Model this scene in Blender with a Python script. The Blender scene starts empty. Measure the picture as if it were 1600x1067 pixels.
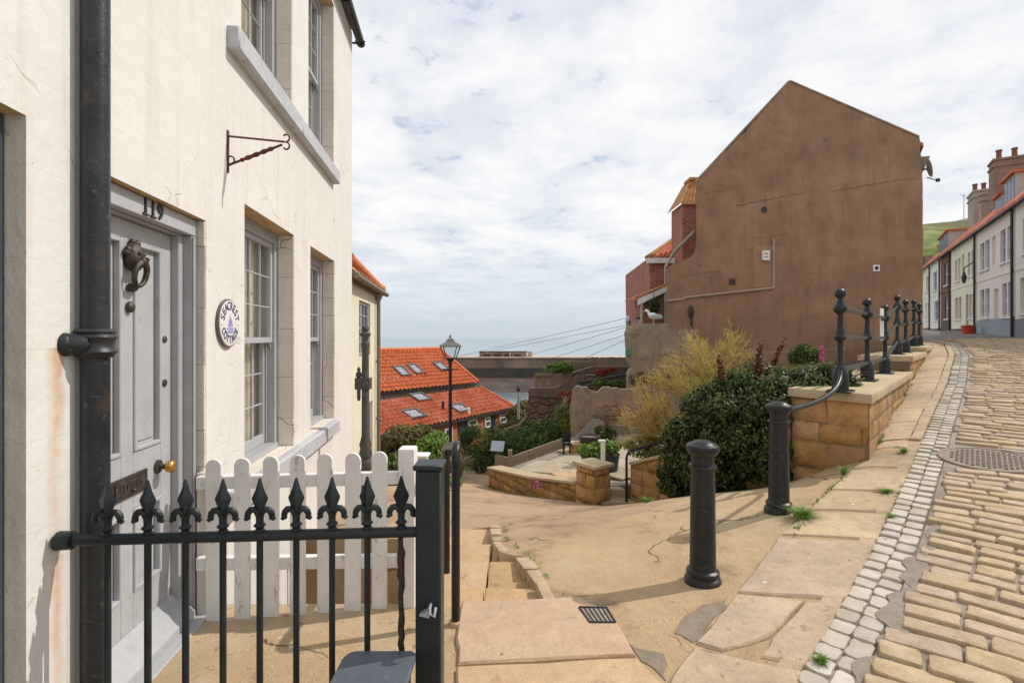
import bpy, bmesh, math, random
import numpy as np
from mathutils import Vector, Matrix
R = math.radians
random.seed(7)
SC = bpy.context.scene
COL = SC.collection

# ------------------------------------------------------------------ camera, sky, sun, exposure
EYE = 1.70
cam_d = bpy.data.cameras.new("camera"); cam = bpy.data.objects.new("camera", cam_d); COL.objects.link(cam)
cam_d.lens = 18.0; cam_d.sensor_width = 36.0; cam_d.shift_y = -6.5 / 1600
cam_d.clip_start = 0.05; cam_d.clip_end = 60000
cam.location = (0, 0, EYE); cam.rotation_euler = (R(90), 0, 0)
SC.camera = cam
SC.view_settings.view_transform = 'Standard'; SC.view_settings.look = 'None'
SC.view_settings.exposure = 0.0; SC.view_settings.gamma = 1.0
SC.cycles.max_bounces = 6; SC.cycles.transparent_max_bounces = 12

SUN_AZ = 73.0      # degrees from +Y towards +X
SUN_EL = 47.0
sun_d = bpy.data.lights.new("sun", 'SUN'); sun = bpy.data.objects.new("sun", sun_d); COL.objects.link(sun)
sun_d.energy = 3.3; sun_d.angle = R(0.6); sun_d.color = (1.0, 0.94, 0.85)
sv = Vector((math.sin(R(SUN_AZ)) * math.cos(R(SUN_EL)), math.cos(R(SUN_AZ)) * math.cos(R(SUN_EL)), math.sin(R(SUN_EL))))
sun.location = sv * 60; sun.rotation_euler = sv.to_track_quat('Z', 'Y').to_euler()

W = bpy.data.worlds.new("World"); SC.world = W; W.use_nodes = True
nt = W.node_tree; N = nt.nodes; L = nt.links; N.clear()
def nd(tree, t, **kw):
    n = tree.nodes.new(t)
    for k, v in kw.items(): setattr(n, k, v)
    return n
def mth(tree, op, a, b=None, c=None, clamp=False):
    n = nd(tree, 'ShaderNodeMath', operation=op, use_clamp=clamp)
    for i, x in enumerate((a, b, c)):
        if x is None: continue
        if isinstance(x, (int, float)): n.inputs[i].default_value = x
        else: tree.links.new(x, n.inputs[i])
    return n.outputs[0]
def ramp(tree, fac, stops, interp='LINEAR'):
    n = nd(tree, 'ShaderNodeValToRGB'); e = n.color_ramp.elements; n.color_ramp.interpolation = interp
    while len(e) < len(stops): e.new(0.5)
    for el, (p, c) in zip(e, stops):
        el.position = p; el.color = (c[0], c[1], c[2], 1) if not isinstance(c, (int, float)) else (c, c, c, 1)
    tree.links.new(fac, n.inputs[0]); return n.outputs[0]
def mixc(tree, fac, a, b, mode='MIX'):
    n = nd(tree, 'ShaderNodeMix', data_type='RGBA', blend_type=mode)
    for s, x in ((n.inputs[0], fac), (n.inputs[6], a), (n.inputs[7], b)):
        if isinstance(x, (int, float)): s.default_value = x
        elif isinstance(x, tuple): s.default_value = (x[0], x[1], x[2], 1)
        else: tree.links.new(x, s)
    return n.outputs[2]
sky = nd(nt, 'ShaderNodeTexSky', sky_type='NISHITA', sun_disc=False)
sky.sun_elevation = R(SUN_EL); sky.sun_rotation = R(SUN_AZ)
tc = nd(nt, 'ShaderNodeTexCoord')
sep = nd(nt, 'ShaderNodeSeparateXYZ'); L.new(tc.outputs['Generated'], sep.inputs[0])
zc = mth(nt, 'MAXIMUM', sep.outputs[2], 0.0)
zz = mth(nt, 'ADD', zc, 0.10)
cb = nd(nt, 'ShaderNodeCombineXYZ')
L.new(mth(nt, 'DIVIDE', sep.outputs[0], zz), cb.inputs[0]); L.new(mth(nt, 'DIVIDE', sep.outputs[1], zz), cb.inputs[1])
def wnoise(scale, detail, rough, dist=0.0, w=0.0):
    n = nd(nt, 'ShaderNodeTexNoise', noise_dimensions='4D'); L.new(cb.outputs[0], n.inputs['Vector'])
    n.inputs['Scale'].default_value = scale; n.inputs['Detail'].default_value = detail
    n.inputs['Roughness'].default_value = rough; n.inputs['Distortion'].default_value = dist; n.inputs['W'].default_value = w
    return n.outputs['Fac']
n1 = wnoise(2.0, 7, 0.58, 0.2, 3.1); n2 = wnoise(6.5, 6, 0.6, 0.2, 8.0); n3 = wnoise(0.7, 4, 0.5, 0.0, 1.7)
# cloud brightness
cl = mth(nt, 'ADD', mth(nt, 'MULTIPLY', n1, 0.50), mth(nt, 'MULTIPLY', n2, 0.28))
cl = mth(nt, 'ADD', cl, mth(nt, 'MULTIPLY', n3, 0.30))
cloud = ramp(nt, cl, [(0.38, (7.2, 7.4, 8.2)), (0.45, (8.6, 8.7, 9.2)), (0.53, (9.5, 9.5, 9.6)), (0.64, (10.0, 10.0, 10.0))])
# coverage: small blue gaps
cov = mth(nt, 'ADD', mth(nt, 'MULTIPLY', n2, 0.6), mth(nt, 'MULTIPLY', n1, 0.5))
covm = ramp(nt, cov, [(0.41, 0.25), (0.465, 1.0)])
lowm = ramp(nt, zc, [(0.02, 0.10), (0.07, 0.40), (0.18, 0.92), (0.28, 1.0)])
low_n = ramp(nt, n1, [(0.40, 0.15), (0.60, 1.0)])
lowmix = mth(nt, 'MULTIPLY', lowm, mth(nt, 'ADD', mth(nt, 'MULTIPLY', low_n, 0.45), 0.60), clamp=True)
fac = mth(nt, 'MULTIPLY', covm, lowmix)
haze_c = ramp(nt, zc, [(0.0, (6.0, 6.9, 7.6)), (0.10, (6.0, 7.2, 8.3)), (0.30, (5.4, 6.4, 8.0)), (0.8, (4.4, 5.2, 7.2))])
bluesky = mixc(nt, 0.88, sky.outputs[0], haze_c)
skycol = mixc(nt, fac, bluesky, cloud)
bg = nd(nt, 'ShaderNodeBackground'); bg.inputs[1].default_value = 0.1
L.new(skycol, bg.inputs[0])
L.new(bg.outputs[0], nd(nt, 'ShaderNodeOutputWorld').inputs[0])

# ------------------------------------------------------------------ helpers
ORG = {}
def at(px, py, Y):
    return Vector(((px - 800) / 800 * Y, Y, EYE - (py - 527) / 800 * Y))
class MB:
    def __init__(s): s.v = []; s.f = []
    def add(s, vs, fs, M=None):
        o = len(s.v)
        for p in vs:
            p = Vector(p); s.v.append(M @ p if M is not None else p)
        for f in fs: s.f.append(tuple(i + o for i in f))
        return s
    def box(s, x0, x1, y0, y1, z0, z1, M=None):
        return s.add([(x0,y0,z0),(x1,y0,z0),(x1,y1,z0),(x0,y1,z0),(x0,y0,z1),(x1,y0,z1),(x1,y1,z1),(x0,y1,z1)],
                     [(3,2,1,0),(4,5,6,7),(0,1,5,4),(1,2,6,5),(2,3,7,6),(3,0,4,7)], M)
    def hexa(s, lo, hi):            # two quads of 4 points, lower and upper
        return s.add(list(lo) + list(hi), [(3,2,1,0),(4,5,6,7),(0,1,5,4),(1,2,6,5),(2,3,7,6),(3,0,4,7)])
    def extr(s, poly, vec):
        n = len(poly); vec = Vector(vec)
        a = [Vector(p) for p in poly]; b = [p + vec for p in a]
        return s.add(a + b, [tuple(range(n))[::-1], tuple(range(n, 2*n))] + [(i, (i+1) % n, (i+1) % n + n, i + n) for i in range(n)])
    def tube(s, pts, r, n=8, cap=True):
        pts = [Vector(p) for p in pts]; m = len(pts)
        rs = r if isinstance(r, (list, tuple)) else [r] * m
        up = None; rings = []
        for i in range(m):
            t = (pts[min(i+1, m-1)] - pts[max(i-1, 0)])
            t = t.normalized() if t.length > 1e-9 else Vector((0,0,1))
            if up is None:
                up = t.cross(Vector((0,0,1)));
                if up.length < 1e-3: up = Vector((1,0,0))
                up.normalize()
            else:
                up = up - t * up.dot(t)
                if up.length < 1e-6: up = t.orthogonal()
                up.normalize()
            w = t.cross(up)
            rings.append([pts[i] + (up * math.cos(2*math.pi*k/n) + w * math.sin(2*math.pi*k/n)) * rs[i] for k in range(n)])
        vs = [p for rg in rings for p in rg]
        fs = [(i*n+k, i*n+(k+1)%n, (i+1)*n+(k+1)%n, (i+1)*n+k) for i in range(m-1) for k in range(n)]
        if cap: fs += [tuple(range(n))[::-1], tuple(range((m-1)*n, m*n))]
        return s.add(vs, fs)
    def lathe(s, prof, c=(0,0,0), n=16, M=None):
        c = Vector(c); m = len(prof)
        vs = [c + Vector((r*math.cos(2*math.pi*k/n), r*math.sin(2*math.pi*k/n), z)) for r, z in prof for k in range(n)]
        fs = [(i*n+k, i*n+(k+1)%n, (i+1)*n+(k+1)%n, (i+1)*n+k) for i in range(m-1) for k in range(n)]
        fs += [tuple(range(n))[::-1], tuple(range((m-1)*n, m*n))]
        return s.add(vs, fs, M)
    def ball(s, c, r, n=10, m=7):
        if isinstance(r, (int, float)): r = (r, r, r)
        c = Vector(c)
        prof = [(max(math.sin(math.pi*i/(m)), 0.02), -math.cos(math.pi*i/(m))) for i in range(m+1)]
        vs = [c + Vector((a*math.cos(2*math.pi*k/n)*r[0], a*math.sin(2*math.pi*k/n)*r[1], z*r[2])) for a, z in prof for k in range(n)]
        fs = [(i*n+k, i*n+(k+1)%n, (i+1)*n+(k+1)%n, (i+1)*n+k) for i in range(m) for k in range(n)]
        fs += [tuple(range(n))[::-1], tuple(range(m*n, (m+1)*n))]
        return s.add(vs, fs)
    def grid(s, rows):               # rows of equal length lists of points
        n = len(rows[0]); m = len(rows)
        return s.add([p for r_ in rows for p in r_], [(i*n+k, i*n+k+1, (i+1)*n+k+1, (i+1)*n+k) for i in range(m-1) for k in range(n-1)])
    def build(s, name, mat, parent=None, smooth=None, bevel=0, seg=1, world=True):
        me = bpy.data.meshes.new(name)
        o0 = ORG.get(parent.name, Vector((0,0,0))) if (parent is not None and world) else Vector((0,0,0))
        me.from_pydata([tuple(p - o0) for p in s.v], [], s.f)
        if bevel:
            bm = bmesh.new(); bm.from_mesh(me)
            ed = [e for e in bm.edges if len(e.link_faces) == 2 and e.calc_face_angle(0) > 0.5]
            bmesh.ops.bevel(bm, geom=ed, offset=bevel, segments=seg, profile=0.6, affect='EDGES', clamp_overlap=True)
            bm.to_mesh(me); bm.free()
        me.validate()
        if mat is not None: me.materials.append(mat)
        if smooth is not None:
            me.polygons.foreach_set('use_smooth', [True] * len(me.polygons))
            me.set_sharp_from_angle(angle=R(smooth))
        o = bpy.data.objects.new(name, me); COL.objects.link(o)
        if parent is not None: o.parent = parent; ORG[o.name] = ORG.get(parent.name, Vector((0,0,0)))
        return o
def tag(o, label=None, cat=None, group=None, kind=None):
    if label: o['label'] = label
    if cat: o['category'] = cat
    if group: o['group'] = group
    if kind: o['kind'] = kind
    return o
def thing(name, label, cat, loc=(0,0,0), rz=0.0, group=None):
    o = bpy.data.objects.new(name, None); COL.objects.link(o); o.empty_display_size = 0.1
    o.location = loc; o.rotation_euler = (0, 0, rz)
    ORG[o.name] = Vector(loc) if rz == 0.0 else Vector((0,0,0))
    return tag(o, label, cat, group)
def dup(root, loc, label, rz=None, group=None):
    c = root.copy(); COL.objects.link(c); c.location = loc
    if rz is not None: c.rotation_euler = (0, 0, rz)
    c['label'] = label
    if group: c['group'] = group
    for ch in list(root.children):
        d = ch.copy(); COL.objects.link(d); d.parent = c
        for g in list(ch.children):
            e = g.copy(); COL.objects.link(e); e.parent = d
    return c
def struct(o): o['kind'] = 'structure'; return o
_meshcache = {}
def text_to(mb, txt, size, M, extrude=0.004, offset=0.0):
    cu = bpy.data.curves.new("t", 'FONT'); cu.body = txt; cu.size = size; cu.extrude = extrude; cu.offset = offset
    cu.align_x = 'CENTER'; cu.align_y = 'CENTER'; cu.resolution_u = 4
    ob = bpy.data.objects.new("t", cu); COL.objects.link(ob)
    dg = bpy.context.evaluated_depsgraph_get(); dg.update()
    me = ob.evaluated_get(dg).to_mesh()
    mb.add([v.co.copy() for v in me.vertices], [tuple(p.vertices) for p in me.polygons], M)
    ob.evaluated_get(dg).to_mesh_clear()
    bpy.data.objects.remove(ob); bpy.data.curves.remove(cu)

# ------------------------------------------------------------------ materials
MATS = {}
def mat(name, c, c2=None, scale=4.0, detail=6, rough=0.8, bump=0.0, bscale=30.0, metal=0.0, island=0.0, spots=None, spot_scale=18, big=None, spec=0.5, stretch=None, ilo=0.35, ihi=0.65, grain=0.10, drop=False):
    m = bpy.data.materials.new(name); m.use_nodes = True; t = m.node_tree
    b = t.nodes['Principled BSDF']; b.inputs['Roughness'].default_value = rough; b.inputs['Metallic'].default_value = metal
    b.inputs['Specular IOR Level'].default_value = spec
    co = nd(t, 'ShaderNodeTexCoord').outputs['Object']
    if stretch:
        mp = nd(t, 'ShaderNodeMapping'); mp.inputs['Scale'].default_value = stretch; t.links.new(co, mp.inputs[0]); co = mp.outputs[0]
    def noise(sc, de=6, ro=0.6):
        n = nd(t, 'ShaderNodeTexNoise'); n.inputs['Scale'].default_value = sc; n.inputs['Detail'].default_value = de; n.inputs['Roughness'].default_value = ro
        t.links.new(co, n.inputs['Vector']); return n.outputs['Fac']
    col = None
    if c2 is not None:
        f = ramp(t, noise(scale, detail), [(ilo, 0.0), (ihi, 1.0)])
        col = mixc(t, f, c, c2)
    else:
        rgb = nd(t, 'ShaderNodeRGB'); rgb.outputs[0].default_value = (*c, 1); col = rgb.outputs[0]
    if big is not None:       # (colour, scale, lo, hi, strength)
        f = ramp(t, noise(big[1], 5), [(big[2], 0.0), (big[3], big[4])])
        col = mixc(t, f, col, big[0])
    if spots is not None:
        f = ramp(t, noise(spot_scale, 3), [(0.62, 0.0), (0.70, 0.75)])
        col = mixc(t, f, col, spots)
    if drop:
        vd = nd(t, 'ShaderNodeTexVoronoi'); vd.inputs['Scale'].default_value = 2.6; t.links.new(co, vd.inputs['Vector'])
        col = mixc(t, ramp(t, vd.outputs['Distance'], [(0.030, 0.85), (0.045, 0.0)]), col, (0.72,0.69,0.63))
        vd = nd(t, 'ShaderNodeTexVoronoi'); vd.inputs['Scale'].default_value = 5.1; t.links.new(co, vd.inputs['Vector'])
        col = mixc(t, ramp(t, vd.outputs['Distance'], [(0.04, 0.8), (0.065, 0.0)]), col, (0.12,0.085,0.05))
    if grain:
        gs = nd(t, 'ShaderNodeHueSaturation'); t.links.new(col, gs.inputs['Color'])
        gg = mth(t, 'ADD', mth(t, 'MULTIPLY', ramp(t, noise(85, 3, 0.7), [(0.30, 0.0), (0.70, 1.0)]), 1.2*grain), mth(t, 'MULTIPLY', ramp(t, noise(11, 5, 0.65), [(0.30, 0.0), (0.70, 1.0)]), 1.0*grain))
        t.links.new(mth(t, 'ADD', gg, 1 - 1.1*grain), gs.inputs['Value']); col = gs.outputs[0]
    if island:
        g = nd(t, 'ShaderNodeNewGeometry').outputs['Random Per Island']
        hs = nd(t, 'ShaderNodeHueSaturation')
        t.links.new(col, hs.inputs['Color'])
        t.links.new(mth(t, 'ADD', mth(t, 'MULTIPLY', g, 2*island), 1 - island), hs.inputs['Value'])
        w = nd(t, 'ShaderNodeTexWhiteNoise', noise_dimensions='1D'); t.links.new(g, w.inputs['W'])
        t.links.new(mth(t, 'ADD', mth(t, 'MULTIPLY', w.outputs['Value'], 0.014), 0.493), hs.inputs['Hue'])
        t.links.new(mth(t, 'ADD', mth(t, 'MULTIPLY', w.outputs['Value'], 0.22), 0.88), hs.inputs['Saturation'])
        col = hs.outputs[0]
    t.links.new(col, b.inputs['Base Color'])
    if bump:
        bn = nd(t, 'ShaderNodeBump'); bn.inputs['Strength'].default_value = bump; bn.inputs['Distance'].default_value = 0.02
        t.links.new(noise(bscale, 8, 0.65), bn.inputs['Height']); t.links.new(bn.outputs[0], b.inputs['Normal'])
    MATS[name] = m; return m
def leafmat(name, c, c2, c3=None, trans=0.30):
    m = bpy.data.materials.new(name); m.use_nodes = True; t = m.node_tree
    b = t.nodes['Principled BSDF']; b.inputs['Roughness'].default_value = 0.5; b.inputs['Specular IOR Level'].default_value = 0.3
    g = nd(t, 'ShaderNodeNewGeometry').outputs['Random Per Island']
    st = [(0.0, c), (0.6, c2)] + ([(1.0, c3)] if c3 else [])
    col = ramp(t, g, st)
    n = nd(t, 'ShaderNodeTexNoise'); n.inputs['Scale'].default_value = 3.0; t.links.new(nd(t, 'ShaderNodeTexCoord').outputs['Object'], n.inputs['Vector'])
    col = mixc(t, ramp(t, n.outputs['Fac'], [(0.35, 0.0), (0.65, 0.45)]), col, c)
    t.links.new(col, b.inputs['Base Color'])
    tr = nd(t, 'ShaderNodeBsdfTranslucent'); t.links.new(col, tr.inputs[0])
    mx = nd(t, 'ShaderNodeMixShader'); mx.inputs[0].default_value = trans
    t.links.new(b.outputs[0], mx.inputs[1]); t.links.new(tr.outputs[0], mx.inputs[2])
    t.links.new(mx.outputs[0], t.nodes['Material Output'].inputs[0])
    return m
def glassmat(name, tint=(0.9,0.93,0.95), refl=1.0):
    m = bpy.data.materials.new(name); m.use_nodes = True; t = m.node_tree; t.nodes.clear()
    a = nd(t, 'ShaderNodeBsdfTransparent'); a.inputs[0].default_value = (*tint, 1)
    g = nd(t, 'ShaderNodeBsdfGlossy'); g.inputs['Roughness'].default_value = 0.02
    ge = nd(t, 'ShaderNodeNewGeometry'); dt = nd(t, 'ShaderNodeVectorMath', operation='DOT_PRODUCT'); t.links.new(ge.outputs['Normal'], dt.inputs[0]); t.links.new(ge.outputs['Incoming'], dt.inputs[1])
    fr_ = mth(t, 'POWER', mth(t, 'SUBTRACT', 1.0, mth(t, 'ABSOLUTE', dt.outputs['Value'])), 5.0)      # Fresnel reflection of a thin pane, the same from both sides
    mx = nd(t, 'ShaderNodeMixShader'); t.links.new(mth(t, 'MULTIPLY', mth(t, 'ADD', mth(t, 'MULTIPLY', fr_, 0.92), 0.08), refl, clamp=True), mx.inputs[0])
    t.links.new(a.outputs[0], mx.inputs[1]); t.links.new(g.outputs[0], mx.inputs[2])
    t.links.new(mx.outputs[0], nd(t, 'ShaderNodeOutputMaterial').inputs[0]); return m
def plaster(name, c, c2, dirt, joints=True, rust=None, bumpy=0.35, mottle=None, mscale=1.0):
    m = mat(name, c, c2, scale=1.6, rough=0.85, grain=0.03)
    t = m.node_tree; b = t.nodes['Principled BSDF']
    co = nd(t, 'ShaderNodeTexCoord').outputs['Object']
    def noise(sc, de=6, ro=0.6, vec=co):
        n = nd(t, 'ShaderNodeTexNoise'); n.inputs['Scale'].default_value = sc; n.inputs['Detail'].default_value = de; n.inputs['Roughness'].default_value = ro
        t.links.new(vec, n.inputs['Vector']); return n.outputs['Fac']
    col = b.inputs['Base Color'].links[0].from_socket
    mp = nd(t, 'ShaderNodeMapping'); mp.inputs['Scale'].default_value = (9, 9, 0.6); t.links.new(co, mp.inputs[0])
    if mottle:
        col = mixc(t, ramp(t, noise(0.55*mscale, 7, 0.68), [(0.50, 0.0), (0.66, 0.6)]), col, mottle[0])
        col = mixc(t, ramp(t, noise(0.8*mscale, 8, 0.7), [(0.30, 0.85), (0.46, 0.0)]), col, mottle[1])
        col = mixc(t, ramp(t, noise(5.5, 5, 0.7), [(0.55, 0.0), (0.75, 0.45)]), col, mottle[1])
    streak = ramp(t, noise(1.0, 5, 0.6, mp.outputs[0]), [(0.52, 0.0), (0.80, 0.5)])
    col = mixc(t, streak, col, dirt)
    spk = ramp(t, noise(26, 2), [(0.70, 0.0), (0.76, 0.6)])
    col = mixc(t, spk, col, dirt)
    h = mth(t, 'ADD', mth(t, 'MULTIPLY', noise(2.2, 4), 1.2), mth(t, 'MULTIPLY', noise(14, 6), 0.35))
    h = mth(t, 'ADD', h, mth(t, 'MULTIPLY', noise(70, 4), 0.10))
    # hairline cracks
    vo = nd(t, 'ShaderNodeTexVoronoi', feature='DISTANCE_TO_EDGE'); vo.inputs['Scale'].default_value = 0.9
    wv = nd(t, 'ShaderNodeVectorMath', operation='ADD')
    nv = nd(t, 'ShaderNodeTexNoise'); nv.inputs['Scale'].default_value = 3.0; t.links.new(co, nv.inputs['Vector'])
    sc = nd(t, 'ShaderNodeVectorMath', operation='SCALE'); sc.inputs['Scale'].default_value = 0.5; t.links.new(nv.outputs['Color'], sc.inputs[0])
    t.links.new(co, wv.inputs[0]); t.links.new(sc.outputs[0], wv.inputs[1]); t.links.new(wv.outputs[0], vo.inputs['Vector'])
    crack = ramp(t, vo.outputs[0], [(0.0, 1.0), (0.006, 0.0)])
    cm = mth(t, 'MULTIPLY', crack, ramp(t, noise(1.3, 2), [(0.52, 0.0), (0.60, 1.0)]))
    col = mixc(t, mth(t, 'MULTIPLY', cm, 0.5), col, dirt)
    h = mth(t, 'SUBTRACT', h, mth(t, 'MULTIPLY', cm, 0.5))
    if joints:
        s3 = nd(t, 'ShaderNodeSeparateXYZ'); t.links.new(co, s3.inputs[0])
        c3 = nd(t, 'ShaderNodeCombineXYZ'); t.links.new(s3.outputs[0], c3.inputs[0]); t.links.new(s3.outputs[2], c3.inputs[1])
        br = nd(t, 'ShaderNodeTexBrick'); t.links.new(c3.outputs[0], br.inputs['Vector'])
        br.inputs['Scale'].default_value = 1.0; br.inputs['Brick Width'].default_value = 0.85; br.inputs['Row Height'].default_value = 0.33; br.inputs['Mortar Size'].default_value = 0.004
        h = mth(t, 'SUBTRACT', h, mth(t, 'MULTIPLY', br.outputs['Fac'], 0.22))
    if rust is not None:      # list of (x, half width, z top, z bottom)
        s4 = nd(t, 'ShaderNodeSeparateXYZ'); t.links.new(co, s4.inputs[0])
        for (x, hw, zt, zb, rc) in rust:
            dx = mth(t, 'ABSOLUTE', mth(t, 'SUBTRACT', mth(t, 'ADD', s4.outputs[0], mth(t, 'MULTIPLY', noise(3.0, 3), 0.05)), x + 0.025))
            fx = mth(t, 'SUBTRACT', 1.0, mth(t, 'DIVIDE', dx, hw), clamp=True)
            fz = mth(t, 'MULTIPLY', mth(t, 'DIVIDE', mth(t, 'SUBTRACT', s4.outputs[2], zb), zt - zb, clamp=True), mth(t, 'LESS_THAN', s4.outputs[2], zt))
            ff = mth(t, 'MULTIPLY', mth(t, 'MULTIPLY', fx, fz), mth(t, 'MULTIPLY', noise(14, 4), 1.1), clamp=True)
            col = mixc(t, ff, col, rc)
    t.links.new(col, b.inputs['Base Color'])
    bn = nd(t, 'ShaderNodeBump'); bn.inputs['Strength'].default_value = bumpy; bn.inputs['Distance'].default_value = 0.03
    t.links.new(h, bn.inputs['Height']); t.links.new(bn.outputs[0], b.inputs['Normal'])
    return m
def brickmat(name, c, c2, mortar, sx=1.0, axis='xz', bw=0.225, rh=0.075, ms=0.008, bump=0.5):
    m = mat(name, c, c2, rough=0.9); t = m.node_tree; b = t.nodes['Principled BSDF']
    co = nd(t, 'ShaderNodeTexCoord').outputs['Object']
    s3 = nd(t, 'ShaderNodeSeparateXYZ'); t.links.new(co, s3.inputs[0]); c3 = nd(t, 'ShaderNodeCombineXYZ')
    t.links.new(mth(t, 'ADD', s3.outputs[0], mth(t, 'MULTIPLY', s3.outputs[1], 0.83)), c3.inputs[0]); t.links.new(s3.outputs[2], c3.inputs[1])
    br = nd(t, 'ShaderNodeTexBrick'); t.links.new(c3.outputs[0], br.inputs['Vector'])
    for k, v in (('Scale', 1.0), ('Brick Width', bw), ('Row Height', rh), ('Mortar Size', ms)): br.inputs[k].default_value = v
    br.inputs['Color1'].default_value = (*c, 1); br.inputs['Color2'].default_value = (*c2, 1); br.inputs['Mortar'].default_value = (*mortar, 1)
    n = nd(t, 'ShaderNodeTexNoise'); n.inputs['Scale'].default_value = 2.5; n.inputs['Detail'].default_value = 6; t.links.new(co, n.inputs['Vector'])
    col = mixc(t, ramp(t, n.outputs['Fac'], [(0.4, 0.0), (0.7, 0.5)]), br.outputs['Color'], tuple(x * 0.45 for x in c))
    t.links.new(col, b.inputs['Base Color'])
    bn = nd(t, 'ShaderNodeBump'); bn.inputs['Strength'].default_value = bump; bn.inputs['Distance'].default_value = 0.01; bn.invert = True
    t.links.new(br.outputs['Fac'], bn.inputs['Height']); t.links.new(bn.outputs[0], b.inputs['Normal'])
    return m
def rubblemat(name, c, c2, mortar, scale=3.2, zs=1.5):
    m = mat(name, c, c2, rough=0.95); t = m.node_tree; b = t.nodes['Principled BSDF']
    co = nd(t, 'ShaderNodeTexCoord').outputs['Object']
    mp = nd(t, 'ShaderNodeMapping'); mp.inputs['Scale'].default_value = (1, 1, zs); t.links.new(co, mp.inputs[0])
    nv = nd(t, 'ShaderNodeTexNoise'); nv.inputs['Scale'].default_value = 5.0; t.links.new(co, nv.inputs['Vector'])
    wv = nd(t, 'ShaderNodeMix', data_type='VECTOR'); wv.inputs[0].default_value = 0.12; t.links.new(mp.outputs[0], wv.inputs[4]); t.links.new(nv.outputs['Color'], wv.inputs[5])
    v1 = nd(t, 'ShaderNodeTexVoronoi', feature='DISTANCE_TO_EDGE'); v1.inputs['Scale'].default_value = scale; t.links.new(wv.outputs[1], v1.inputs['Vector'])
    v2 = nd(t, 'ShaderNodeTexVoronoi'); v2.inputs['Scale'].default_value = scale; t.links.new(wv.outputs[1], v2.inputs['Vector'])
    s = nd(t, 'ShaderNodeSeparateColor'); t.links.new(v2.outputs['Color'], s.inputs[0])
    col = mixc(t, s.outputs[0], c, c2)
    col = mixc(t, ramp(t, v1.outputs[0], [(0.02, 1.0), (0.06, 0.0)]), col, mortar)
    n = nd(t, 'ShaderNodeTexNoise'); n.inputs['Scale'].default_value = 9; n.inputs['Detail'].default_value = 8; t.links.new(co, n.inputs['Vector'])
    col = mixc(t, ramp(t, n.outputs['Fac'], [(0.4, 0.0), (0.75, 0.6)]), col, tuple(x * 0.4 for x in c))
    t.links.new(col, b.inputs['Base Color'])
    bn = nd(t, 'ShaderNodeBump'); bn.inputs['Strength'].default_value = 0.9; bn.inputs['Distance'].default_value = 0.05
    t.links.new(mth(t, 'ADD', ramp(t, v1.outputs[0], [(0.0, 0.0), (0.12, 1.0)]), mth(t, 'MULTIPLY', n.outputs['Fac'], 0.4)), bn.inputs['Height']); t.links.new(bn.outputs[0], b.inputs['Normal'])
    return m

CREAM = plaster('cream_plaster', (0.72,0.70,0.662), (0.68,0.66,0.615), (0.48,0.43,0.36))
WHITEP = plaster('white_plaster', (0.71,0.70,0.675), (0.68,0.66,0.62), (0.45,0.38,0.30),
    rust=[(1.965,0.05,1.66,0.3,(0.55,0.27,0.06)), (1.99,0.03,1.70,1.30,(0.40,0.13,0.03)), (1.975,0.04,0.86,-0.2,(0.50,0.24,0.07))])
REVEAL = plaster('jamb_paint', (0.74,0.68,0.59), (0.66,0.60,0.51), (0.42,0.35,0.27), bumpy=0.8)
SOFFIT = mat('bare_stone', (0.50,0.32,0.15), (0.60,0.45,0.27), scale=9, rough=0.9, bump=0.5)
YELLOWP = plaster('yellow_plaster', (0.76,0.71,0.56), (0.70,0.65,0.50), (0.42,0.36,0.26), joints=False)
GREY = mat('grey_paint', (0.44,0.445,0.46), (0.40,0.405,0.42), scale=3, rough=0.45, bump=0.06, bscale=40, spots=(0.36,0.36,0.37), spot_scale=9)
GREYD = mat('grey_frame_paint', (0.40,0.40,0.415), (0.36,0.36,0.375), scale=4, rough=0.5, bump=0.08, bscale=60)
SILLM = mat('sill_paint', (0.43,0.44,0.47), (0.50,0.50,0.52), scale=5, rough=0.7, bump=0.3, bscale=25, spots=(0.35,0.30,0.24), spot_scale=12)
BLACK = mat('black_gloss', (0.009,0.010,0.012), (0.020,0.020,0.021), scale=8, spec=0.35, rough=0.32, bump=0.2, bscale=35, spots=(0.07,0.06,0.052), spot_scale=30, big=((0.035,0.028,0.022), 6, 0.55, 0.7, 0.8))
IRON = mat('iron_paint', (0.013,0.018,0.021), (0.022,0.027,0.030), scale=10, spec=0.35, rough=0.42, bump=0.15, bscale=60)
PIPE = mat('pipe_paint', (0.015,0.017,0.020), (0.034,0.036,0.039), scale=5, spec=0.35, rough=0.36, bump=0.2, bscale=30, spots=(0.085,0.075,0.07), spot_scale=34, big=((0.13,0.07,0.04), 6.0, 0.58, 0.75, 0.5))
RUSTY = mat('rusty_iron', (0.16,0.035,0.022), (0.07,0.028,0.022), scale=30, rough=0.8, bump=0.3)
RUSTB = mat('rust_stain_iron', (0.05,0.035,0.03), (0.20,0.07,0.02), scale=18, rough=0.8, bump=0.4)
BRONZE = mat('dark_bronze', (0.055,0.045,0.038), (0.11,0.09,0.07), scale=24, rough=0.4, metal=0.5, bump=0.4, bscale=50)
BRASS = mat('brass', (0.55,0.27,0.06), (0.62,0.33,0.08), scale=8, rough=0.25, metal=0.8)
CHARC = mat('charcoal', (0.03,0.03,0.032), None, rough=0.6)
SLATE = mat('slate_lid', (0.075,0.09,0.115), (0.10,0.115,0.14), scale=3, rough=0.55, bump=0.15, bscale=22, spots=(0.14,0.15,0.17), spot_scale=30)
WHITE = mat('white_paint', (0.80,0.785,0.765), (0.74,0.72,0.69), scale=3, rough=0.55, bump=0.12, bscale=30, spots=(0.42,0.37,0.31), spot_scale=24, stretch=(1,1,0.4), grain=0.08, big=((0.60,0.56,0.49), 3.5, 0.52, 0.70, 0.7))
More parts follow.
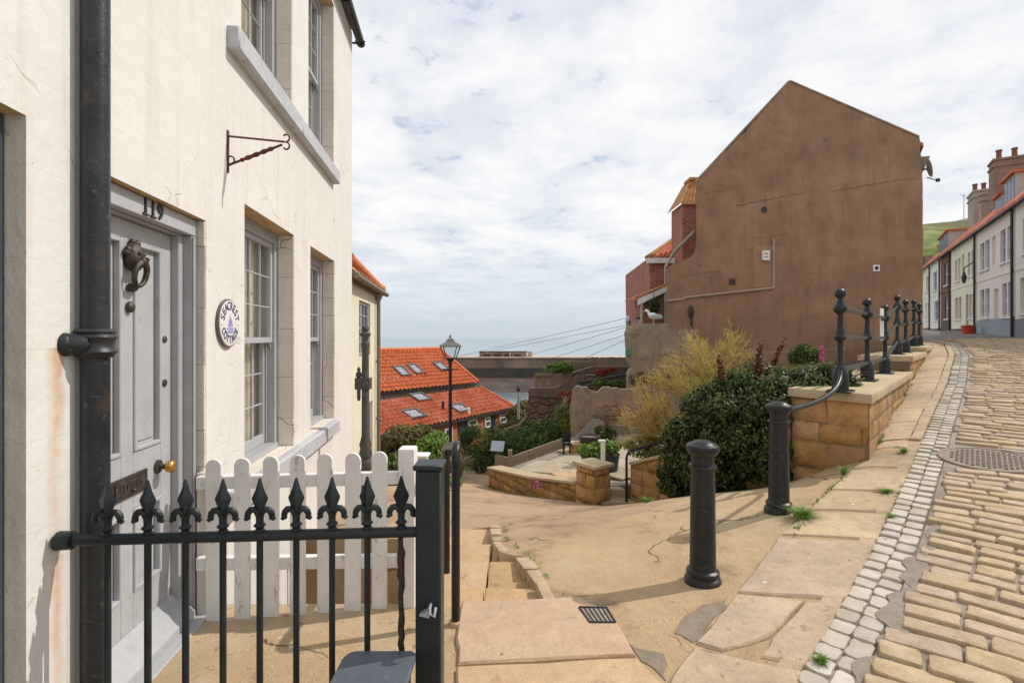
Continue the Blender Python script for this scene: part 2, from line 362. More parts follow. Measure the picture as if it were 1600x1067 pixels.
PLAQ = mat('plaque_white', (0.78,0.75,0.72), (0.72,0.68,0.66), rough=0.3)
PLAQ_RIM = mat('plaque_edge', (0.16,0.12,0.13), (0.10,0.08,0.09), rough=0.5)
PLAQ_TXT = mat('plaque_letters', (0.045,0.035,0.11), None, rough=0.4)
PLAQ_BLUE = mat('plaque_ship', (0.22,0.22,0.52), (0.40,0.40,0.62), scale=60, rough=0.5)
CURT = mat('curtain_cloth', (0.78,0.69,0.52), (0.70,0.60,0.44), scale=3, rough=0.95)
ROOMD = mat('room_dark', (0.07,0.06,0.05), None, rough=0.9)
GLASS = glassmat('window_glass')
GLASSD = mat('dark_glass', (0.035,0.045,0.065), (0.06,0.07,0.09), scale=2, rough=0.06)
def pathmat():
    m = mat('path_tarmac', (0.40,0.27,0.145), (0.49,0.35,0.20), scale=1.3, rough=0.95, drop=True)
    t = m.node_tree; b = t.nodes['Principled BSDF']; co = nd(t, 'ShaderNodeTexCoord').outputs['Object']
    def noise(sc, de=6, ro=0.6):
        n = nd(t, 'ShaderNodeTexNoise'); n.inputs['Scale'].default_value = sc; n.inputs['Detail'].default_value = de; n.inputs['Roughness'].default_value = ro
        t.links.new(co, n.inputs['Vector']); return n.outputs['Fac']
    col = b.inputs['Base Color'].links[0].from_socket
    s3 = nd(t, 'ShaderNodeSeparateXYZ'); t.links.new(co, s3.inputs[0])
    # the older smooth concrete lies beyond a worn wavy edge
    e = mth(t, 'ADD', mth(t, 'SUBTRACT', s3.outputs[1], mth(t, 'MULTIPLY', s3.outputs[0], 0.55)), mth(t, 'MULTIPLY', noise(0.9, 4), 1.4))
    zone = ramp(t, mth(t, 'MULTIPLY', e, 0.1), [(0.525, 0.0), (0.545, 1.0)])
    old = mixc(t, ramp(t, noise(0.8, 7), [(0.40, 0.0), (0.62, 1.0)]), (0.40,0.265,0.165), (0.29,0.185,0.11))
    col = mixc(t, zone, col, old)
    grit = ramp(t, noise(95, 3, 0.7), [(0.40, 0.0), (0.62, 1.0)])
    col = mixc(t, mth(t, 'MULTIPLY', grit, 0.35), col, (0.62,0.50,0.34))
    grit2 = ramp(t, noise(60, 3, 0.7), [(0.60, 0.0), (0.68, 1.0)])
    col = mixc(t, mth(t, 'MULTIPLY', grit2, 0.55), col, (0.17,0.11,0.06))
    stain = ramp(t, noise(1.7, 6, 0.65), [(0.53, 0.0), (0.68, 0.75)])
    col = mixc(t, stain, col, (0.20,0.13,0.075))
    pale = ramp(t, noise(0.7, 5, 0.6), [(0.55, 0.0), (0.66, 0.55)])
    col = mixc(t, pale, col, (0.52,0.41,0.27))
    vo = nd(t, 'ShaderNodeTexVoronoi', feature='DISTANCE_TO_EDGE'); vo.inputs['Scale'].default_value = 0.55
    nv = nd(t, 'ShaderNodeTexNoise'); nv.inputs['Scale'].default_value = 2.2; nv.inputs['Detail'].default_value = 5; t.links.new(co, nv.inputs['Vector'])
    sc = nd(t, 'ShaderNodeVectorMath', operation='SCALE'); sc.inputs['Scale'].default_value = 0.8; t.links.new(nv.outputs['Color'], sc.inputs[0])
    wv = nd(t, 'ShaderNodeVectorMath', operation='ADD'); t.links.new(co, wv.inputs[0]); t.links.new(sc.outputs[0], wv.inputs[1]); t.links.new(wv.outputs[0], vo.inputs['Vector'])
    crack = mth(t, 'MULTIPLY', ramp(t, vo.outputs[0], [(0.0, 1.0), (0.010, 0.0)]), ramp(t, noise(0.8, 3), [(0.47, 0.0), (0.53, 1.0)]))
    col = mixc(t, mth(t, 'MULTIPLY', crack, 0.8), col, (0.09,0.065,0.035))
    t.links.new(col, b.inputs['Base Color'])
    hh = mth(t, 'ADD', mth(t, 'MULTIPLY', noise(75, 6, 0.7), 0.6), mth(t, 'MULTIPLY', noise(7, 5), 1.2))
    hh = mth(t, 'SUBTRACT', hh, mth(t, 'ADD', mth(t, 'MULTIPLY', crack, 0.8), mth(t, 'MULTIPLY', zone, 0.6)))
    bn = nd(t, 'ShaderNodeBump'); bn.inputs['Strength'].default_value = 0.9; bn.inputs['Distance'].default_value = 0.022
    t.links.new(hh, bn.inputs['Height']); t.links.new(bn.outputs[0], b.inputs['Normal'])
    return m
TARP = pathmat()
PATIO = mat('patio_stone', (0.40,0.29,0.17), (0.50,0.38,0.25), scale=2.2, rough=0.95, bump=0.6, bscale=40, spots=(0.22,0.15,0.08), spot_scale=14)
FLAG = mat('flagstone', (0.45,0.335,0.215), (0.52,0.40,0.265), scale=2.4, rough=0.9, bump=0.6, bscale=16, island=0.10, spots=(0.27,0.19,0.11), spot_scale=10, grain=0.22, drop=True, big=((0.36,0.28,0.19), 1.3, 0.48, 0.62, 0.8))
FLAGP = mat('pink_flagstone', (0.45,0.31,0.195), (0.49,0.355,0.225), scale=1.7, rough=0.9, bump=0.5, bscale=14, island=0.06, spots=(0.33,0.22,0.14), spot_scale=9, grain=0.2, big=((0.49,0.285,0.175), 1.6, 0.5, 0.66, 0.6), drop=True)
TREAD = mat('tread_stone', (0.44,0.31,0.19), (0.46,0.30,0.15), scale=1.8, rough=0.9, bump=0.5, bscale=18, island=0.10, grain=0.24, spots=(0.27,0.18,0.10), spot_scale=7)
KERB = mat('kerb_stone', (0.38,0.28,0.175), (0.46,0.355,0.24), scale=4, rough=0.9, bump=0.8, bscale=14, island=0.12, grain=0.22, spots=(0.22,0.15,0.09), spot_scale=9)
SETT = mat('sett_stone', (0.38,0.28,0.175), (0.47,0.365,0.245), scale=7, rough=0.8, bump=0.5, bscale=26, island=0.09, spots=(0.29,0.20,0.12), spot_scale=16, grain=0.22)
SETTW = mat('pale_sett', (0.40,0.345,0.27), (0.50,0.455,0.39), scale=5, rough=0.75, bump=0.35, bscale=24, island=0.14)
BED = mat('road_mortar', (0.29,0.245,0.195), (0.37,0.32,0.26), grain=0.25, scale=3, rough=0.95, bump=0.7, bscale=40, big=((0.19,0.16,0.13), 1.6, 0.48, 0.62, 0.7))
ASPH = mat('asphalt', (0.16,0.15,0.14), (0.21,0.195,0.18), scale=2, rough=0.95, bump=0.4, bscale=60)
PATCH = mat('patch_asphalt', (0.22,0.175,0.13), (0.29,0.235,0.175), scale=9, rough=0.95, bump=0.6, bscale=60)
PAVE = mat('far_paving', (0.36,0.32,0.27), (0.42,0.375,0.32), scale=2, rough=0.9, bump=0.2)
SANDST = mat('sandstone', (0.36,0.19,0.075), (0.46,0.27,0.12), scale=4, rough=0.95, bump=1.0, bscale=11, island=0.20, spots=(0.20,0.13,0.06), spot_scale=6, big=((0.17,0.125,0.05), 2.2, 0.45, 0.64, 0.8), grain=0.2)
COPE = mat('coping_stone', (0.47,0.37,0.24), (0.40,0.31,0.20), scale=3, rough=0.9, bump=0.4, bscale=22, island=0.08)
MORT = mat('wall_mortar', (0.22,0.155,0.09), (0.15,0.105,0.06), scale=8, rough=0.95, bump=0.6)
SOIL = mat('soil', (0.10,0.075,0.045), (0.16,0.115,0.07), scale=3, rough=1.0, bump=0.8, bscale=20)
GRASSG = mat('rough_grass', (0.09,0.12,0.035), (0.16,0.15,0.06), scale=1.2, rough=1.0, bump=0.6, bscale=8)
RENDERB = plaster('brown_render', (0.34,0.195,0.108), (0.225,0.130,0.076), (0.125,0.08,0.052), joints=False, bumpy=0.35, mottle=((0.40,0.255,0.155), (0.17,0.105,0.068)))
RENDERG = plaster('grey_render', (0.36,0.26,0.175), (0.21,0.15,0.10), (0.10,0.075,0.055), joints=False, bumpy=0.8, mottle=((0.48,0.38,0.27), (0.10,0.07,0.05)), mscale=2.6)
PANT = mat('orange_pantile', (0.68,0.225,0.088), (0.55,0.145,0.055), scale=5, rough=0.85, bump=0.3, spots=(0.28,0.07,0.03), spot_scale=5, grain=0.25, big=((0.72,0.27,0.12), 0.9, 0.5, 0.68, 0.7))
PANT2 = mat('red_pantile', (0.58,0.18,0.085), (0.44,0.105,0.050), scale=4.5, rough=0.9, bump=0.3, spots=(0.20,0.065,0.035), spot_scale=5, grain=0.28, big=((0.64,0.27,0.17), 1.0, 0.5, 0.66, 0.75))
PANTY = mat('lichen_pantile', (0.40,0.15,0.06), (0.44,0.28,0.09), scale=9, rough=0.9, bump=0.4, spots=(0.20,0.13,0.06), spot_scale=12)
BRICK = brickmat('red_brick', (0.40,0.13,0.075), (0.30,0.09,0.055), (0.42,0.33,0.26))
BRICKO = brickmat('orange_brick', (0.52,0.15,0.065), (0.44,0.12,0.05), (0.42,0.24,0.14))
RUBBLE = rubblemat('rubble_wall', (0.26,0.155,0.095), (0.17,0.10,0.065), (0.12,0.085,0.06))
PIERM = mat('pier_stone', (0.36,0.27,0.20), (0.17,0.125,0.09), scale=0.16, grain=0, rough=0.95, bump=0.3, bscale=1.0, stretch=(1,1,0.35), big=((0.34,0.27,0.21), 0.05, 0.5, 0.65, 0.7))
PIERD = mat('pier_wet_stone', (0.045,0.042,0.036), (0.07,0.06,0.045), scale=0.2, rough=0.7)
PIERT = mat('pier_deck', (0.52,0.40,0.29), (0.46,0.35,0.26), scale=0.3, rough=0.9)
MUD = mat('wet_mud', (0.035,0.024,0.019), (0.085,0.062,0.05), scale=0.14, grain=0, spec=0.2, rough=0.75, bump=0.3, bscale=1.2, big=((0.10,0.05,0.035), 0.04, 0.5, 0.6, 0.8), stretch=(1,0.4,1))
WOOD = mat('weathered_wood', (0.30,0.23,0.15), (0.23,0.17,0.11), scale=5, rough=0.9, bump=0.4, stretch=(4,4,0.5))
WOODD = mat('fence_wood', (0.24,0.185,0.13), (0.18,0.14,0.10), scale=5, rough=0.95, bump=0.4)
BARK = mat('bark', (0.20,0.13,0.07), (0.28,0.19,0.10), scale=20, rough=0.95)
POTM = mat('dark_pot', (0.025,0.027,0.026), (0.045,0.045,0.04), scale=8, rough=0.6)
STEEL = mat('grey_steel', (0.42,0.45,0.50), (0.36,0.39,0.44), rough=0.4, metal=0.3)
REDP = mat('red_plastic', (0.52,0.045,0.015), (0.46,0.035,0.012), scale=4, rough=0.4)
FEATHER = mat('white_feathers', (0.80,0.79,0.77), None, rough=0.8)
FEATHG = mat('grey_feathers', (0.42,0.43,0.45), None, rough=0.8)
BEAK = mat('yellow_beak', (0.55,0.35,0.06), None, rough=0.5)
CLAY = mat('clay_pot', (0.26,0.09,0.06), (0.20,0.07,0.05), rough=0.85)
STONEC = mat('chimney_stone', (0.30,0.22,0.165), (0.23,0.165,0.12), scale=2, rough=0.95, bump=0.4, bscale=9)
STONEG = mat('chimney_render', (0.42,0.38,0.32), (0.33,0.29,0.24), scale=1.5, rough=0.95, bump=0.3, bscale=9)
L_IVY = leafmat('ivy_leaf', (0.030,0.050,0.012), (0.060,0.090,0.022), (0.12,0.145,0.045), 0.25)
L_GREEN = leafmat('green_leaf', (0.08,0.13,0.03), (0.15,0.21,0.045), (0.24,0.30,0.08), 0.4)
L_BRIGHT = leafmat('bright_leaf', (0.10,0.20,0.03), (0.19,0.31,0.05), (0.28,0.40,0.09))
L_DARK = leafmat('conifer_leaf', (0.05,0.085,0.02), (0.10,0.14,0.035), (0.17,0.20,0.06), 0.4)
L_RED = leafmat('red_leaf', (0.15,0.03,0.02), (0.10,0.075,0.03), (0.20,0.06,0.03))
L_ROSE = leafmat('rose_leaf', (0.10,0.12,0.035), (0.20,0.19,0.06), (0.26,0.10,0.05), 0.4)
L_BROOM = leafmat('broom_leaf', (0.46,0.38,0.08), (0.56,0.48,0.14), (0.40,0.48,0.12), 0.45)
L_DRY = leafmat('dry_leaf', (0.46,0.26,0.10), (0.54,0.36,0.17), (0.42,0.38,0.12), 0.45)
L_PINK = leafmat('pink_petal', (0.60,0.14,0.30), (0.68,0.20,0.38), (0.55,0.10,0.26))
L_SCAR = leafmat('scarlet_petal', (0.34,0.05,0.03), (0.40,0.10,0.05), (0.16,0.13,0.05))
L_GRASS = leafmat('grass_blade', (0.11,0.20,0.03), (0.18,0.30,0.05), (0.26,0.36,0.09))
L_STRAW = leafmat('straw_blade', (0.30,0.25,0.14), (0.38,0.31,0.18), (0.22,0.19,0.09))

# ------------------------------------------------------------------ terrain
UX, UY = 0.67, 0.7424
def uv(x, y): return UX * x + UY * y, UY * x - UX * y
def xy(u, v): return UX * u + UY * v, UY * u - UX * v
def lerp(x, pts):
    if x <= pts[0][0]: return pts[0][1]
    for (a, b), (c, d) in zip(pts, pts[1:]):
        if x <= c: return b + (d - b) * (x - a) / (c - a)
    return pts[-1][1]
def zs(u): return lerp(u, [(-5,-0.35),(0,-0.08),(3.0,0.06),(4.6,0.17),(6.8,0.40),(9,0.64),(11.7,0.90),(14,1.10),(18,1.40),(20,1.50),(24,1.60),(30,1.72),(50,2.35),(80,3.3)])
def far_h(x, y):
    u, v = uv(x, y)
    z = zs(u)
    if v < -1.2: z -= 0.30 * (-1.2 - v)
    if v > 7: z += 0.10 * (v - 7)
    return max(z, -16.5)
CP = [(-1.7,1.5,0),(-0.4,1.5,0),(-1.7,2.6,0),(-0.4,2.6,0),(-1.6,3.1,0),(-0.5,3.2,0),(0,1.8,0.0),(0,2.5,0.0),(0.7,2.4,0.0),(0,3.2,0),(0.8,3.2,0.0),
      (1.33,3.57,0.0),(2.43,4.67,0.12),(1.2,2.5,0.01),(-0.3,4.1,-0.16),(0.35,4.2,-0.12),(0.0,5.6,-0.36),(-0.5,5.6,-0.42),(1.2,5.4,-0.18),(2.0,5.6,-0.08),
      (-1.0,8.6,-0.95),(0.1,8.6,-1.02),(1.2,8.7,-1.10),(1.95,8.5,-1.10),(2.6,7.55,-0.74),(3.1,6.85,-0.36),(3.46,6.29,-0.06),(3.8,5.75,0.28),
      (-1.4,13,-1.78),(-0.3,11.4,-1.66),(-2.2,13,-1.85),(-2.1,7,-0.62),(-2.3,10,-1.2),(0.6,6.8,-0.60),(1.6,7.0,-0.58),(2.4,6.4,-0.26),
      (3,11,-1.5),(1,12.5,-1.9),(0,16,-2.4),(-3,16,-2.5),(5,11,-1.0),(5,14,-0.9),(8,14,0.2)]
for u in (3.2, 4.6, 6.0, 7.2, 9, 11.7, 14, 17, 20, 24, 28):
    for v in ((-0.75, -0.2, 2.0, 5.0) if u > 6.5 else (-0.3, 1.0, 3.0)):
        CP.append((*xy(u, v), zs(u)))
for k in range(20):
    a = 2 * math.pi * k / 20; x, y = 3 + 17 * math.cos(a), 8 + 17 * math.sin(a)
    if y > -4 and uv(x, y)[1] < -3 or uv(x, y)[1] > 7: CP.append((x, y, far_h(x, y)))
CPA = np.array(CP, float)
def tps_k(r2): return np.where(r2 > 1e-9, 0.5 * r2 * np.log(np.maximum(r2, 1e-9)), 0.0)
n_ = len(CPA); d2 = ((CPA[:, None, :2] - CPA[None, :, :2]) ** 2).sum(-1)
A_ = np.zeros((n_ + 3, n_ + 3)); A_[:n_, :n_] = tps_k(d2) + np.eye(n_) * 0.02
A_[:n_, n_] = 1; A_[:n_, n_+1:] = CPA[:, :2]; A_[n_, :n_] = 1; A_[n_+1:, :n_] = CPA[:, :2].T
TW = np.linalg.solve(A_, np.concatenate([CPA[:, 2], [0, 0, 0]]))
def hN(X, Y):
    X = np.asarray(X, float).ravel(); Y = np.asarray(Y, float).ravel()
    r2 = (X[:, None] - CPA[None, :, 0]) ** 2 + (Y[:, None] - CPA[None, :, 1]) ** 2
    z = tps_k(r2) @ TW[:n_] + TW[n_] + TW[n_+1] * X + TW[n_+2] * Y
    d = np.hypot(X - 3, Y - 8)
    w = np.clip((d - 13) / 6.0, 0, 1)
    uu, vv = UX * X + UY * Y, UY * X - UX * Y
    on = np.clip((28 - uu) / 6, 0, 1) * np.clip((vv + 2.5) / 1.0, 0, 1)       # keep the fit along the street
    w = w * (1 - on * np.clip((7 - vv) / 1.0, 0, 1))
    fz = np.array([far_h(a, b) for a, b in zip(X, Y)])
    return z * (1 - w) + fz * w
def h(x, y): return float(hN([x], [y])[0])
def G(px, py):                       # where a sight line meets the ground
    Ys = np.linspace(1.6, 40, 700)
    f = EYE - (py - 527) / 800 * Ys - hN((px - 800) / 800 * Ys, Ys)
    i = int(np.argmax(f < 0))
    a, b = Ys[max(i-1, 0)], Ys[i]
    fa, fb = f[max(i-1, 0)], f[i]
    Y = a + (b - a) * fa / (fa - fb) if fa != fb else a
    return Vector(((px - 800) / 800 * Y, Y, EYE - (py - 527) / 800 * Y))
def chan_x(y): return lerp(y, [(3.3,0.21),(3.65,0.16),(4.3,0.03),(4.6,-0.13),(5.0,-0.19),(5.7,-0.25)])

def sheet(xs, ys, off=0.0, cut=None):
    XX, YY = np.meshgrid(xs, ys); Z = hN(XX, YY).reshape(XX.shape) + off
    if cut is not None: Z = Z + cut(XX, YY)
    mb = MB(); nx = len(xs)
    mb.v = [Vector(p) for p in np.stack([XX.ravel(), YY.ravel(), Z.ravel()], 1).tolist()]
    mb.f = [(j*nx+i, j*nx+i+1, (j+1)*nx+i+1, (j+1)*nx+i) for j in range(len(ys)-1) for i in range(nx-1)]
    return mb
def cut_path(X, Y):
    cx = np.interp(Y, [3.3,3.65,4.3,4.6,5.0,5.7], [0.21,0.16,0.03,-0.13,-0.19,-0.25])
    c = np.where((X < cx) & (X > -0.62) & (Y > 3.30) & (Y < 5.66), -0.45, 0.0)
    c = np.where((X <= -0.66) & (Y > 3.22) & (Y < 5.25), -0.95, c)
    return c
struct(sheet(np.arange(-4.2, 5.6, 0.085), np.arange(0.6, 14.2, 0.085), 0, cut_path).build('path', TARP, smooth=60))
def cut_far(X, Y): return np.where((X < 5.3) & (X > -4.0) & (Y < 14) & (Y > 0.8), -1.6, -0.05)
xs = np.concatenate([np.arange(-60, -5, 3.0), np.arange(-5, 30, 0.6), np.arange(30, 131, 4.0)])
ys = np.concatenate([np.arange(-4, 32, 0.6), np.arange(32, 125, 4.0)])
struct(sheet(xs, ys, 0, cut_far).build('ground', GRASSG, smooth=60))

# ------------------------------------------------------------------ sea, mudflat
def seamat():
    m = mat('sea_water', (0.10,0.16,0.19), (0.13,0.19,0.21), scale=0.01, rough=0.10)
    t = m.node_tree; b = t.nodes['Principled BSDF']
    co = nd(t, 'ShaderNodeTexCoord').outputs['Object']
    n = nd(t, 'ShaderNodeTexNoise'); n.inputs['Scale'].default_value = 0.35; n.inputs['Detail'].default_value = 6
    mp = nd(t, 'ShaderNodeMapping'); mp.inputs['Scale'].default_value = (0.6, 1.6, 1); t.links.new(co, mp.inputs[0]); t.links.new(mp.outputs[0], n.inputs['Vector'])
    bn = nd(t, 'ShaderNodeBump'); bn.inputs['Strength'].default_value = 0.12; bn.inputs['Distance'].default_value = 0.2
    t.links.new(n.outputs['Fac'], bn.inputs['Height']); t.links.new(bn.outputs[0], b.inputs['Normal'])
    return m
SEA_Z = -15.0
struct(MB().add([(-30000,60,SEA_Z),(30000,60,SEA_Z),(30000,45000,SEA_Z),(-30000,45000,SEA_Z)], [(0,1,2,3)]).build('sea', seamat()))
rnd = random.Random(3)
pts = []
for k in range(60):
    a = 2*math.pi*k/60; rr = 1 + 0.16*math.sin(3*a+1) + 0.10*math.sin(7*a) + 0.07*rnd.uniform(-1,1)
    pts.append(Vector((6 + 46*rr*math.cos(a), 188 + 27*rr*math.sin(a), SEA_Z + 0.06)))
struct(MB().add(pts, [tuple(range(60))]).build('mudflat', MUD))

# ------------------------------------------------------------------ road, gutter, kerb, pavement
def vg(u): return lerp(u, [(1.5,-0.62),(2.85,-0.52),(4.76,-0.42),(7.24,-0.34),(11.7,-0.22),(16,-0.22),(20,-0.45),(25,-1.2)])
mb = MB(); us = np.arange(0.4, 25.2, 0.3)
rows = []
for u in us:
    v0 = vg(u); vs = np.concatenate([[v0-0.02, v0+0.122, v0+0.132], np.linspace(v0+0.3, 7.0, 13)])
    P = [xy(u, v) for v in vs]; Z = hN([p[0] for p in P], [p[1] for p in P]) + np.array([0.008, 0.008] + [0.030]*14)
    rows.append([Vector((p[0], p[1], z)) for p, z in zip(P, Z)])
struct(mb.grid(rows).build('road', BED, smooth=60))
def sett(mb, c, du, dv, lu, lv, top, rg, dep=0.03, crn=0.11, soft=0.9):
    # c: centre; du, dv: unit vectors along the street and across it
    cr = min(lu, lv) * crn * rg.uniform(0.7, 1.3)
    a, b = lu/2, lv/2
    k_ = rg.uniform(-1, 1) * 0.06 * lu; q_ = rg.uniform(-1, 1) * 0.05 * lu
    out = [(-a+cr,-b),(0,-b-k_*0.3),(a-cr,-b),(a,-b+cr),(a+k_,0),(a,b-cr),(a-cr,b),(0,b+k_*0.3),(-a+cr,b),(-a,b-cr),(-a+q_,0),(-a,-b+cr)]
    out = [(x + rg.uniform(-1,1)*cr*0.30, y + rg.uniform(-1,1)*cr*0.30) for x, y in out]
    tilt = (rg.uniform(-1,1)*0.05, rg.uniform(-1,1)*0.03)
    rings = []
    for ins, z in ((0.0, -dep), (0.0, top*0.70), (0.004*soft, top*0.95), (0.010*soft, top)):
        r_ = []
        for x, y in out:
            fx = 1 - min(ins / a, 0.7); fy_ = 1 - min(ins / b, 0.7)
            zz = z if z < 0 else z + tilt[0]*x + tilt[1]*y + (rg.uniform(-1,1)*0.0015 if ins > 0.01*soft else 0)
            r_.append(c + du*(x*fx) + dv*(y*fy_) + Vector((0,0,zz)))
        rings.append(r_)
    n = len(out)
    vs = [p for r_ in rings for p in r_]
    fs = [(i*n+k, i*n+(k+1)%n, (i+1)*n+(k+1)%n, (i+1)*n+k) for i in range(3) for k in range(n)]
    vs.append(sum((p for p in rings[3]), Vector()) / n + Vector((0,0,top*0.04*rg.uniform(-1,1.5))))
    fs += [(3*n+k, 3*n+(k+1)%n, 4*n) for k in range(n)]
    # seen from above the outline runs clockwise in (du, dv): flip so that faces look up
    mb.add(vs, [f[::-1] for f in fs])
rg = random.Random(11)
mb = MB(); u = 0.6
DV = Vector((UY, -UX, 0)); DU = Vector((UX, UY, 0))
cen = []
while u < 24.6:
    ru = rg.uniform(0.120, 0.170)
    v = vg(u) + 0.13 + rg.uniform(0.0, 0.10)
    vmax = 6.5
    while v < vmax:
        lv = rg.uniform(0.19, 0.37)
        g = rg.uniform(0.010, 0.022)
        # leave room for the drain cover
        cu, cv = u + ru/2, v + lv/2
        cen.append((cu + rg.uniform(-1,1)*0.008, cv, ru - rg.uniform(0.008, 0.018), lv - g, rg.uniform(0.026, 0.046)))
        v += lv
    u += ru
COVER = G(1545, 724)
cuC, cvC = uv(COVER.x, COVER.y)
cen = [c for c in cen if math.hypot((c[0]-cuC), (c[1]-cvC)) > 0.45]
PX = [xy(c[0], c[1]) for c in cen]; ZZ = hN([p[0] for p in PX], [p[1] for p in PX])
for c, p, z in zip(cen, PX, ZZ):
    w = 0.10 * math.sin(c[0]*1.7) + 0.06*math.sin(c[1]*3.1)
    du = (DU + DV * w).normalized(); dv = Vector((du.y, -du.x, 0))
    sett(mb, Vector((p[0], p[1], z + 0.012)), du, dv, c[2], c[3], c[4], rg)
struct(mb.build('road_setts', SETT, smooth=50))
mb = MB()
for k in (0, 1):
    u = 1.6
    while u < 24.5:
        lu = rg.uniform(0.12, 0.17); cv = vg(u + lu/2) - 0.055 + 0.118 * k
        x, y = xy(u + lu/2, cv); d = (Vector(xy(u+lu, vg(u+lu))) - Vector(xy(u, vg(u)))).normalized(); du = Vector((d.x, d.y, 0)); dv = Vector((d.y, -d.x, 0))
        sett(mb, Vector((x, y, h(x, y) + 0.012)), du, dv, lu - rg.uniform(0.004,0.010), 0.114 - rg.uniform(0.0,0.010), rg.uniform(0.010,0.017), rg, 0.03, 0.12, 0.55)
        u += lu
struct(mb.build('gutter_setts', SETTW, smooth=40))
# old tarmac smeared over the edge of the setts
mb = MB(); er = random.Random(23); ua = np.arange(1.7, 5.3, 0.035); A_l = []; A_r = []
for k, u in enumerate(ua):
    w_ = 0.075 + 0.035*math.sin(u*9.0) + 0.028*math.sin(u*23+1) + er.uniform(-.012,.012); w_ *= min(1, (5.3-u)/1.2)
    a = xy(u, vg(u) + 0.175 - max(w_, 0.0)); b = xy(u, vg(u) + 0.215 + 0.02*math.sin(u*15))
    A_l.append((a, b))
rows = []
for (a, b) in A_l:
    r_ = []
    for f, z in ((0, 0.0), (0.06, 0.034), (0.5, 0.040), (0.94, 0.040), (1, 0.0)):
        x, y = a[0]+(b[0]-a[0])*f, a[1]+(b[1]-a[1])*f; r_.append((x, y, z))
    rows.append(r_)
hz = hN([p[0] for r_ in rows for p in r_], [p[1] for r_ in rows for p in r_]).reshape(len(rows), 5)
mb.grid([[Vector((p[0], p[1], p[2] + z)) for p, z in zip(r_, zr)] for r_, zr in zip(rows, hz.tolist())])
struct(mb.build('tarmac_smear', mat('smear_tarmac', (0.24,0.20,0.16), (0.31,0.265,0.215), scale=9, rough=0.9, bump=0.5, bscale=50, grain=0.2), smooth=50))
def slab(mb, poly, top=0.03, dep=0.06, rg=rg, jit=0.010):
    # polygon of ground points, laid on the ground with slightly worn edges
    pts = [Vector(p) for p in poly]; c = sum(pts, Vector()) / len(pts)
    q = []
    n0 = len(pts)
    for i in range(n0):
        a, b = pts[i], pts[(i+1) % n0]
        m = max(2, int((b - a).length / 0.16))
        for k in range(m):
            p = a.lerp(b, k / m)
            if k: p = p + Vector((rg.uniform(-1,1), rg.uniform(-1,1), 0)) * jit
            q.append(p)
    n = len(q)
    zz_ = hN([p.x for p in q], [p.y for p in q])
    rings = []
    for ins, z in ((0, -dep), (0, top - 0.012), (0.012, top)):
        r_ = []
        for p, zz0 in zip(q, zz_):
            d = (c - p); d.z = 0; d.normalize()
            r_.append(Vector((p.x + d.x*ins, p.y + d.y*ins, zz0 + z)))
        rings.append(r_)
    vs = [p for r_ in rings for p in r_]; fs = [(i*n+k, i*n+(k+1)%n, (i+1)*n+(k+1)%n, (i+1)*n+k) for i in range(2) for k in range(n)]
    cz = h(c.x, c.y) + top
    vs.append(Vector((c.x, c.y, cz))); fs += [(2*n+k, 2*n+(k+1)%n, 3*n) for k in range(n)]
    mb.add(vs, fs)
def orient(poly):
    a = sum(p.x*q.y - q.x*p.y for p, q in zip(poly, poly[1:] + poly[:1]))
    return poly if a > 0 else poly[::-1]
FL = [[(1152,926),(1216,842),(1372,850),(1328,938)], [(1222,836),(1262,801),(1386,806),(1374,845)], [(1266,797),(1294,769),(1406,775),(1388,801)],
      [(1297,765),(1330,736),(1424,738),(1408,771)], [(1333,732),(1362,708),(1438,706),(1427,734)],
      [(1088,1006),(1150,931),(1256,941),(1198,998),(1128,1018)], [(1206,1000),(1262,942),(1322,944),(1284,1046),(1190,1028)],
      [(1046,1066),(1085,1014),(1128,1024),(1272,1056),(1250,1150),(1040,1150)], [(1365,703),(1382,690),(1446,690),(1440,703)]]
mb = MB()
for f in FL:
    P_ = [G(*p) for p in f]; c_ = sum(P_, Vector())/len(P_); slab(mb, orient([c_ + (p-c_)*(1 + 0.018/max((p-c_).length, 0.1)) for p in P_]), top=0.0035, jit=0.012)
struct(mb.build('flag_joints', mat('joint_dirt', (0.20,0.14,0.08), (0.30,0.22,0.135), scale=9, rough=1.0, bump=0.6, grain=0.3)))
mb = MB()
for f in FL: slab(mb, orient([G(*p) for p in f]), top=0.014)
u = 7.55
while u < 24:
    lu = rg.uniform(0.5, 0.95)
    a, b = -0.955, None
    poly = []
    for uu, s in ((u+0.008, 0), (u+lu-0.008, 0), (u+lu-0.008, 1), (u+0.008, 1)):
        v = -0.865 if s == 0 else vg(uu) - 0.235
        if u > 19: v = (-1.2 - (u-19)*0.15) if s == 0 else v
        x, y = xy(uu, v); poly.append(Vector((x, y, 0)))
    slab(mb, orient(poly), top=0.03)
    u += lu
struct(mb.build('pavement', FLAG, smooth=30))
mb = MB(); u = 1.7
while u < 24:
    lu = rg.uniform(0.5, 0.8)
    if True:
        poly = []
        for uu, o in ((u+0.006, -0.225), (u+lu-0.006, -0.225), (u+lu-0.006, -0.120), (u+0.006, -0.120)):
            x, y = xy(uu, vg(uu) + o); poly.append(Vector((x, y, 0)))
        slab(mb, orient(poly), top=0.045 if u > 7.2 else 0.012, jit=0.004)
    u += lu
struct(mb.build('kerb', KERB, smooth=30))
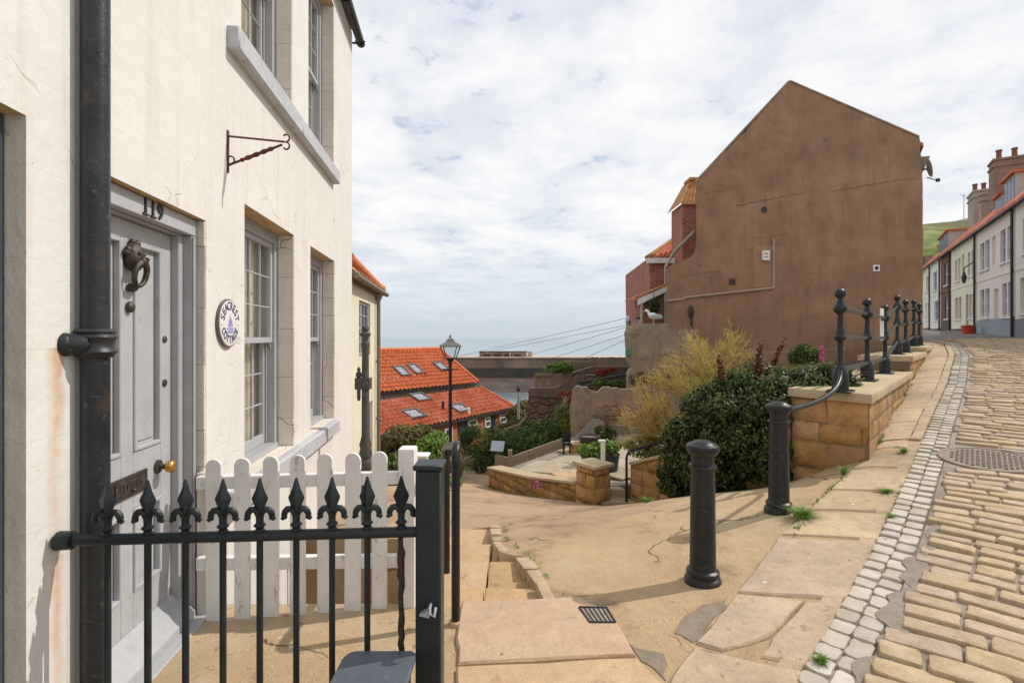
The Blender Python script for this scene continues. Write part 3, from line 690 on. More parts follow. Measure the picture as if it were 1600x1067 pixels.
# flags beside the steps, treads, kerb of the ramp
mb = MB()
for f in ([(712,1003),(722,944),(906,937),(958,966),(993,1028),(845,1036),(715,1042)], [(712,1048),(850,1041),(996,1034),(1044,1080),(1030,1160),(712,1160)]):
    slab(mb, orient([G(*p) for p in f]), top=0.025, dep=0.4)
struct(mb.build('landing_slabs', FLAGP, smooth=30))
mb = MB()
for (y0, y1, z) in ((3.33, 3.66, -0.09), (3.66, 4.33, -0.19), (4.34, 5.0, -0.32), (5.0, 5.68, -0.42)):
    xm = -0.30 + 0.3*(y0 > 4)
    for xa, xb in ((-0.62, -0.20), (-0.19, None)):
        r0 = xb if xb is not None else chan_x(y0) + 0.03; r1 = xb if xb is not None else chan_x(y1) + 0.03
        if r0 - xa < 0.03: continue
        lo = [(xa+0.004, y0+0.004, z-0.35), (r0, y0+0.004, z-0.35), (max(r1, xa+0.02), y1-0.004, z-0.35), (xa+0.004, y1-0.004, z-0.35)]
        hi = [(p[0], p[1], z + rg.uniform(-0.006,0.006)) for p in lo]
        mb.hexa(lo, hi)
struct(mb.build('path_steps', TREAD, smooth=30, bevel=0.012, seg=2))
mb = MB(); y = 3.32
while y < 5.65:
    l = rg.uniform(0.16, 0.42); w = rg.uniform(0.08, 0.15)
    y1 = min(y + l, 5.7)
    z0 = h(chan_x(y), y) + rg.uniform(0.004,0.035); z1 = h(chan_x(y1), y1) + rg.uniform(0.004,0.035)
    a, b = chan_x(y) + rg.uniform(-.01,.01), chan_x(y1) + rg.uniform(-.01,.01)
    lo = [(a, y+0.005, -1), (a+w, y+0.005, -1), (b+w, y1-0.005, -1), (b, y1-0.005, -1)]
    mb.hexa(lo, [(lo[0][0],lo[0][1],z0),(lo[1][0],lo[1][1],z0),(lo[2][0],lo[2][1],z1),(lo[3][0],lo[3][1],z1)])
    y = y1
struct(mb.build('step_kerb', KERB, smooth=30, bevel=0.02, seg=2))
# dark patched tarmac by the flags
mb = MB()
for f in ([(1052,990),(1070,960),(1098,944),(1136,936),(1140,948),(1100,990),(1082,1006)], [(955,985),(985,1010),(1040,1022),(1046,1040),(1042,1066),(1000,1034)]):
    slab(mb, orient([G(*p) for p in f]), top=0.006, jit=0.028)
struct(mb.build('tarmac_patch', PATCH, smooth=30))
# bump of concrete at the wall corner
mb = MB(); c = G(1348, 704)
mb.ball((c.x+0.02, c.y+0.02, c.z-0.05), (0.34, 0.20, 0.10), 16, 8)
struct(mb.build('concrete_ramp', PATIO, smooth=60))
# far road and pavement beyond the setts
def band(u0, u1, vfun0, vfun1, off, n=30, m=8):
    rows = []
    for u in np.linspace(u0, u1, n):
        vs = np.linspace(vfun0(u), vfun1(u), m); P = [xy(u, v) for v in vs]; Z = hN([p[0] for p in P], [p[1] for p in P]) + off
        rows.append([Vector((p[0], p[1], z)) for p, z in zip(P, Z)])
    return rows
struct(MB().grid(band(24.4, 62, lambda u: -2.2 - 0.02*(u-24), lambda u: 6.2, 0.03)).build('far_road', ASPH, smooth=60))

# patio behind the railing, retaining edge
mb = MB(); mb.box(-3.2, -0.50, 0.4, 3.26, -1.6, 0.012); mb.hexa([(-0.74,3.27,-1.9),(-0.60,3.27,-1.9),(-0.60,5.3,-1.9),(-0.74,5.3,-1.9)], [(-0.74,3.27,-0.02),(-0.60,3.27,-0.02),(-0.60,5.3,-0.36),(-0.74,5.3,-0.36)])
p_ = struct(mb.build('patio', PATIO, bevel=0.015))

# ------------------------------------------------------------------ seacrest cottage (local: x along the wall, y into the wall)
W0 = Vector((-1.53, 0, 0)); WD = Vector((-0.115, 1, 0)).normalized(); WI = Vector((-WD.y, WD.x, 0))
WRZ = math.atan2(WD.y, WD.x)
def cw(px, py, dep=0.0):             # a sight line meets the plane DEP inside the wall face -> (s, z)
    o = W0 + WI * dep; r_ = Vector(((px-800)/800, 1, -(py-527)/800))
    nn = -WI
    t = nn.dot(o - Vector((0,0,0))) / nn.dot(r_)
    P = r_ * t
    return (P - W0).dot(WD), EYE + P.z
def cs(px, dep=0.0): return cw(px, 527, dep)[0]
WM = Matrix.Translation(W0) @ Matrix.Rotation(WRZ, 4, 'Z')
cot = thing('cottage', 'cream rendered cottage with grey door numbered 119 and tall sash windows', 'house', W0, WRZ)
S0, S1 = 2.07, cs(550)
DOOR = (2.13, cs(322), 0.02, 2.42)
G1 = (cs(382), cs(460), 0.66, 2.68); G2 = (cs(485), cs(523), 0.66, 2.68)
U1 = (cs(377), cs(457), 3.82, 5.95); U2 = (cs(482), cs(522), 3.82, 5.95)
BW = (4.75, 5.55, -1.5, -0.35)
def wall_holes(mb, x0, x1, z0, z1, holes, y, flip=False):
    X = sorted({x0, x1, *[a for q in holes for a in q[:2]]}); Z = sorted({z0, z1, *[a for q in holes for a in q[2:]]})
    for i in range(len(X)-1):
        for j in range(len(Z)-1):
            cx, cz = (X[i]+X[i+1])/2, (Z[j]+Z[j+1])/2
            if any(q[0] < cx < q[1] and q[2] < cz < q[3] for q in holes): continue
            f = (0,1,2,3) if not flip else (3,2,1,0)
            mb.add([(X[i],y,Z[j]),(X[i+1],y,Z[j]),(X[i+1],y,Z[j+1]),(X[i],y,Z[j+1])], [f])
holes = [DOOR, G1, G2, U1, U2, BW]
mb = MB(); wall_holes(mb, S0, S1, -2.6, 6.3, holes, 0.0); wall_holes(mb, S0, S1, -2.6, 6.3, holes, 0.32, True)
mb.box(S1-0.32, S1, 0.33, 5.5, -2.6, 6.3); mb.box(S0, S0+0.3, 0.33, 5.5, -2.6, 6.3); mb.box(S0+0.31, S1-0.33, 5.2, 5.5, -2.6, 6.3)
mb.add([(S1,0,-2.6),(S1,0.33,-2.6),(S1,0.33,6.3),(S1,0,6.3)], [(0,1,2,3)])
mb.box(S0+0.31, S1-0.33, 0.33, 5.19, 2.85, 3.1)
wallo = mb.build('wall', CREAM, cot)
# reveals (painted stone jambs) and bare stone heads
lr = random.Random(5)
for qi, q in enumerate(holes):
    a, b, z0, z1 = q
    hd = MB().add([(a,0,z1),(b,0,z1),(b,0.32,z1),(a,0.32,z1)], [(0,1,2,3)]).build('window_head' if qi else 'door_head', SOFFIT, cot)
    for xx, fl_ in ((b, False), (a, True)):
        mb = MB(); mb.add([(xx,0,z0),(xx,0.32,z0),(xx,0.32,z1),(xx,0,z1)], [(3,2,1,0) if fl_ else (0,1,2,3)])
        if not fl_ and qi < 5:       # worn block faces on the far jamb
            z = z0
            while z < z1 - 0.05:
                hh = lr.uniform(0.22, 0.5); zt_ = min(z + hh, z1); x_ = xx - lr.uniform(0.004, 0.012); d_i = 0.14 + lr.uniform(0, 0.01)
                mb.add([(x_,0.008,z+0.004),(x_,d_i,z+0.004),(x_,d_i,zt_-0.004),(x_,0.008,zt_-0.004),(xx,0.001,z),(xx,0.155,z),(xx,0.155,zt_),(xx,0.001,zt_)], [(0,1,2,3),(4,5,1,0),(5,6,2,1),(6,7,3,2),(7,4,0,3)])
                z += hh
        mb.build('jamb', REVEAL, cot)
    if qi: MB().add([(a,0,z0),(b,0,z0),(b,0.32,z0),(a,0.32,z0)], [(3,2,1,0)]).build('window_ledge', REVEAL, cot)
for (z0, z1) in ((0.50, 0.655), (3.65, 3.815)):
    mb = MB()
    mb.box(cs(390, -0.08) - 0.18, cs(460), -0.085, 0.02, z0, z1); mb.box(cs(460)+0.006, cs(531, -0.08), -0.085, 0.02, z0, z1)
    sl = mb.build('window_sill', SILLM, cot, bevel=0.012, smooth=40)
def sash_window(q, nx=4, nz=3):
    a, b, z0, z1 = q; d = 0.155; fw = 0.075
    f = MB(); f.box(a, a+fw, d, d+0.16, z0, z1); f.box(b-fw, b, d, d+0.16, z0, z1)
    f.box(a+fw, b-fw, d, d+0.16, z1-0.10, z1); f.box(a+fw, b-fw, d-0.03, d+0.16, z0, z0+0.05)
    f.box(a+fw, a+fw+0.02, d+0.068, d+0.082, z0+0.05, z1-0.10); f.box(b-fw-0.02, b-fw, d+0.068, d+0.082, z0+0.05, z1-0.10)
    win = f.build('window', GREYD, cot, bevel=0.004)
    x0, x1 = a+fw+0.003, b-fw-0.003; zm = (z0+z1)/2
    for nm, y, za, zb in (('upper_sash', d+0.022, zm-0.02, z1-0.102), ('lower_sash', d+0.086, z0+0.052, zm+0.025)):
        st = 0.045; br = 0.085 if nm == 'lower_sash' else 0.05
        m = MB(); t = 0.042
        m.box(x0, x0+st, y, y+t, za, zb); m.box(x1-st, x1, y, y+t, za, zb)
        m.box(x0+st, x1-st, y, y+t, za, za+br); m.box(x0+st, x1-st, y, y+t, zb-st, zb)
        gx0, gx1, gz0, gz1 = x0+st, x1-st, za+br, zb-st
        for k in range(1, nx):
            xx = gx0 + (gx1-gx0)*k/nx; m.box(xx-0.006, xx+0.006, y+0.008, y+0.032, gz0, gz1)
        for k in range(1, nz):
            zz_ = gz0 + (gz1-gz0)*k/nz; m.box(gx0, gx1, y+0.0095, y+0.0305, zz_-0.006, zz_+0.006)
        if nm == 'upper_sash':
            for xx in (x0+0.02, x1-0.02):
                m.tube([(xx, y+0.02, za), (xx, y+0.01, za-0.03), (xx+0.01, y+0.01, za-0.05), (xx+0.02, y+0.015, za-0.035)], 0.007, 6)
        sh = m.build(nm, GREY, win, bevel=0.003)
        # the panes of a sash
        g = MB(); g.add([(gx0,y+0.020,gz0),(gx1,y+0.020,gz0),(gx1,y+0.020,gz1),(gx0,y+0.020,gz1)], [(0,1,2,3)])
        g.build('panes', GLASS, win)
    c = MB()
    for (ca, cb_) in ((a+0.02, a+0.40*(b-a)), (b-0.54*(b-a), b-0.02)):
        rows = []
        for zz_ in (z0+0.02, z1-0.04):
            rows.append([Vector((ca+(cb_-ca)*k/40, d+0.20+0.03*math.sin(k*0.95)+0.012*math.sin(k*2.3), zz_)) for k in range(41)])
        c.grid(rows)
    c.build('curtain', CURT, win, smooth=60)
for q in (G1, G2, U1, U2): sash_window(q)
a, b, z0, z1 = BW
f = MB(); f.box(a, a+0.06, 0.1, 0.2, z0, z1); f.box(b-0.06, b, 0.1, 0.2, z0, z1); f.box(a+0.06, b-0.06, 0.1, 0.2, z1-0.06, z1); f.box((a+b)/2-0.02,(a+b)/2+0.02,0.105,0.195,z0-0.01,z1-0.05)
bw = f.build('window', WHITE, cot, bevel=0.004); MB().add([(a+.06,.15,z0),(b-.06,.15,z0),(b-.06,.15,z1-.06),(a+.06,.15,z1-.06)],[(0,1,2,3)]).build('panes', GLASS, bw)
# door
a, b, z0, z1 = DOOR
mb = MB(); mb.box(a, b-0.03, 0.045, 0.20, 2.315, 2.415)
lin = mb.build('lintel', GREY, cot, bevel=0.004)
mb = MB()
sN = cw(238, 327, 0.045)[0]; zN = 2.366
MN = Matrix.Translation((sN, 0.043, zN)) @ Matrix.Rotation(R(90), 4, 'X')
for ch, dx in (('1', -0.065), ('1', 0.0), ('9', 0.068)):
    text_to(mb, ch, 0.115, MN @ Matrix.Translation((dx, 0, 0)), 0.005, 0.002)
for dx in (-0.065, 0.0):
    mb.box(sN+dx-0.022, sN+dx+0.026, 0.037, 0.0455, zN-0.042, zN-0.032)
mb.build('house_number', BLACK, lin)
mb = MB(); fr0 = cs(305, 0.06); fl = cs(275, 0.10)
leaf0, leaf1 = 2.26, cs(268, 0.14); LZ0, LZ1 = 0.125, 2.30
mb.box(leaf1+0.004, leaf1+0.05, 0.10, 0.22, 0.02, 2.314); mb.box(leaf1+0.05, b-0.045, 0.05, 0.22, 0.02, 2.314); mb.box(leaf1+0.052, leaf1+0.075, 0.038, 0.05, 0.02, 2.31)
mb.box(a, leaf0-0.004, 0.05, 0.22, 0.02, 2.314); mb.box(leaf0-0.004, leaf1+0.004, 0.10, 0.22, LZ1+0.004, 2.314)
mb.build('door_frame', GREYD, cot, bevel=0.005)
mb = MB(); Y0, Y1 = 0.145, 0.19
cx = (leaf0+leaf1)/2; stile = 0.105; mun = 0.05
mb.box(leaf0, leaf0+stile, Y0, Y1, LZ0, LZ1); mb.box(leaf1-stile, leaf1, Y0, Y1, LZ0, LZ1); mb.box(cx-mun, cx+mun, Y0, Y1, LZ0, LZ1)
for (xa, xb) in ((leaf0+stile, cx-mun), (cx+mun, leaf1-stile)):
    for (za, zb) in ((LZ0, LZ0+0.24), (0.80, 1.10), (LZ1-0.10, LZ1)): mb.box(xa, xb, Y0, Y1, za, zb)
    for (za, zb) in ((LZ0+0.24, 0.80), (1.10, LZ1-0.10)):
        mb.box(xa, xb, Y0+0.024, Y1, za, zb)
        t = 0.022
        mb.box(xa, xa+t, Y0-0.010, Y0+0.024, za, zb); mb.box(xb-t, xb, Y0-0.010, Y0+0.024, za, zb); mb.box(xa+t, xb-t, Y0-0.010, Y0+0.024, za, za+t); mb.box(xa+t, xb-t, Y0-0.010, Y0+0.024, zb-t, zb)
        mb.box(xa+t+0.02, xb-t-0.02, Y0+0.014, Y0+0.024, za+t+0.02, zb-t-0.02)
door = mb.build('door', GREY, cot, bevel=0.004)
mb = MB(); mb.add([(leaf0-0.02,0.02,0.0205),(leaf1+0.03,0.02,0.0205),(leaf1+0.03,0.02,0.06),(leaf0-0.02,0.02,0.06),(leaf0-0.02,0.144,0.0205),(leaf1+0.03,0.144,0.0205),(leaf1+0.03,0.144,0.18),(leaf0-0.02,0.144,0.18)],
    [(0,1,2,3),(3,2,6,7),(1,5,6,2),(0,3,7,4),(4,7,6,5),(0,4,5,1)])
mb.box(a, b, -0.05, 0.30, -0.2, 0.02)
mb.build('weather_board', GREY, door, bevel=0.004)
# lion head knocker
kz = cw(203, 402, 0.13)[1]; kx = cx + 0.005
mb = MB()
mb.ball((kx, Y0-0.03, kz), (0.055, 0.045, 0.075), 14, 10); lr = random.Random(2)
for k in range(26):
    an = lr.uniform(0, 2*math.pi); rr = lr.uniform(0.035, 0.062)
    mb.ball((kx+rr*math.cos(an)*0.9, Y0-0.015-lr.uniform(0,0.02), kz+0.015+rr*1.1*math.sin(an)), (lr.uniform(.012,.02), .018, lr.uniform(.012,.022)), 8, 5)
mb.ball((kx, Y0-0.075, kz-0.02), (0.026, 0.025, 0.024), 10, 6); mb.ball((kx, Y0-0.095, kz-0.008), (0.013, 0.010, 0.010), 8, 5)
mb.ball((kx-0.02, Y0-0.068, kz+0.018), 0.010, 8, 5); mb.ball((kx+0.02, Y0-0.068, kz+0.018), 0.010, 8, 5)
kn = mb.build('knocker', BRONZE, door, smooth=60)
mb = MB(); ring = [(kx+0.048*math.sin(t_), Y0-0.062+0.012*math.cos(t_), kz-0.085-0.062*math.cos(t_)) for t_ in np.linspace(0.0, 2*math.pi, 25)]
mb.tube(ring, [0.010+0.006*abs(math.sin(t_/2)) for t_ in np.linspace(0, 2*math.pi, 25)][::-1], 8, False)
mb.ball((kx, Y0-0.02, kz-0.155), (0.024, 0.03, 0.024), 10, 6)
mb.ball((kx, Y0-0.012, kz-0.255), (0.027, 0.02, 0.03), 12, 7)
mb.build('knocker_ring', BRONZE, door, smooth=60)
mb = MB(); lz = cw(200, 760, 0.14)[1]
mb.box(cx-0.155, cx+0.155, Y0-0.012, Y0-0.0005, lz-0.055, lz+0.055); mb.box(cx-0.12, cx+0.12, Y0-0.019, Y0-0.012, lz-0.035, lz+0.035); mb.ball((cx+0.01, Y0-0.028, lz-0.022), 0.010, 8, 5)
text_to(mb, 'LETTERS', 0.050, Matrix.Translation((cx, Y0-0.020, lz+0.004)) @ Matrix.Rotation(R(90), 4, 'X'), 0.002)
mb.build('letter_plate', BRONZE, door, bevel=0.002)
for (py, r0) in ((530, 0.020), (598, 0.022)):
    s_, z_ = cw(258, py, 0.14)
    MB().lathe([(r0,0),(r0,0.006),(r0*0.7,0.010),(0.004,0.010)], (0,0,0), 14, Matrix.Translation((s_, Y0, z_)) @ Matrix.Rotation(R(90), 4, 'X')).build('lock', BRONZE, door, smooth=40)
s_, z_ = cw(252, 728, 0.13)
mk = Matrix.Translation((s_-0.01, Y0, z_)) @ Matrix.Rotation(R(90), 4, 'X')
MB().lathe([(0.040,0),(0.038,0.010),(0.018,0.014),(0.013,0.045),(0.02,0.05)], (0,0,0), 16, mk).build('handle_rose', BRONZE, door, smooth=50)
MB().lathe([(0.014,0.045),(0.030,0.052),(0.036,0.068),(0.030,0.086),(0.012,0.094),(0.002,0.094)], (0,0,0), 16, mk).build('door_handle', BRASS, door, smooth=70)
# gutter, roof
mb = MB(); gy, gz = -0.115, 6.20; rows = []
for s_ in np.linspace(S0-1.0, S1+0.10, 12):
    rows.append([Vector((s_, gy-0.062*math.cos(t_), gz-0.062*math.sin(t_))) for t_ in np.linspace(0, math.pi, 9)])
mb.grid(rows)
mb.add([(S1+0.101, gy-0.064*math.cos(t_), gz-0.064*math.sin(t_)) for t_ in np.linspace(0, math.pi, 9)], [tuple(range(9))])
for s_ in (3.2, 4.4, 5.6, 6.8, S1+0.02):
    mb.tube([(s_, gy-0.068*math.cos(t_), gz-0.068*math.sin(t_)) for t_ in np.linspace(0, math.pi, 9)] , 0.010, 6); mb.box(s_-0.012, s_+0.012, gy+0.06, 0.0, gz-0.05, gz-0.03)
mb.build('gutter', PIPE, cot, smooth=50)
mb = MB(); mb.add([(S0-0.02,-0.12,6.28),(S1+0.06,-0.12,6.28),(S1+0.06,2.7,8.3),(S0-0.02,2.7,8.3),(S0-0.02,-0.12,6.36),(S1+0.06,-0.12,6.36),(S1+0.06,2.7,8.4),(S0-0.02,2.7,8.4)],
    [(3,2,1,0),(4,5,6,7),(0,1,5,4),(1,2,6,5),(3,0,4,7)])
mb.add([(S0-0.02,5.6,6.28),(S1+0.06,5.6,6.28),(S1+0.06,2.7,8.3),(S0-0.02,2.7,8.3),(S0-0.02,5.6,6.36),(S1+0.06,5.6,6.36),(S1+0.06,2.7,8.4),(S0-0.02,2.7,8.4)],
    [(0,1,2,3),(7,6,5,4),(4,5,1,0),(5,6,2,1),(7,4,0,3)])
mb.add([(S1-0.01,0,6.3),(S1-0.01,5.5,6.3),(S1-0.01,2.72,8.25)], [(0,1,2)])
mb.build('roof', PANT2, cot)

# neighbouring white house at the near end
nb = thing('white_house', 'whitewashed house front with recessed dark doorway beside the thick black downpipe', 'house', W0, WRZ)
DH = (cs(0)-0.85, cs(35), 0.0, cw(18, 172)[1])
mb = MB(); NX0 = -4.0
wall_holes(mb, NX0, S0-0.004, -1.0, 6.3, [DH], -0.012)
mb.add([(S0-0.004,-0.012,-1),(S0-0.004,0.4,-1),(S0-0.004,0.4,6.3),(S0-0.004,-0.012,6.3)], [(0,1,2,3)])
mb.box(NX0, S0-0.01, 0.35, 0.6, -1, 6.3)
mb.build('wall', WHITEP, nb)
mb = MB(); a, b, z0, z1 = DH
mb.add([(b,-0.012,z0),(b,0.2,z0),(b,0.2,z1),(b,-0.012,z1)], [(0,1,2,3)]); mb.build('jambs', REVEAL, nb)
MB().add([(a,-0.012,z1),(b,-0.012,z1),(b,0.2,z1),(a,0.2,z1)], [(0,1,2,3)]).build('window_heads', SOFFIT, nb)
DKB = mat('dark_blue_paint', (0.045,0.055,0.07), (0.06,0.07,0.085), rough=0.4)
MB().box(a-0.05, b-0.001, 0.055, 0.12, z0, z1-0.001).build('door', DKB, nb, bevel=0.004)

# downpipe
PC = W0 + WI * (-0.066); ps = cs(149, -0.066); PP = PC + WD * ps
dp = thing('downpipe', 'thick glossy black cast iron downpipe with rusty collar between two house fronts', 'drainpipe', (PP.x, PP.y, 0))
MB().tube([(PP.x, PP.y, 0.0), (PP.x, PP.y, 3.2), (PP.x, PP.y, 6.5)], 0.050, 24).build('pipe', PIPE, dp, smooth=50)
kz = EYE - (538-527)/800*PP.y
mb = MB(); mb.lathe([(0.058,-0.055),(0.064,-0.050),(0.064,-0.043),(0.070,-0.040),(0.075,-0.030),(0.070,-0.020),(0.066,-0.015),(0.066,0.015),(0.070,0.020),(0.075,0.030),(0.070,0.038),(0.066,0.042),(0.072,0.052),(0.066,0.060),(0.056,0.064)], (PP.x, PP.y, kz), 24)
mb.build('collar', PIPE, dp, smooth=50)
mb = MB()
e1 = PP - WD * 0.045; e2 = PP - WD * 0.085 + WI * 0.06
mb.tube([e1 + Vector((0,0,kz)), e1.lerp(e2, 0.5) + Vector((0,0,kz)), e2 + Vector((0,0,kz))], [0.040, 0.045, 0.042], 14); mb.ball(e2 + Vector((0,0,kz)), (0.045, 0.045, 0.048), 12, 8)
mb.ball(e1.lerp(e2, 0.6) + Vector((0,0,kz)) - WI*0.045, 0.014, 8, 5)
mb.build('bracket', PIPE, dp, smooth=60)

# hanging sign bracket
bs, bz = cw(355, 238); bt = cw(355, 204)[1]; bb = cw(355, 270)[1]
br = thing('sign_bracket', 'empty rusty iron hanging bracket with twisted bar above the plaque', 'bracket', W0, WRZ)
tip_s, tip_z = bs + 0.02, None
LB = 0.40
def wl(px, py, out):                 # point on plane OUT in front of the wall
    s_, z_ = cw(px, py, -out); return Vector((s_, -out, z_))
# the arm sticks out at a right angle to the wall: solve its reach from where its tip shows
best = min((abs(cs(445, -o_) - bs), o_) for o_ in np.linspace(0.1, 0.9, 161))[1]
ztip = EYE - (222-527)/800 * (WM @ Vector((bs, -best, 0))).y
ztop = cw(355, 213)[1]; zlow = cw(355, 258)[1]
MB().box(bs-0.012, bs+0.012, -0.010, -0.001, bb, bt).build('wall_bar', RUSTY, br, bevel=0.002)
MB().tube([(bs, -0.008, ztop), (bs, -best, ztip)], 0.007, 6).build('arm', RUSTY, br, smooth=60)
mb = MB(); pts = [Vector((bs, -0.01, zlow)).lerp(Vector((bs, -best*0.95, ztip-0.02)), k/24) for k in range(25)]
mb.tube(pts, [0.008 if (k < 6 or k > 19) else 0.0085+0.008*abs(math.sin(k*0.9)) for k in range(25)], 6)
mb.tube([(bs, -0.01-0.03*math.sin(t_)-0.004*t_, zlow+0.03-0.03*math.cos(t_)) for t_ in np.linspace(0, 4.6, 12)], 0.006, 6)
mb.build('twisted_bar', RUSTY, br, smooth=60)
mb = MB()
for sg in (1, -1):
    mb.tube([(bs, -best-0.005-0.030*math.sin(t_)*(1-0.12*t_), ztip+sg*(0.030-0.030*math.cos(t_)*(1-0.1*t_)) ) for t_ in np.linspace(0, 4.2, 16)], 0.006, 6)
mb.build('scroll', RUSTY, br, smooth=60)

# plaque
ps_, pz_ = cw(357, 505, -0.015); pr = 0.163
pq = thing('name_plaque', 'round white name plaque with dark blue letters on the cream wall', 'plaque', W0, WRZ)
MR = Matrix.Translation((ps_, -0.002, pz_)) @ Matrix.Rotation(R(90), 4, 'X')
MB().lathe([(pr-0.004,0.0),(pr,0.004),(pr,0.018),(pr-0.006,0.020),(pr-0.012,0.0185)], (0,0,0), 48, MR).build('rim', PLAQ_RIM, pq, smooth=40)
MB().lathe([(pr-0.010,0.003),(pr-0.010,0.0225),(pr-0.016,0.0235),(0.002,0.0235)], (0,0,0), 48, MR).build('face', PLAQ, pq, smooth=40)
mb = MB()
w1 = 'SEACREST'; w2 = 'COTTAGE'
for i, ch in enumerate(w1):
    an = R(162 - 144*i/(len(w1)-1)); MM = MR @ Matrix.Translation((0.113*math.cos(an), 0.113*math.sin(an), 0.0245)) @ Matrix.Rotation(an - R(90), 4, 'Z') @ Matrix.Scale(0.85, 4, (1,0,0))
    text_to(mb, ch, 0.080, MM, 0.001, 0.0012)
for i, ch in enumerate(w2):
    an = R(-152 + 124*i/(len(w2)-1)); MM = MR @ Matrix.Translation((0.113*math.cos(an), 0.113*math.sin(an), 0.0245)) @ Matrix.Rotation(an + R(90), 4, 'Z') @ Matrix.Scale(0.85, 4, (1,0,0))
    text_to(mb, ch, 0.072, MM, 0.001, 0.0012)
for an in (R(186), R(-6)):
    mb.lathe([(0.005,0),(0.005,0.001),(0.001,0.001)], (0.128*math.cos(an), 0.128*math.sin(an), 0.0238), 8, MR)
mb.build('lettering', PLAQ_TXT, pq)
mb = MB()
for poly in ([(-0.05,-0.03),(0.055,-0.03),(0.045,-0.048),(-0.04,-0.048)], [(-0.065,-0.055),(0.0,-0.049),(0.068,-0.055),(0.045,-0.066),(-0.045,-0.066)], [(-0.006,-0.028),(0.006,-0.028),(0.004,0.055),(-0.004,0.055)],
             [(0.008,-0.02),(0.045,-0.022),(0.010,0.045)], [(-0.008,-0.02),(-0.038,-0.022),(-0.010,0.030)]):
    mb.extr([(x, y, 0.0238) for x, y in poly], (0,0,0.0012))
for i in range(len(mb.v)): mb.v[i] = MR @ mb.v[i]
mb.build('ship_drawing', PLAQ_BLUE, pq)

# ------------------------------------------------------------------ iron railing with spear heads
rl = thing('spear_railing', 'dark iron railing with nine fleur spear heads and square end post', 'railing', (-1.0, 2.06, 0))
RA = at(104, 842, 1.955); RB = at(655, 837, 2.07); RA.z = RB.z = 0.905
RA = Vector((RA.x, RA.y, 0.925)); RB = Vector((RB.x, RB.y, 0.915))
mb = MB(); d_ = (RB - RA).normalized(); nrm = Vector((-d_.y, d_.x, 0))
mb.tube([RA, RB], 0.0215, 12)
mb.tube([RA - d_*0.03, RA + d_*0.025], [0.036, 0.033], 10)
mb.build('rail', IRON, rl, smooth=50)
def spear(mb, p):
    # bud, collar, scrolls, faceted point; p is the top of the rail
    mb.lathe([(0.016,-0.005),(0.021,0.006),(0.013,0.014),(0.024,0.026),(0.014,0.036),(0.015,0.060),(0.020,0.072)], p, 10)
    for sx in (-1, 1):
        pts = [p + d_*(sx*a_) + Vector((0,0,b_)) for a_, b_ in ((0.004,0.064),(0.012,0.080),(0.022,0.088),(0.034,0.086),(0.043,0.076),(0.047,0.063),(0.044,0.054),(0.052,0.050),(0.058,0.055))]
        mb.tube(pts, [0.010,0.012,0.0135,0.0135,0.013,0.012,0.0105,0.009,0.006], 8)
    b = p + Vector((0,0,0.078))
    ring0 = [b + (d_*math.cos(a)*0.012 + nrm*math.sin(a)*0.012) for a in (0, math.pi/2, math.pi, 3*math.pi/2)]
    ring1 = [b + Vector((0,0,0.050)) + (d_*math.cos(a)*0.031 + nrm*math.sin(a)*0.022) for a in (0, math.pi/2, math.pi, 3*math.pi/2)]
    ring2 = [q + Vector((0,0,0.006)) for q in ring1]
    tipr = [b + Vector((0,0,0.132)) + (d_*math.cos(a)*0.004 + nrm*math.sin(a)*0.004) for a in (0, math.pi/2, math.pi, 3*math.pi/2)]
    midr = [b + Vector((0,0,0.088)) + (d_*math.cos(a)*0.0165 + nrm*math.sin(a)*0.013) for a in (0, math.pi/2, math.pi, 3*math.pi/2)]
    rings = [ring0, ring1, ring2, midr, tipr]
    vs = [q for r_ in rings for q in r_]
    fs = [(i*4+k, i*4+(k+1)%4, (i+1)*4+(k+1)%4, (i+1)*4+k) for i in range(4) for k in range(4)] + [(3,2,1,0),(16,17,18,19)]
    mb.add(vs, fs)
BARR = mat('rusted_bar', (0.022,0.018,0.016), (0.07,0.04,0.025), scale=40, rough=0.8, bump=1.0, bscale=30)
for i, px in enumerate((168, 231, 290, 348.5, 406, 463, 519, 574, 627)):
    t_ = 0
    for _ in range(30):
        q = RA.lerp(RB, t_); t_ += ((px-800)/800*q.y - q.x) / (RB.x-RA.x)
    q = RA.lerp(RB, t_)
    if i == 8:
        lr = random.Random(8); zt = np.linspace(0, 0.912, 34)
        bar = MB().tube([(q.x + lr.uniform(-.003,.003), q.y + lr.uniform(-.003,.003), z) for z in zt], [0.013+lr.uniform(-.003,.004) for _ in zt], 8).build('bar', BARR, rl, smooth=50)
    else:
        bar = MB().tube([(q.x, q.y, 0.0), (q.x, q.y, q.z)], 0.0125, 10).build('bar', IRON, rl, smooth=50)
    sp = MB(); spear(sp, Vector((q.x, q.y, q.z + 0.016))); sp.build('spear_head', IRON, bar, smooth=35)
# square end post with cap and latch
c = at(672, 900, 2.085)
mb = MB(); mb.box(c.x-0.051, c.x+0.051, c.y-0.051, c.y+0.051, 0, 1.170)
po = mb.build('post', IRON, rl, bevel=0.006, smooth=40)
mb = MB(); mb.box(c.x-0.060, c.x+0.060, c.y-0.060, c.y+0.060, 1.170, 1.192); mb.build('cap', IRON, po, bevel=0.005, smooth=40)
mb = MB(); lz = EYE - (940-527)/800*c.y
mb.tube([(c.x+0.012, c.y-0.052, lz+0.02), (c.x+0.012, c.y-0.085, lz+0.02), (c.x+0.014, c.y-0.095, lz), (c.x+0.030, c.y-0.09, lz-0.012), (c.x+0.034, c.y-0.075, lz+0.018)], 0.006, 8)
mb.extr([(c.x-0.03, c.y-0.053, lz-0.012), (c.x+0.008, c.y-0.053, lz-0.022), (c.x+0.010, c.y-0.053, lz+0.012)], (0,-0.03,0))
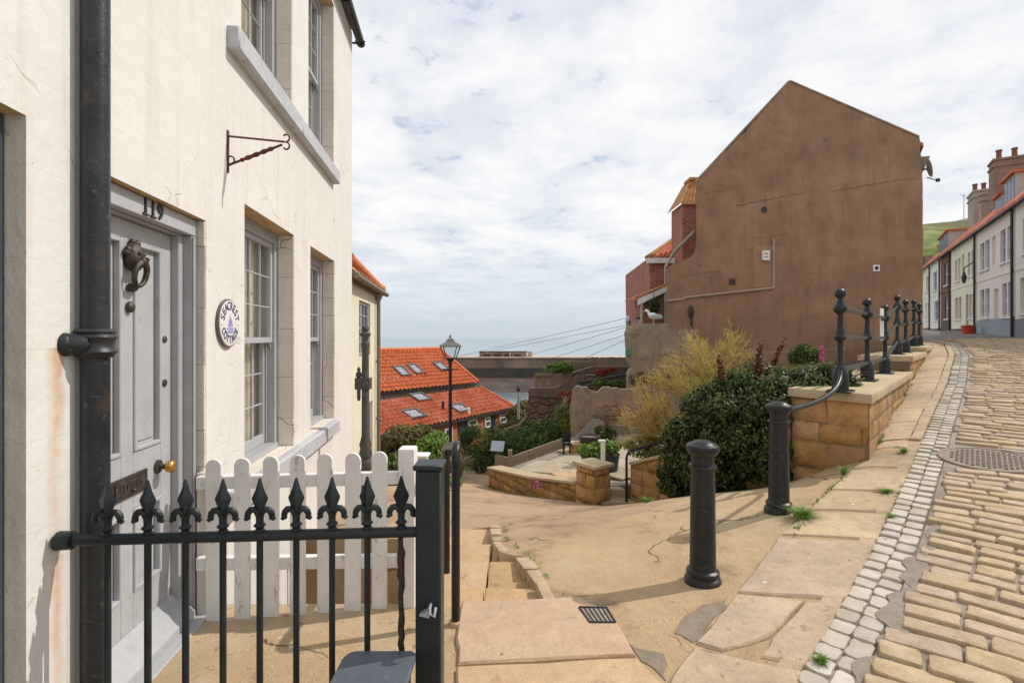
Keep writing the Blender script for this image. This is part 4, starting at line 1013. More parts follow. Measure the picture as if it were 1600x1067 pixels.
mb.build('latch', STEEL, po, smooth=40, bevel=0.002)

# low box with slate coloured lid in front of the railing
lx0, lx1, ly0, ly1, lz1 = -0.66, -0.378, 1.62, 2.04, 0.455
bx = thing('lidded_box', 'low dark box with rounded slate blue lid in front of the square post', 'box', ((lx0+lx1)/2, (ly0+ly1)/2, 0))
MB().box(lx0+0.02, lx1-0.02, ly0+0.02, ly1-0.02, 0.0, lz1-0.026).build('body', CHARC, bx, bevel=0.006)
mb = MB(); poly = []
for (cx_, cy_, a0) in ((lx1-0.03, ly1-0.03, 0), (lx0+0.05, ly1-0.05, 90), (lx0+0.03, ly0+0.03, 180), (lx1-0.03, ly0+0.03, 270)):
    rr = 0.05 if a0 == 90 else 0.03
    for k in range(6):
        an = R(a0 + 18*k); poly.append((cx_ + rr*math.cos(an), cy_ + rr*math.sin(an), lz1-0.024))
mb.extr(poly, (0,0,0.024)); mb.build('lid', SLATE, bx, bevel=0.005, smooth=40)

# ------------------------------------------------------------------ picket fence
pf = thing('picket_fence', 'white wooden picket fence with rounded pickets beside the cottage door', 'fence', (-1.2, 3.1, 0))
def fy(px): return 3.06 + 0.16*(px-335)/(636-335)
lr = random.Random(4)
for i, (px, pt, pb) in enumerate(((335,717,978),(379.5,715,976),(423.5,712,975),(466,710,975),(508.5,708,977),(551.5,707,972),(593.5,705,973))):
    Y = fy(px); w = 0.047; x = (px-800)/800*Y; zt = EYE-(pt-527)/800*Y; zb = EYE-(pb-527)/800*Y
    prof = [(x-w, zb), (x+w, zb), (x+w+lr.uniform(-.002,.002), zt-0.045)] + [(x+w*math.cos(t_), zt-0.045+0.045*math.sin(t_)) for t_ in np.linspace(0.25, math.pi-0.25, 9)] + [(x-w+lr.uniform(-.002,.002), zt-0.045)]
    if i == 5: prof[0] = (x-w+0.03, zb-0.004); prof.append((x-w-0.004, zb+0.07))
    MB().extr([(a, Y-0.012, b) for a, b in prof][::-1], (lr.uniform(-.003,.003), 0.020, 0)).build('picket', WHITE, pf, bevel=0.003, smooth=40)
for (pa, pb) in ((746, 766), (873, 893)):
    a = at(304, pa, 3.05); b = at(622, pa-8 if pa < 800 else pa-4, fy(622)); zt = a.z; hgt = 0.078
    lo = [(a.x, a.y+0.010, a.z-hgt), (b.x, b.y+0.010, b.z-hgt), (b.x, b.y+0.055, b.z-hgt), (a.x, a.y+0.055, a.z-hgt)]
    MB().hexa(lo, [(p[0], p[1], p[2]+hgt) for p in lo]).build('rail', WHITE, pf, bevel=0.004)
Y = fy(636); a = at(636, 700, Y)
mb = MB(); mb.box(a.x-0.052, a.x+0.052, Y-0.03, Y+0.09, 0.0, a.z); mb.build('post', WHITE, pf, bevel=0.014, seg=2, smooth=40)
a = at(313, 745, 3.1); MB().box(a.x-0.03, a.x+0.045, 3.11, 3.19, -0.1, a.z+0.02).build('wall_post', REVEAL, pf, bevel=0.004)
wp = thing('fence_post', 'short white wooden post top showing beyond the square iron post', 'post', (at(662, 0, 4.3).x, 4.3, -0.7))
a = at(662, 713, 4.3); mb = MB(); mb.box(a.x-0.06, a.x+0.03, 4.26, 4.36, -0.9, a.z); mb.build('shaft', WHITE, wp, bevel=0.01, smooth=40)
MB().box(a.x-0.075, a.x+0.045, 4.24, 4.38, a.z+0.001, a.z+0.02).build('cap', WHITE, wp, bevel=0.005)

# ------------------------------------------------------------------ handrail by the steps
hr = thing('step_handrail', 'black tubular handrail hoop standing beside the stone steps', 'handrail', (-0.33, 3.02, 0))
A = at(712, 977, 3.02); B = at(698, 893, 4.12); zt = EYE-(700-527)/800*3.02+0.005; zt2 = EYE-(695-527)/800*4.12
pts = [(A.x, A.y, A.z-0.05), (A.x, A.y, zt-0.10)]
for t_ in np.linspace(0.2, math.pi/2, 6): pts.append((A.x, A.y + 0.08*(1-math.cos(t_)), zt - 0.08 + 0.08*math.sin(t_)))
dz = zt2 - zt
for k in (0.3, 0.6): pts.append(((A.x+(B.x-A.x)*k), A.y+(B.y-A.y)*k, zt + dz*k))
for t_ in np.linspace(0, math.pi/2, 6): pts.append((B.x, B.y - 0.08 + 0.08*math.sin(t_), zt2 - 0.08 + 0.08*math.cos(t_)))
pts += [(B.x, B.y, B.z-0.1)]
MB().tube(pts, 0.0255, 14).build('tube', BLACK, hr, smooth=60)
MB().lathe([(0.045,-0.02),(0.040,0.004),(0.026,0.008)], (A.x, A.y, h(A.x,A.y)+0.020), 9).build('foot', KERB, hr, smooth=40)

# ------------------------------------------------------------------ bollards
def bollard(name, label, px, pyb, hgt, Y, group):
    b = at(px, pyb, Y); z = h(b.x, b.y)
    o = thing(name, label, 'bollard', (b.x, b.y, z), 0.0, group)
    s = hgt / 1.05
    prof = [(0.125,-0.06),(0.125,0.015),(0.118,0.035),(0.105,0.045),(0.103,0.060),(0.112,0.070),(0.108,0.088),(0.092,0.100),(0.088,0.115),(0.084,0.5),(0.080,0.84),(0.092,0.845),(0.096,0.856),(0.092,0.868),(0.078,0.872),(0.076,0.940)]
    MB().lathe([(r_, z_*s) for r_, z_ in prof], (b.x, b.y, z), 28).build('shaft', BLACK, o, smooth=35)
    prof = [(0.078,0.940),(0.095,0.946),(0.112,0.975),(0.115,0.995),(0.108,1.012),(0.085,1.026),(0.080,1.024),(0.055,1.044),(0.02,1.050),(0.004,1.050)]
    MB().lathe([(r_, z_*s) for r_, z_ in prof], (b.x, b.y, z), 28).build('cap', BLACK, o, smooth=35)
    return o
bollard('bollard', 'black cast iron bollard standing nearest on the gritty path', 1098, 925, 0.985, 3.57, 'iron bollards across the path')
b2 = bollard('bollard', 'black cast iron bollard in front of the ivy by the sandstone wall', 1217, 811, 1.0, 4.66, 'iron bollards across the path')

# ------------------------------------------------------------------ stone walls
def stone_face(mb, A, B, zb, zt, thick, rg, ch=(0.20,0.30), cl=(0.24,0.50), out=0.04, jit=0.016):
    # courses of rough blocks between ground line zb(t) and top zt(t) along A->B; outward = right side of A->B
    A = Vector(A); B = Vector(B); D = (B-A); Ln = D.length; D.normalize(); O = Vector((D.y, -D.x, 0))
    zmin = min(zb(0), zb(0.5), zb(1)); zmax = max(zt(0), zt(0.5), zt(1)); z = zmin - 0.1
    while z < zmax:
        hh = rg.uniform(*ch); s = -rg.uniform(0, cl[0]) * 0.5
        while s < Ln:
            l = rg.uniform(*cl); s0, s1 = max(s, 0), min(s + l, Ln)
            if s1 - s0 > 0.05:
                m = (s0 + s1) / 2 / Ln; top = min(z + hh, zt(m)); bot = max(z, zb(m) - 0.15)
                t0 = min(z + hh, zt(s0/Ln)); t1 = min(z + hh, zt(s1/Ln))
                if min(t0, t1) - bot > 0.04:
                    g = 0.005; o = rg.uniform(0.35, 1.0) * out
                    j = lambda: rg.uniform(-1,1)*jit
                    c4 = [(s0+g+j(), bot+g+j()), (s1-g+j(), bot+g+j()), (s1-g+j(), t1-g+j()), (s0+g+j(), t0-g+j())]
                    nx_, nz_ = 7, 6; rows_ = []; tl = (rg.uniform(-1,1)*0.5, rg.uniform(-1,1)*0.5)
                    for b_ in range(nz_):
                        v_ = b_/(nz_-1); r_ = []
                        for a_ in range(nx_):
                            u_ = a_/(nx_-1)
                            ss = (c4[0][0]*(1-u_)+c4[1][0]*u_)*(1-v_) + (c4[3][0]*(1-u_)+c4[2][0]*u_)*v_
                            zq = (c4[0][1]*(1-u_)+c4[1][1]*u_)*(1-v_) + (c4[3][1]*(1-u_)+c4[2][1]*u_)*v_
                            cu_ = (u_-0.5)*2; cv_ = (v_-0.5)*2
                            bul = (1-abs(cu_)**5)*(1-abs(cv_)**5)
                            oo = 0.003 + o*bul*(1 + 0.35*(tl[0]*cu_+tl[1]*cv_)) + (rg.uniform(-1,1)*0.006 if bul > 0 else 0)
                            p = A + D*ss + O*oo; r_.append(Vector((p.x, p.y, zq)))
                        rows_.append(r_)
                    mb.grid(rows_)
            s += l
        z += hh
wr = random.Random(21)
# low curved garden wall with pillar
PA = Vector((-0.52, 11.45, 0)); PM = Vector((0.30, 9.9, 0)); PB = Vector((1.12, 8.72, 0)); PQ = Vector((1.50, 8.45, 0))
lw = thing('low_garden_wall', 'low sandstone garden wall with pale coping ending in a square pillar', 'wall', (0.4, 10, -1.2))
def line_wall(root, A, B, zbA, zbB, ztA, ztB, thick, cope=0.05, names=('masonry','coping'), ch=(0.13,0.22), cl=(0.15,0.42)):
    D = (B-A).normalized(); O = Vector((D.y, -D.x, 0)); 
    mbm = MB(); lo = [A + O*0.0, B + O*0.0, B - O*thick, A - O*thick]
    mbm.hexa([(p.x,p.y,z-0.5) for p, z in zip(lo, (zbA,zbB,zbB,zbA))], [(p.x,p.y,z-0.004) for p, z in zip(lo, (ztA,ztB,ztB,ztA))])
    mbm.build('mortar_core', MORT, root)
    mbs = MB(); stone_face(mbs, A, B, lambda t: zbA+(zbB-zbA)*t, lambda t: ztA+(ztB-ztA)*t, thick, wr, ch, cl)
    mbs.build(names[0], SANDST, root, smooth=70)
    mbc = MB(); n = max(1, int((B-A).length/0.7))
    for k in range(n):
        a = A.lerp(B, k/n + 0.003); b = A.lerp(B, (k+1)/n - 0.003); za = ztA+(ztB-ztA)*k/n; zb_ = ztA+(ztB-ztA)*(k+1)/n
        q = [a + O*0.055, b + O*0.055, b - O*(thick+0.04), a - O*(thick+0.04)]
        mbc.hexa([(p.x,p.y,z) for p, z in zip(q, (za,zb_,zb_,za))], [(p.x,p.y,z+cope) for p, z in zip(q, (za,zb_,zb_,za))])
    mbc.build(names[1], COPE, root, bevel=0.012, seg=2, smooth=40)
gz = lambda p: h(p.x, p.y)
line_wall(lw, PA, PM, gz(PA), gz(PM), -1.24, -1.02, 0.26)
line_wall(lw, PM, PB, gz(PM), gz(PB), -1.02, -0.80, 0.26)
# end pillar
mb = MB(); pc = PQ
def boxrot(mb, c, w, d, z0, z1, ang):
    mb.box(-w/2, w/2, -d/2, d/2, z0, z1, Matrix.Translation((c.x, c.y, 0)) @ Matrix.Rotation(ang, 4, 'Z'))
pang = math.atan2((PB-PM).y, (PB-PM).x)
pcx = PB + (PB-PM).normalized()*0.24 - Vector(((PB-PM).normalized().y, -(PB-PM).normalized().x, 0))*0.13
zt_p = EYE-(727-527)/800*pcx.y
D_ = (PB-PM).normalized(); O_ = Vector((D_.y, -D_.x, 0))
boxrot(mb, pcx, 0.42, 0.34, -1.6, zt_p-0.01, pang); mb.build('pillar_core', MORT, lw)
mb = MB(); c0 = pcx - D_*0.22 + O_*0.18; c1 = pcx + D_*0.22 + O_*0.18; c2 = pcx + D_*0.22 - O_*0.18
stone_face(mb, c0, c1, lambda t: -1.35, lambda t: zt_p, 0.3, wr, (0.2,0.26), (0.2,0.3)); stone_face(mb, c1, c2, lambda t: -1.35, lambda t: zt_p, 0.3, wr, (0.2,0.26), (0.2,0.3))
mb.build('pillar', SANDST, lw, smooth=70)
mb = MB(); boxrot(mb, pcx, 0.54, 0.46, zt_p+0.002, zt_p+0.06, pang); mb.build('pillar_cap', COPE, lw, bevel=0.012, seg=2, smooth=40)
# garden steps
mb = MB()
sd = Vector((0.88, 0.36, 0)).normalized(); sn = Vector((-sd.y, sd.x, 0)); s0 = PB + D_*0.36 + O_*0.05
for (f0, z) in ((0.0, -1.00), (0.30, -0.87)):
    q = [s0 + sn*f0, s0 + sn*f0 + Vector((0.75,0,0)), s0 + sn*(f0+1.2) + Vector((0.75,0.1,0)), s0 + sn*(f0+1.2)]
    mb.hexa([(p.x,p.y,-1.7) for p in q], [(p.x,p.y,z) for p in q])
struct(mb.build('garden_steps', TREAD, bevel=0.015, seg=2))
# terrace paving
tz = lambda x, y: -0.90 + (0.35 if x < 1.0 else 0.05)*(x-1.0)
def TG(px, py):
    kx, kz = (px-800)/800, -(py-527)/800; a, b = 5.0, 20.0
    for _ in range(40):
        m = (a+b)/2
        if EYE + kz*m > tz(kx*m, m): a = m
        else: b = m
    return Vector((kx*a, a, EYE + kz*a))
tp = [(-0.35,11.5),(0.5,10.05),(1.38,8.85),(2.15,8.85),(3.4,8.2),(5.0,9.5),(4.6,13.2),(1.3,13.2),(1.25,12.05),(-0.05,11.75)]
struct(MB().extr([(x,y,tz(x,y)-0.6) for x,y in tp], (0,0,0.6)).build('terrace_bed', BED))
mb = MB(); ang = R(32); ca, sa = math.cos(ang), math.sin(ang)
def inpoly(x, y, P):
    r_ = False; n = len(P)
    for i in range(n):
        (x0,y0),(x1,y1) = P[i], P[(i+1)%n]
        if (y0 > y) != (y1 > y) and x < (x1-x0)*(y-y0)/(y1-y0)+x0: r_ = not r_
    return r_
for i in range(-12, 16):
    off = (i % 2) * 0.3
    for j in range(-12, 16):
        a = [(i*0.55+0.006, j*0.75+off+0.006), (i*0.55+0.544, j*0.75+off+0.006), (i*0.55+0.544, j*0.75+off+0.744), (i*0.55+0.006, j*0.75+off+0.744)]
        q = [(1.8 + ca*x - sa*y, 10.5 + sa*x + ca*y) for x, y in a]
        if all(inpoly(x, y, tp) for x, y in q):
            zj = wr.uniform(-.004, .004)
            mb.hexa([(x,y,tz(x,y)-0.02) for x,y in q], [(x,y,tz(x,y)+0.012+zj) for x,y in q])
struct(mb.build('terrace_paving', mat('terrace_flag', (0.34,0.28,0.20), (0.42,0.35,0.26), scale=3, rough=0.9, bump=0.3, island=0.16), bevel=0.006))

# right hand wall (ivy wall) from the garden steps to the railing corner
WA = Vector((1.98, 8.55, 0)); WB = Vector((2.72, 7.48, 0)); WC = Vector((3.46, 6.35, 0)); WE = Vector((3.95, 5.62, 0)); WEa = Vector((3.46, 6.33, 0)); WEb = Vector((3.925, 5.63, 0))
iw = thing('ivy_clad_wall', 'rough orange sandstone retaining wall under the mass of ivy', 'wall', (2.9, 7.2, -0.7))
line_wall(iw, WA, WB, gz(WA), gz(WB), -0.42, 0.05, 0.35, 0.05, ch=(0.2,0.3))
line_wall(iw, WB, WC, gz(WB), gz(WC), 0.02, 0.75, 0.35, 0.04, ch=(0.22,0.32))
# tread of stone behind WA on the step side
# railing plinth wall along the pavement
rw = thing('plinth_wall', 'stepped sandstone plinth wall carrying the black iron railing posts', 'wall', (3.9, 5.7, 0.3))
def rp(u, v=-1.13): x, y = xy(u, v); return Vector((x, y, 0))
mb = MB(); mc = MB(); core = MB()
TOPS = [(6.80, 11.7, 1.08), (11.71, 15.3, 1.36), (15.31, 20.5, 1.47)]
VF = -0.87
for (ua, ub, zt) in TOPS:
    first = ua < 7
    q = [rp(ua, VF) if not first else WEb, rp(ub, VF), rp(ub, -1.62), rp(ua, -1.62) if not first else WEa]
    core.hexa([(p.x,p.y,-0.8) for p in q], [(p.x,p.y,zt-0.11) for p in q])
    n = max(1, round((ub-ua)/1.1))
    for k in range(n):
        a = ua+(ub-ua)*k/n+0.004; b = ua+(ub-ua)*(k+1)/n-0.004
        q = [rp(a, VF+0.055), rp(b, VF+0.055), rp(b, -1.66), rp(a, -1.66)]
        if first and k == 0:
            D2 = (WEb-WEa).normalized(); O2 = Vector((D2.y,-D2.x,0)); q[0] = WEb + O2*0.06 + D2*0.055; q[3] = WEa + O2*0.06 - D2*0.02
        mc.hexa([(p.x,p.y,zt-0.105) for p in q], [(p.x,p.y,zt) for p in q])
    a, b = rp(ua, VF) if not first else WEb, rp(ub, VF)
    stone_face(mb, a, b, lambda t, ua=ua, ub=ub: zs(ua+(ub-ua)*t)-0.1, lambda t, zt=zt: zt-0.11, 0.3, wr, (0.16,0.22), (0.3,0.55), 0.016)
stone_face(mb, WEa, WEb, lambda t: gz(WEa)+(gz(WEb)-gz(WEa))*t-0.05, lambda t: 0.97, 0.3, wr, (0.20,0.36), (0.26,0.50), 0.06, 0.024)
core.build('mortar_core', MORT, rw); mb.build('masonry', SANDST, rw, smooth=70); mc.build('coping', COPE, rw, bevel=0.012, seg=2, smooth=40)

# ------------------------------------------------------------------ ornate railing posts, each a part of one railing
ir = thing('street_railing', 'black iron street railing with ball topped posts on the stepped plinth', 'railing', (3.62, 5.64, 1.04))
POSTS = []
for px, Y in ((1313,5.66),(1355,7.36),(1383,8.9),(1402,10.35),(1415,12.0),(1428,13.6),(1436.5,15.0)):
    # slide along the railing line to the sight line of the post
    best = min(np.linspace(6.3, 19, 1300), key=lambda u_: abs(800 + 800*rp(u_).x/rp(u_).y - px))
    p = rp(best); zt = next((t[2] for t in TOPS if t[0] <= best <= t[1]), 1.04); POSTS.append(Vector((p.x, p.y, zt)))
prof = [(0.085,0.0),(0.085,0.20),(0.074,0.23),(0.058,0.27),(0.046,0.29),(0.034,0.31),(0.030,0.48),(0.026,0.56),(0.034,0.575),(0.062,0.60),(0.066,0.625),(0.050,0.65),(0.044,0.70),(0.034,0.73),(0.030,0.84),(0.029,0.88),(0.060,0.91),(0.074,0.935),(0.074,0.96),(0.052,0.99),(0.034,1.04),(0.026,1.06),(0.032,1.068),(0.052,1.085),(0.060,1.115),(0.052,1.148),(0.030,1.168),(0.004,1.175)]
for p in POSTS:
    mb = MB(); mb.lathe(prof, p, 16); po = mb.build('post', BLACK, ir, smooth=38)
    mb = MB(); mb.box(-0.17, 0.17, -0.12, 0.12, 0.001, 0.022, Matrix.Translation(p) @ Matrix.Rotation(math.atan2(UY, UX), 4, 'Z'))
    for sx in (-0.13, 0.13):
        mb.lathe([(0.018,0.022),(0.018,0.036),(0.004,0.038)], (0,0,0), 8, Matrix.Translation(p + DU*sx))
    mb.build('base_plate', BLACK, po, bevel=0.004, smooth=40)
for zr in (0.948, 0.612):
    pts = [p + Vector((0,0,zr)) for p in POSTS]
    MB().tube([pts[0]] + pts[1:], 0.026, 8).build('rail', BLACK, ir, smooth=50)
pts = [p + Vector((0,0,0.25)) for p in POSTS]; MB().tube(pts, 0.030, 8).build('rail', BLACK, ir, smooth=50)
# curved lower handrail falling from the first post
p0 = POSTS[0]; e = at(1234, 640, 4.70)
c1_ = p0 + Vector((-0.03, -0.05, 0.24)); 
pts = []
for t_ in np.linspace(0, 1, 14):
    a = c1_; b = p0 + Vector((-0.12, -0.22, -0.05)); c = e
    pts.append(a*(1-t_)**2 + b*2*t_*(1-t_) + c*t_**2)
MB().tube(pts, 0.026, 10).build('curved_handrail', BLACK, ir, smooth=60)
# notice on the third post
nb_ = at(1378, 507, POSTS[2].y - 0.12)
nt_ = thing('notice_board', 'tall narrow white notice tied to the third railing post', 'sign', (nb_.x, nb_.y, nb_.z))
Mn = Matrix.Translation(nb_) @ Matrix.Rotation(R(38), 4, 'Z')
MB().box(-0.085, 0.085, -0.006, 0.006, -0.27, 0.27, Mn).build('panel', PLAQ, nt_, bevel=0.004)
mb = MB(); mb.box(-0.06, 0.06, -0.010, -0.0065, 0.10, 0.125, Mn); mb.box(-0.06, 0.06, -0.010, -0.0065, 0.06, 0.085, Mn)
for k in range(5): mb.box(-0.055, 0.05-0.01*(k%2), -0.0085, -0.0065, 0.0-0.035*k, 0.006-0.035*k, Mn)
mb.build('printed_lines', CHARC, nt_)

# ------------------------------------------------------------------ garden hand rail by the steps, white post
gh = thing('garden_handrail', 'thin black bent handrail at the garden steps against the sandstone', 'handrail', at(978, 793, 8.4))
A = at(979, 795, 8.42); zt = EYE-(705-527)/800*8.42
pts = [(A.x, A.y, A.z-0.1), (A.x, A.y, zt-0.12)] + [(A.x+0.10*(1-math.cos(t_)), A.y+0.06*(1-math.cos(t_)), zt-0.12+0.12*math.sin(t_)) for t_ in np.linspace(0.3, math.pi/2, 5)]
e = at(1034, 690, 8.9); pts.append((e.x, e.y, e.z))
MB().tube(pts, 0.021, 10).build('tube', BLACK, gh, smooth=60)
a = at(942, 690, 8.75)
wpst = thing('white_post', 'slim white timber post beside the pillar at the garden steps', 'post', (a.x, a.y, -1.0))
MB().box(a.x-0.032, a.x+0.032, a.y-0.032, a.y+0.032, -1.0, a.z).build('shaft', WHITE, wpst, bevel=0.004)
MB().box(a.x-0.075, a.x+0.045, a.y-0.045, a.y+0.045, a.z+0.001, a.z+0.03).build('cap', WHITE, wpst, bevel=0.004)

# ------------------------------------------------------------------ garden bed behind the ivy wall
gb = [(2.35,8.75,-0.45),(2.95,7.75,0.0),(3.70,6.65,0.72),(4.15,6.05,0.92),(5.2,7.4,0.95),(7.4,9.9,1.1),(11.5,14.45,1.35),(8,14.45,0.7),(5.2,14.45,-0.1),(4.1,13.4,-0.7),(3.6,10.6,-0.75),(2.7,9.4,-0.6)]
pp = [Vector(p) for p in gb]; cc = Vector((5.2, 10.0, 0.35))
mb = MB(); rows = []
for k in np.linspace(0, 1, 8): rows.append([cc.lerp(p, k) + Vector((0,0,0.12*math.sin(7*k+3*i)*(1 if k < 0.95 else 0))) for i, p in enumerate(pp + pp[:1])])
mb.grid(rows); 
mb.grid([[p.copy() for p in pp + pp[:1]], [p + Vector((0,0,-1.5)) for p in pp + pp[:1]]])
struct(mb.build('garden_bed', SOIL, smooth=60))

# ------------------------------------------------------------------ foliage tools
def leaves(name, mat_, parent, centers, n, size, rg, aspect=0.62, out=True, flat=0.0, shell=0.55):
    # centers: list of (Vector, (rx,ry,rz)); leaf = pointed 6-gon bent along its rib
    vs = np.empty((n*6, 3)); fs = []
    w = np.array([c[1][0]*c[1][1]+c[1][1]*c[1][2] for c in centers]); w = w / w.sum()
    nr = np.random.default_rng(rg.randrange(10**6))
    ci = nr.choice(len(centers), n, p=w)
    dirs = nr.normal(size=(n,3)); dirs /= np.linalg.norm(dirs, axis=1)[:,None]
    rad = shell + (1.04-shell) * nr.random(n) ** 0.6
    C = np.array([list(c[0]) for c in centers])[ci]; Rr = np.array([list(c[1]) for c in centers])[ci]
    P = C + dirs * Rr * rad[:,None]
    nrm = dirs / Rr; nrm /= np.linalg.norm(nrm, axis=1)[:,None]
    nrm = nrm + nr.normal(size=(n,3)) * 0.55 + np.array([0,0,0.35]); nrm /= np.linalg.norm(nrm, axis=1)[:,None]
    tv = nr.normal(size=(n,3)) + np.array([0,0,-0.5 if not flat else -flat]); tv -= nrm * (tv*nrm).sum(1)[:,None]; tv /= np.linalg.norm(tv, axis=1)[:,None]
    bv = np.cross(nrm, tv); sz = size * (0.6 + 0.8 * nr.random(n)); a = sz[:,None]; b = (sz*aspect)[:,None]
    pts = [P - tv*a*0.5, P - tv*a*0.15 + bv*b*0.5 + nrm*a*0.06, P + tv*a*0.22 + bv*b*0.36 + nrm*a*0.03, P + tv*a*0.5 - nrm*a*0.12, P + tv*a*0.22 - bv*b*0.36 + nrm*a*0.03, P - tv*a*0.15 - bv*b*0.5 + nrm*a*0.06]
    for k in range(6): vs[k::6] = pts[k]
    o0 = ORG.get(parent.name, Vector((0,0,0))) if parent is not None else Vector((0,0,0))
    vs -= np.array(o0)
    me = bpy.data.meshes.new(name); me.vertices.add(n*6); me.vertices.foreach_set('co', vs.ravel())
    me.loops.add(n*6); me.loops.foreach_set('vertex_index', np.arange(n*6)); me.polygons.add(n)
    me.polygons.foreach_set('loop_start', np.arange(0, n*6, 6)); me.update(calc_edges=True); me.validate()
    me.materials.append(mat_)
    o = bpy.data.objects.new(name, me); COL.objects.link(o)
    if parent is not None: o.parent = parent; ORG[o.name] = o0
    return o
def blades(mb, c, n, hgt, spread, width, rg, lean=(0,0), droop=0.3):
    for _ in range(n):
        a = rg.uniform(0, 2*math.pi); s = rg.uniform(0.15, 1.0) * spread; hh = hgt * rg.uniform(0.55, 1.0)
        b = Vector(c) + Vector((math.cos(a), math.sin(a), 0)) * s * 0.25
        d = Vector((math.cos(a)*s + lean[0], math.sin(a)*s + lean[1], 0)); sd = Vector((-math.sin(a), math.cos(a), 0)) * width
        p1 = b + d*0.35 + Vector((0,0,hh*0.6)); p2 = b + d*(0.9+droop) + Vector((0,0,hh*(1-droop*0.4)))
        mb.add([b - sd, b + sd, p1 + sd*0.8, p1 - sd*0.8, p2], [(0,1,2,3),(3,2,4)])
def shrub(name, label, cat, base, blobs, lm, n, size, group=None, stem=True, rg=None, aspect=0.62, core=True):
    rg = rg or random.Random(hash(label) % 9999 if False else sum(map(ord, label)))
    base = Vector(base); o = thing(name, label, cat, base, 0.0, group)
    cl = []
    for (c, r_) in blobs:
        c = Vector(c); cl.append((c, r_))
        for _ in range(6):       # clumps that break up the outline
            d = Vector((rg.gauss(0,1), rg.gauss(0,1), abs(rg.gauss(0,1)))); d.normalize(); k = rg.uniform(0.30, 0.48)
            cl.append((c + Vector((d.x*r_[0], d.y*r_[1], d.z*r_[2]))*0.82, (r_[0]*k, r_[1]*k, r_[2]*k)))
    leaves('foliage', lm, o, cl, n, size, rg, aspect, shell=0.35)
    if stem:
        mb = MB()
        for (c, r_) in cl[::2]:
            m = base.lerp(c, 0.5) + Vector((rg.uniform(-.05,.05), rg.uniform(-.05,.05), 0)); mb.tube([base + Vector((rg.uniform(-.05,.05), rg.uniform(-.05,.05), -0.1)), m, c], [0.022, 0.014, 0.005], 5)
        mb.build('branches', BARK, o)
    return o

# ivy over the wall
ivb = []
for (px, py, Y, rx, ry, rz) in ((1075,700,7.35,0.42,0.35,0.42),(1120,735,7.1,0.48,0.35,0.40),(1150,660,6.95,0.50,0.40,0.42),(1180,700,6.7,0.38,0.32,0.45),(1205,640,6.7,0.38,0.4,0.38),(1160,610,7.4,0.45,0.45,0.28),
                               (1110,640,7.5,0.42,0.4,0.36),(1208,722,6.45,0.24,0.22,0.34),(1065,750,7.45,0.30,0.25,0.28),(1250,605,6.9,0.42,0.4,0.24),(1290,598,6.9,0.40,0.4,0.20)):
    ivb.append((at(px, py, Y), (rx, ry, rz)))
iv = thing('ivy', 'mass of dark glossy ivy hanging over the sandstone wall behind the bollards', 'ivy', at(1150, 775, 7.0))
ivr = random.Random(30); ivx = list(ivb)
for (c, r_) in ivb:
    for _ in range(7):
        d = Vector((ivr.gauss(0,1), -abs(ivr.gauss(0,1)), ivr.gauss(0.2,1))).normalized(); k = ivr.uniform(0.25, 0.42)
        ivx.append((c + Vector((d.x*r_[0], d.y*r_[1], d.z*r_[2]))*0.92, (r_[0]*k, r_[1]*k, r_[2]*k)))
leaves('leaves', L_IVY, iv, ivx, 24000, 0.068, random.Random(3), 0.55, flat=1.6, shell=0.55)
leaves('young_leaves', leafmat('ivy_young', (0.10,0.15,0.035), (0.17,0.21,0.06), (0.22,0.17,0.07), 0.35), iv, [(c + Vector((0,-0.03,0.06)), (r_[0]*1.04, r_[1]*1.04, r_[2]*1.04)) for c, r_ in ivx], 4200, 0.040, random.Random(13), 0.6, shell=0.85)
mb = MB(); lr = random.Random(19)
for _ in range(46):
    c, r_ = lr.choice(ivb); d = Vector((lr.gauss(0,1), -abs(lr.gauss(0,0.7)), lr.gauss(0.5,0.8))).normalized(); p = c + Vector((d.x*r_[0], d.y*r_[1], d.z*r_[2]))*0.95; q = p + d*lr.uniform(0.12,0.3) + Vector((lr.uniform(-.1,.1),0,lr.uniform(-0.12,0.1)))
    mb.tube([p, p.lerp(q, 0.5) + Vector((0,0,0.03)), q], [0.005,0.004,0.002], 4)
mb.tube([ivb[0][0], ivb[5][0]], 0.02, 5); tag(mb.build('shoots', RUSTY, iv), kind='stuff')
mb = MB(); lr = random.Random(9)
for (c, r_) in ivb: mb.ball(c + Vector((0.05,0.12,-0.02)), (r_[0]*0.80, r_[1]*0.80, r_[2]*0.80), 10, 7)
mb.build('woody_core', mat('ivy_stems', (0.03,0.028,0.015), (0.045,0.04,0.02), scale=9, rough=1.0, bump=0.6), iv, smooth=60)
# lighter shrubs on top of the ivy
shrub('privet_bush', 'low olive green bush behind the ivy below the first railing post', 'bush', at(1255, 615, 7.4), [(at(1225,598,7.9),(0.5,0.4,0.28)),(at(1275,590,7.6),(0.45,0.4,0.22)),(at(1180,592,8.0),(0.5,0.4,0.26))], leafmat('olive_leaf',(0.10,0.11,0.03),(0.16,0.16,0.05),(0.22,0.15,0.08)), 5200, 0.055)
shrub('dark_bush', 'dark rounded bush with bare twigs against the brown gable foot', 'bush', at(1258, 590, 10.5), [(at(1262,566,10.5),(0.34,0.3,0.34))], L_DARK, 2400, 0.05)
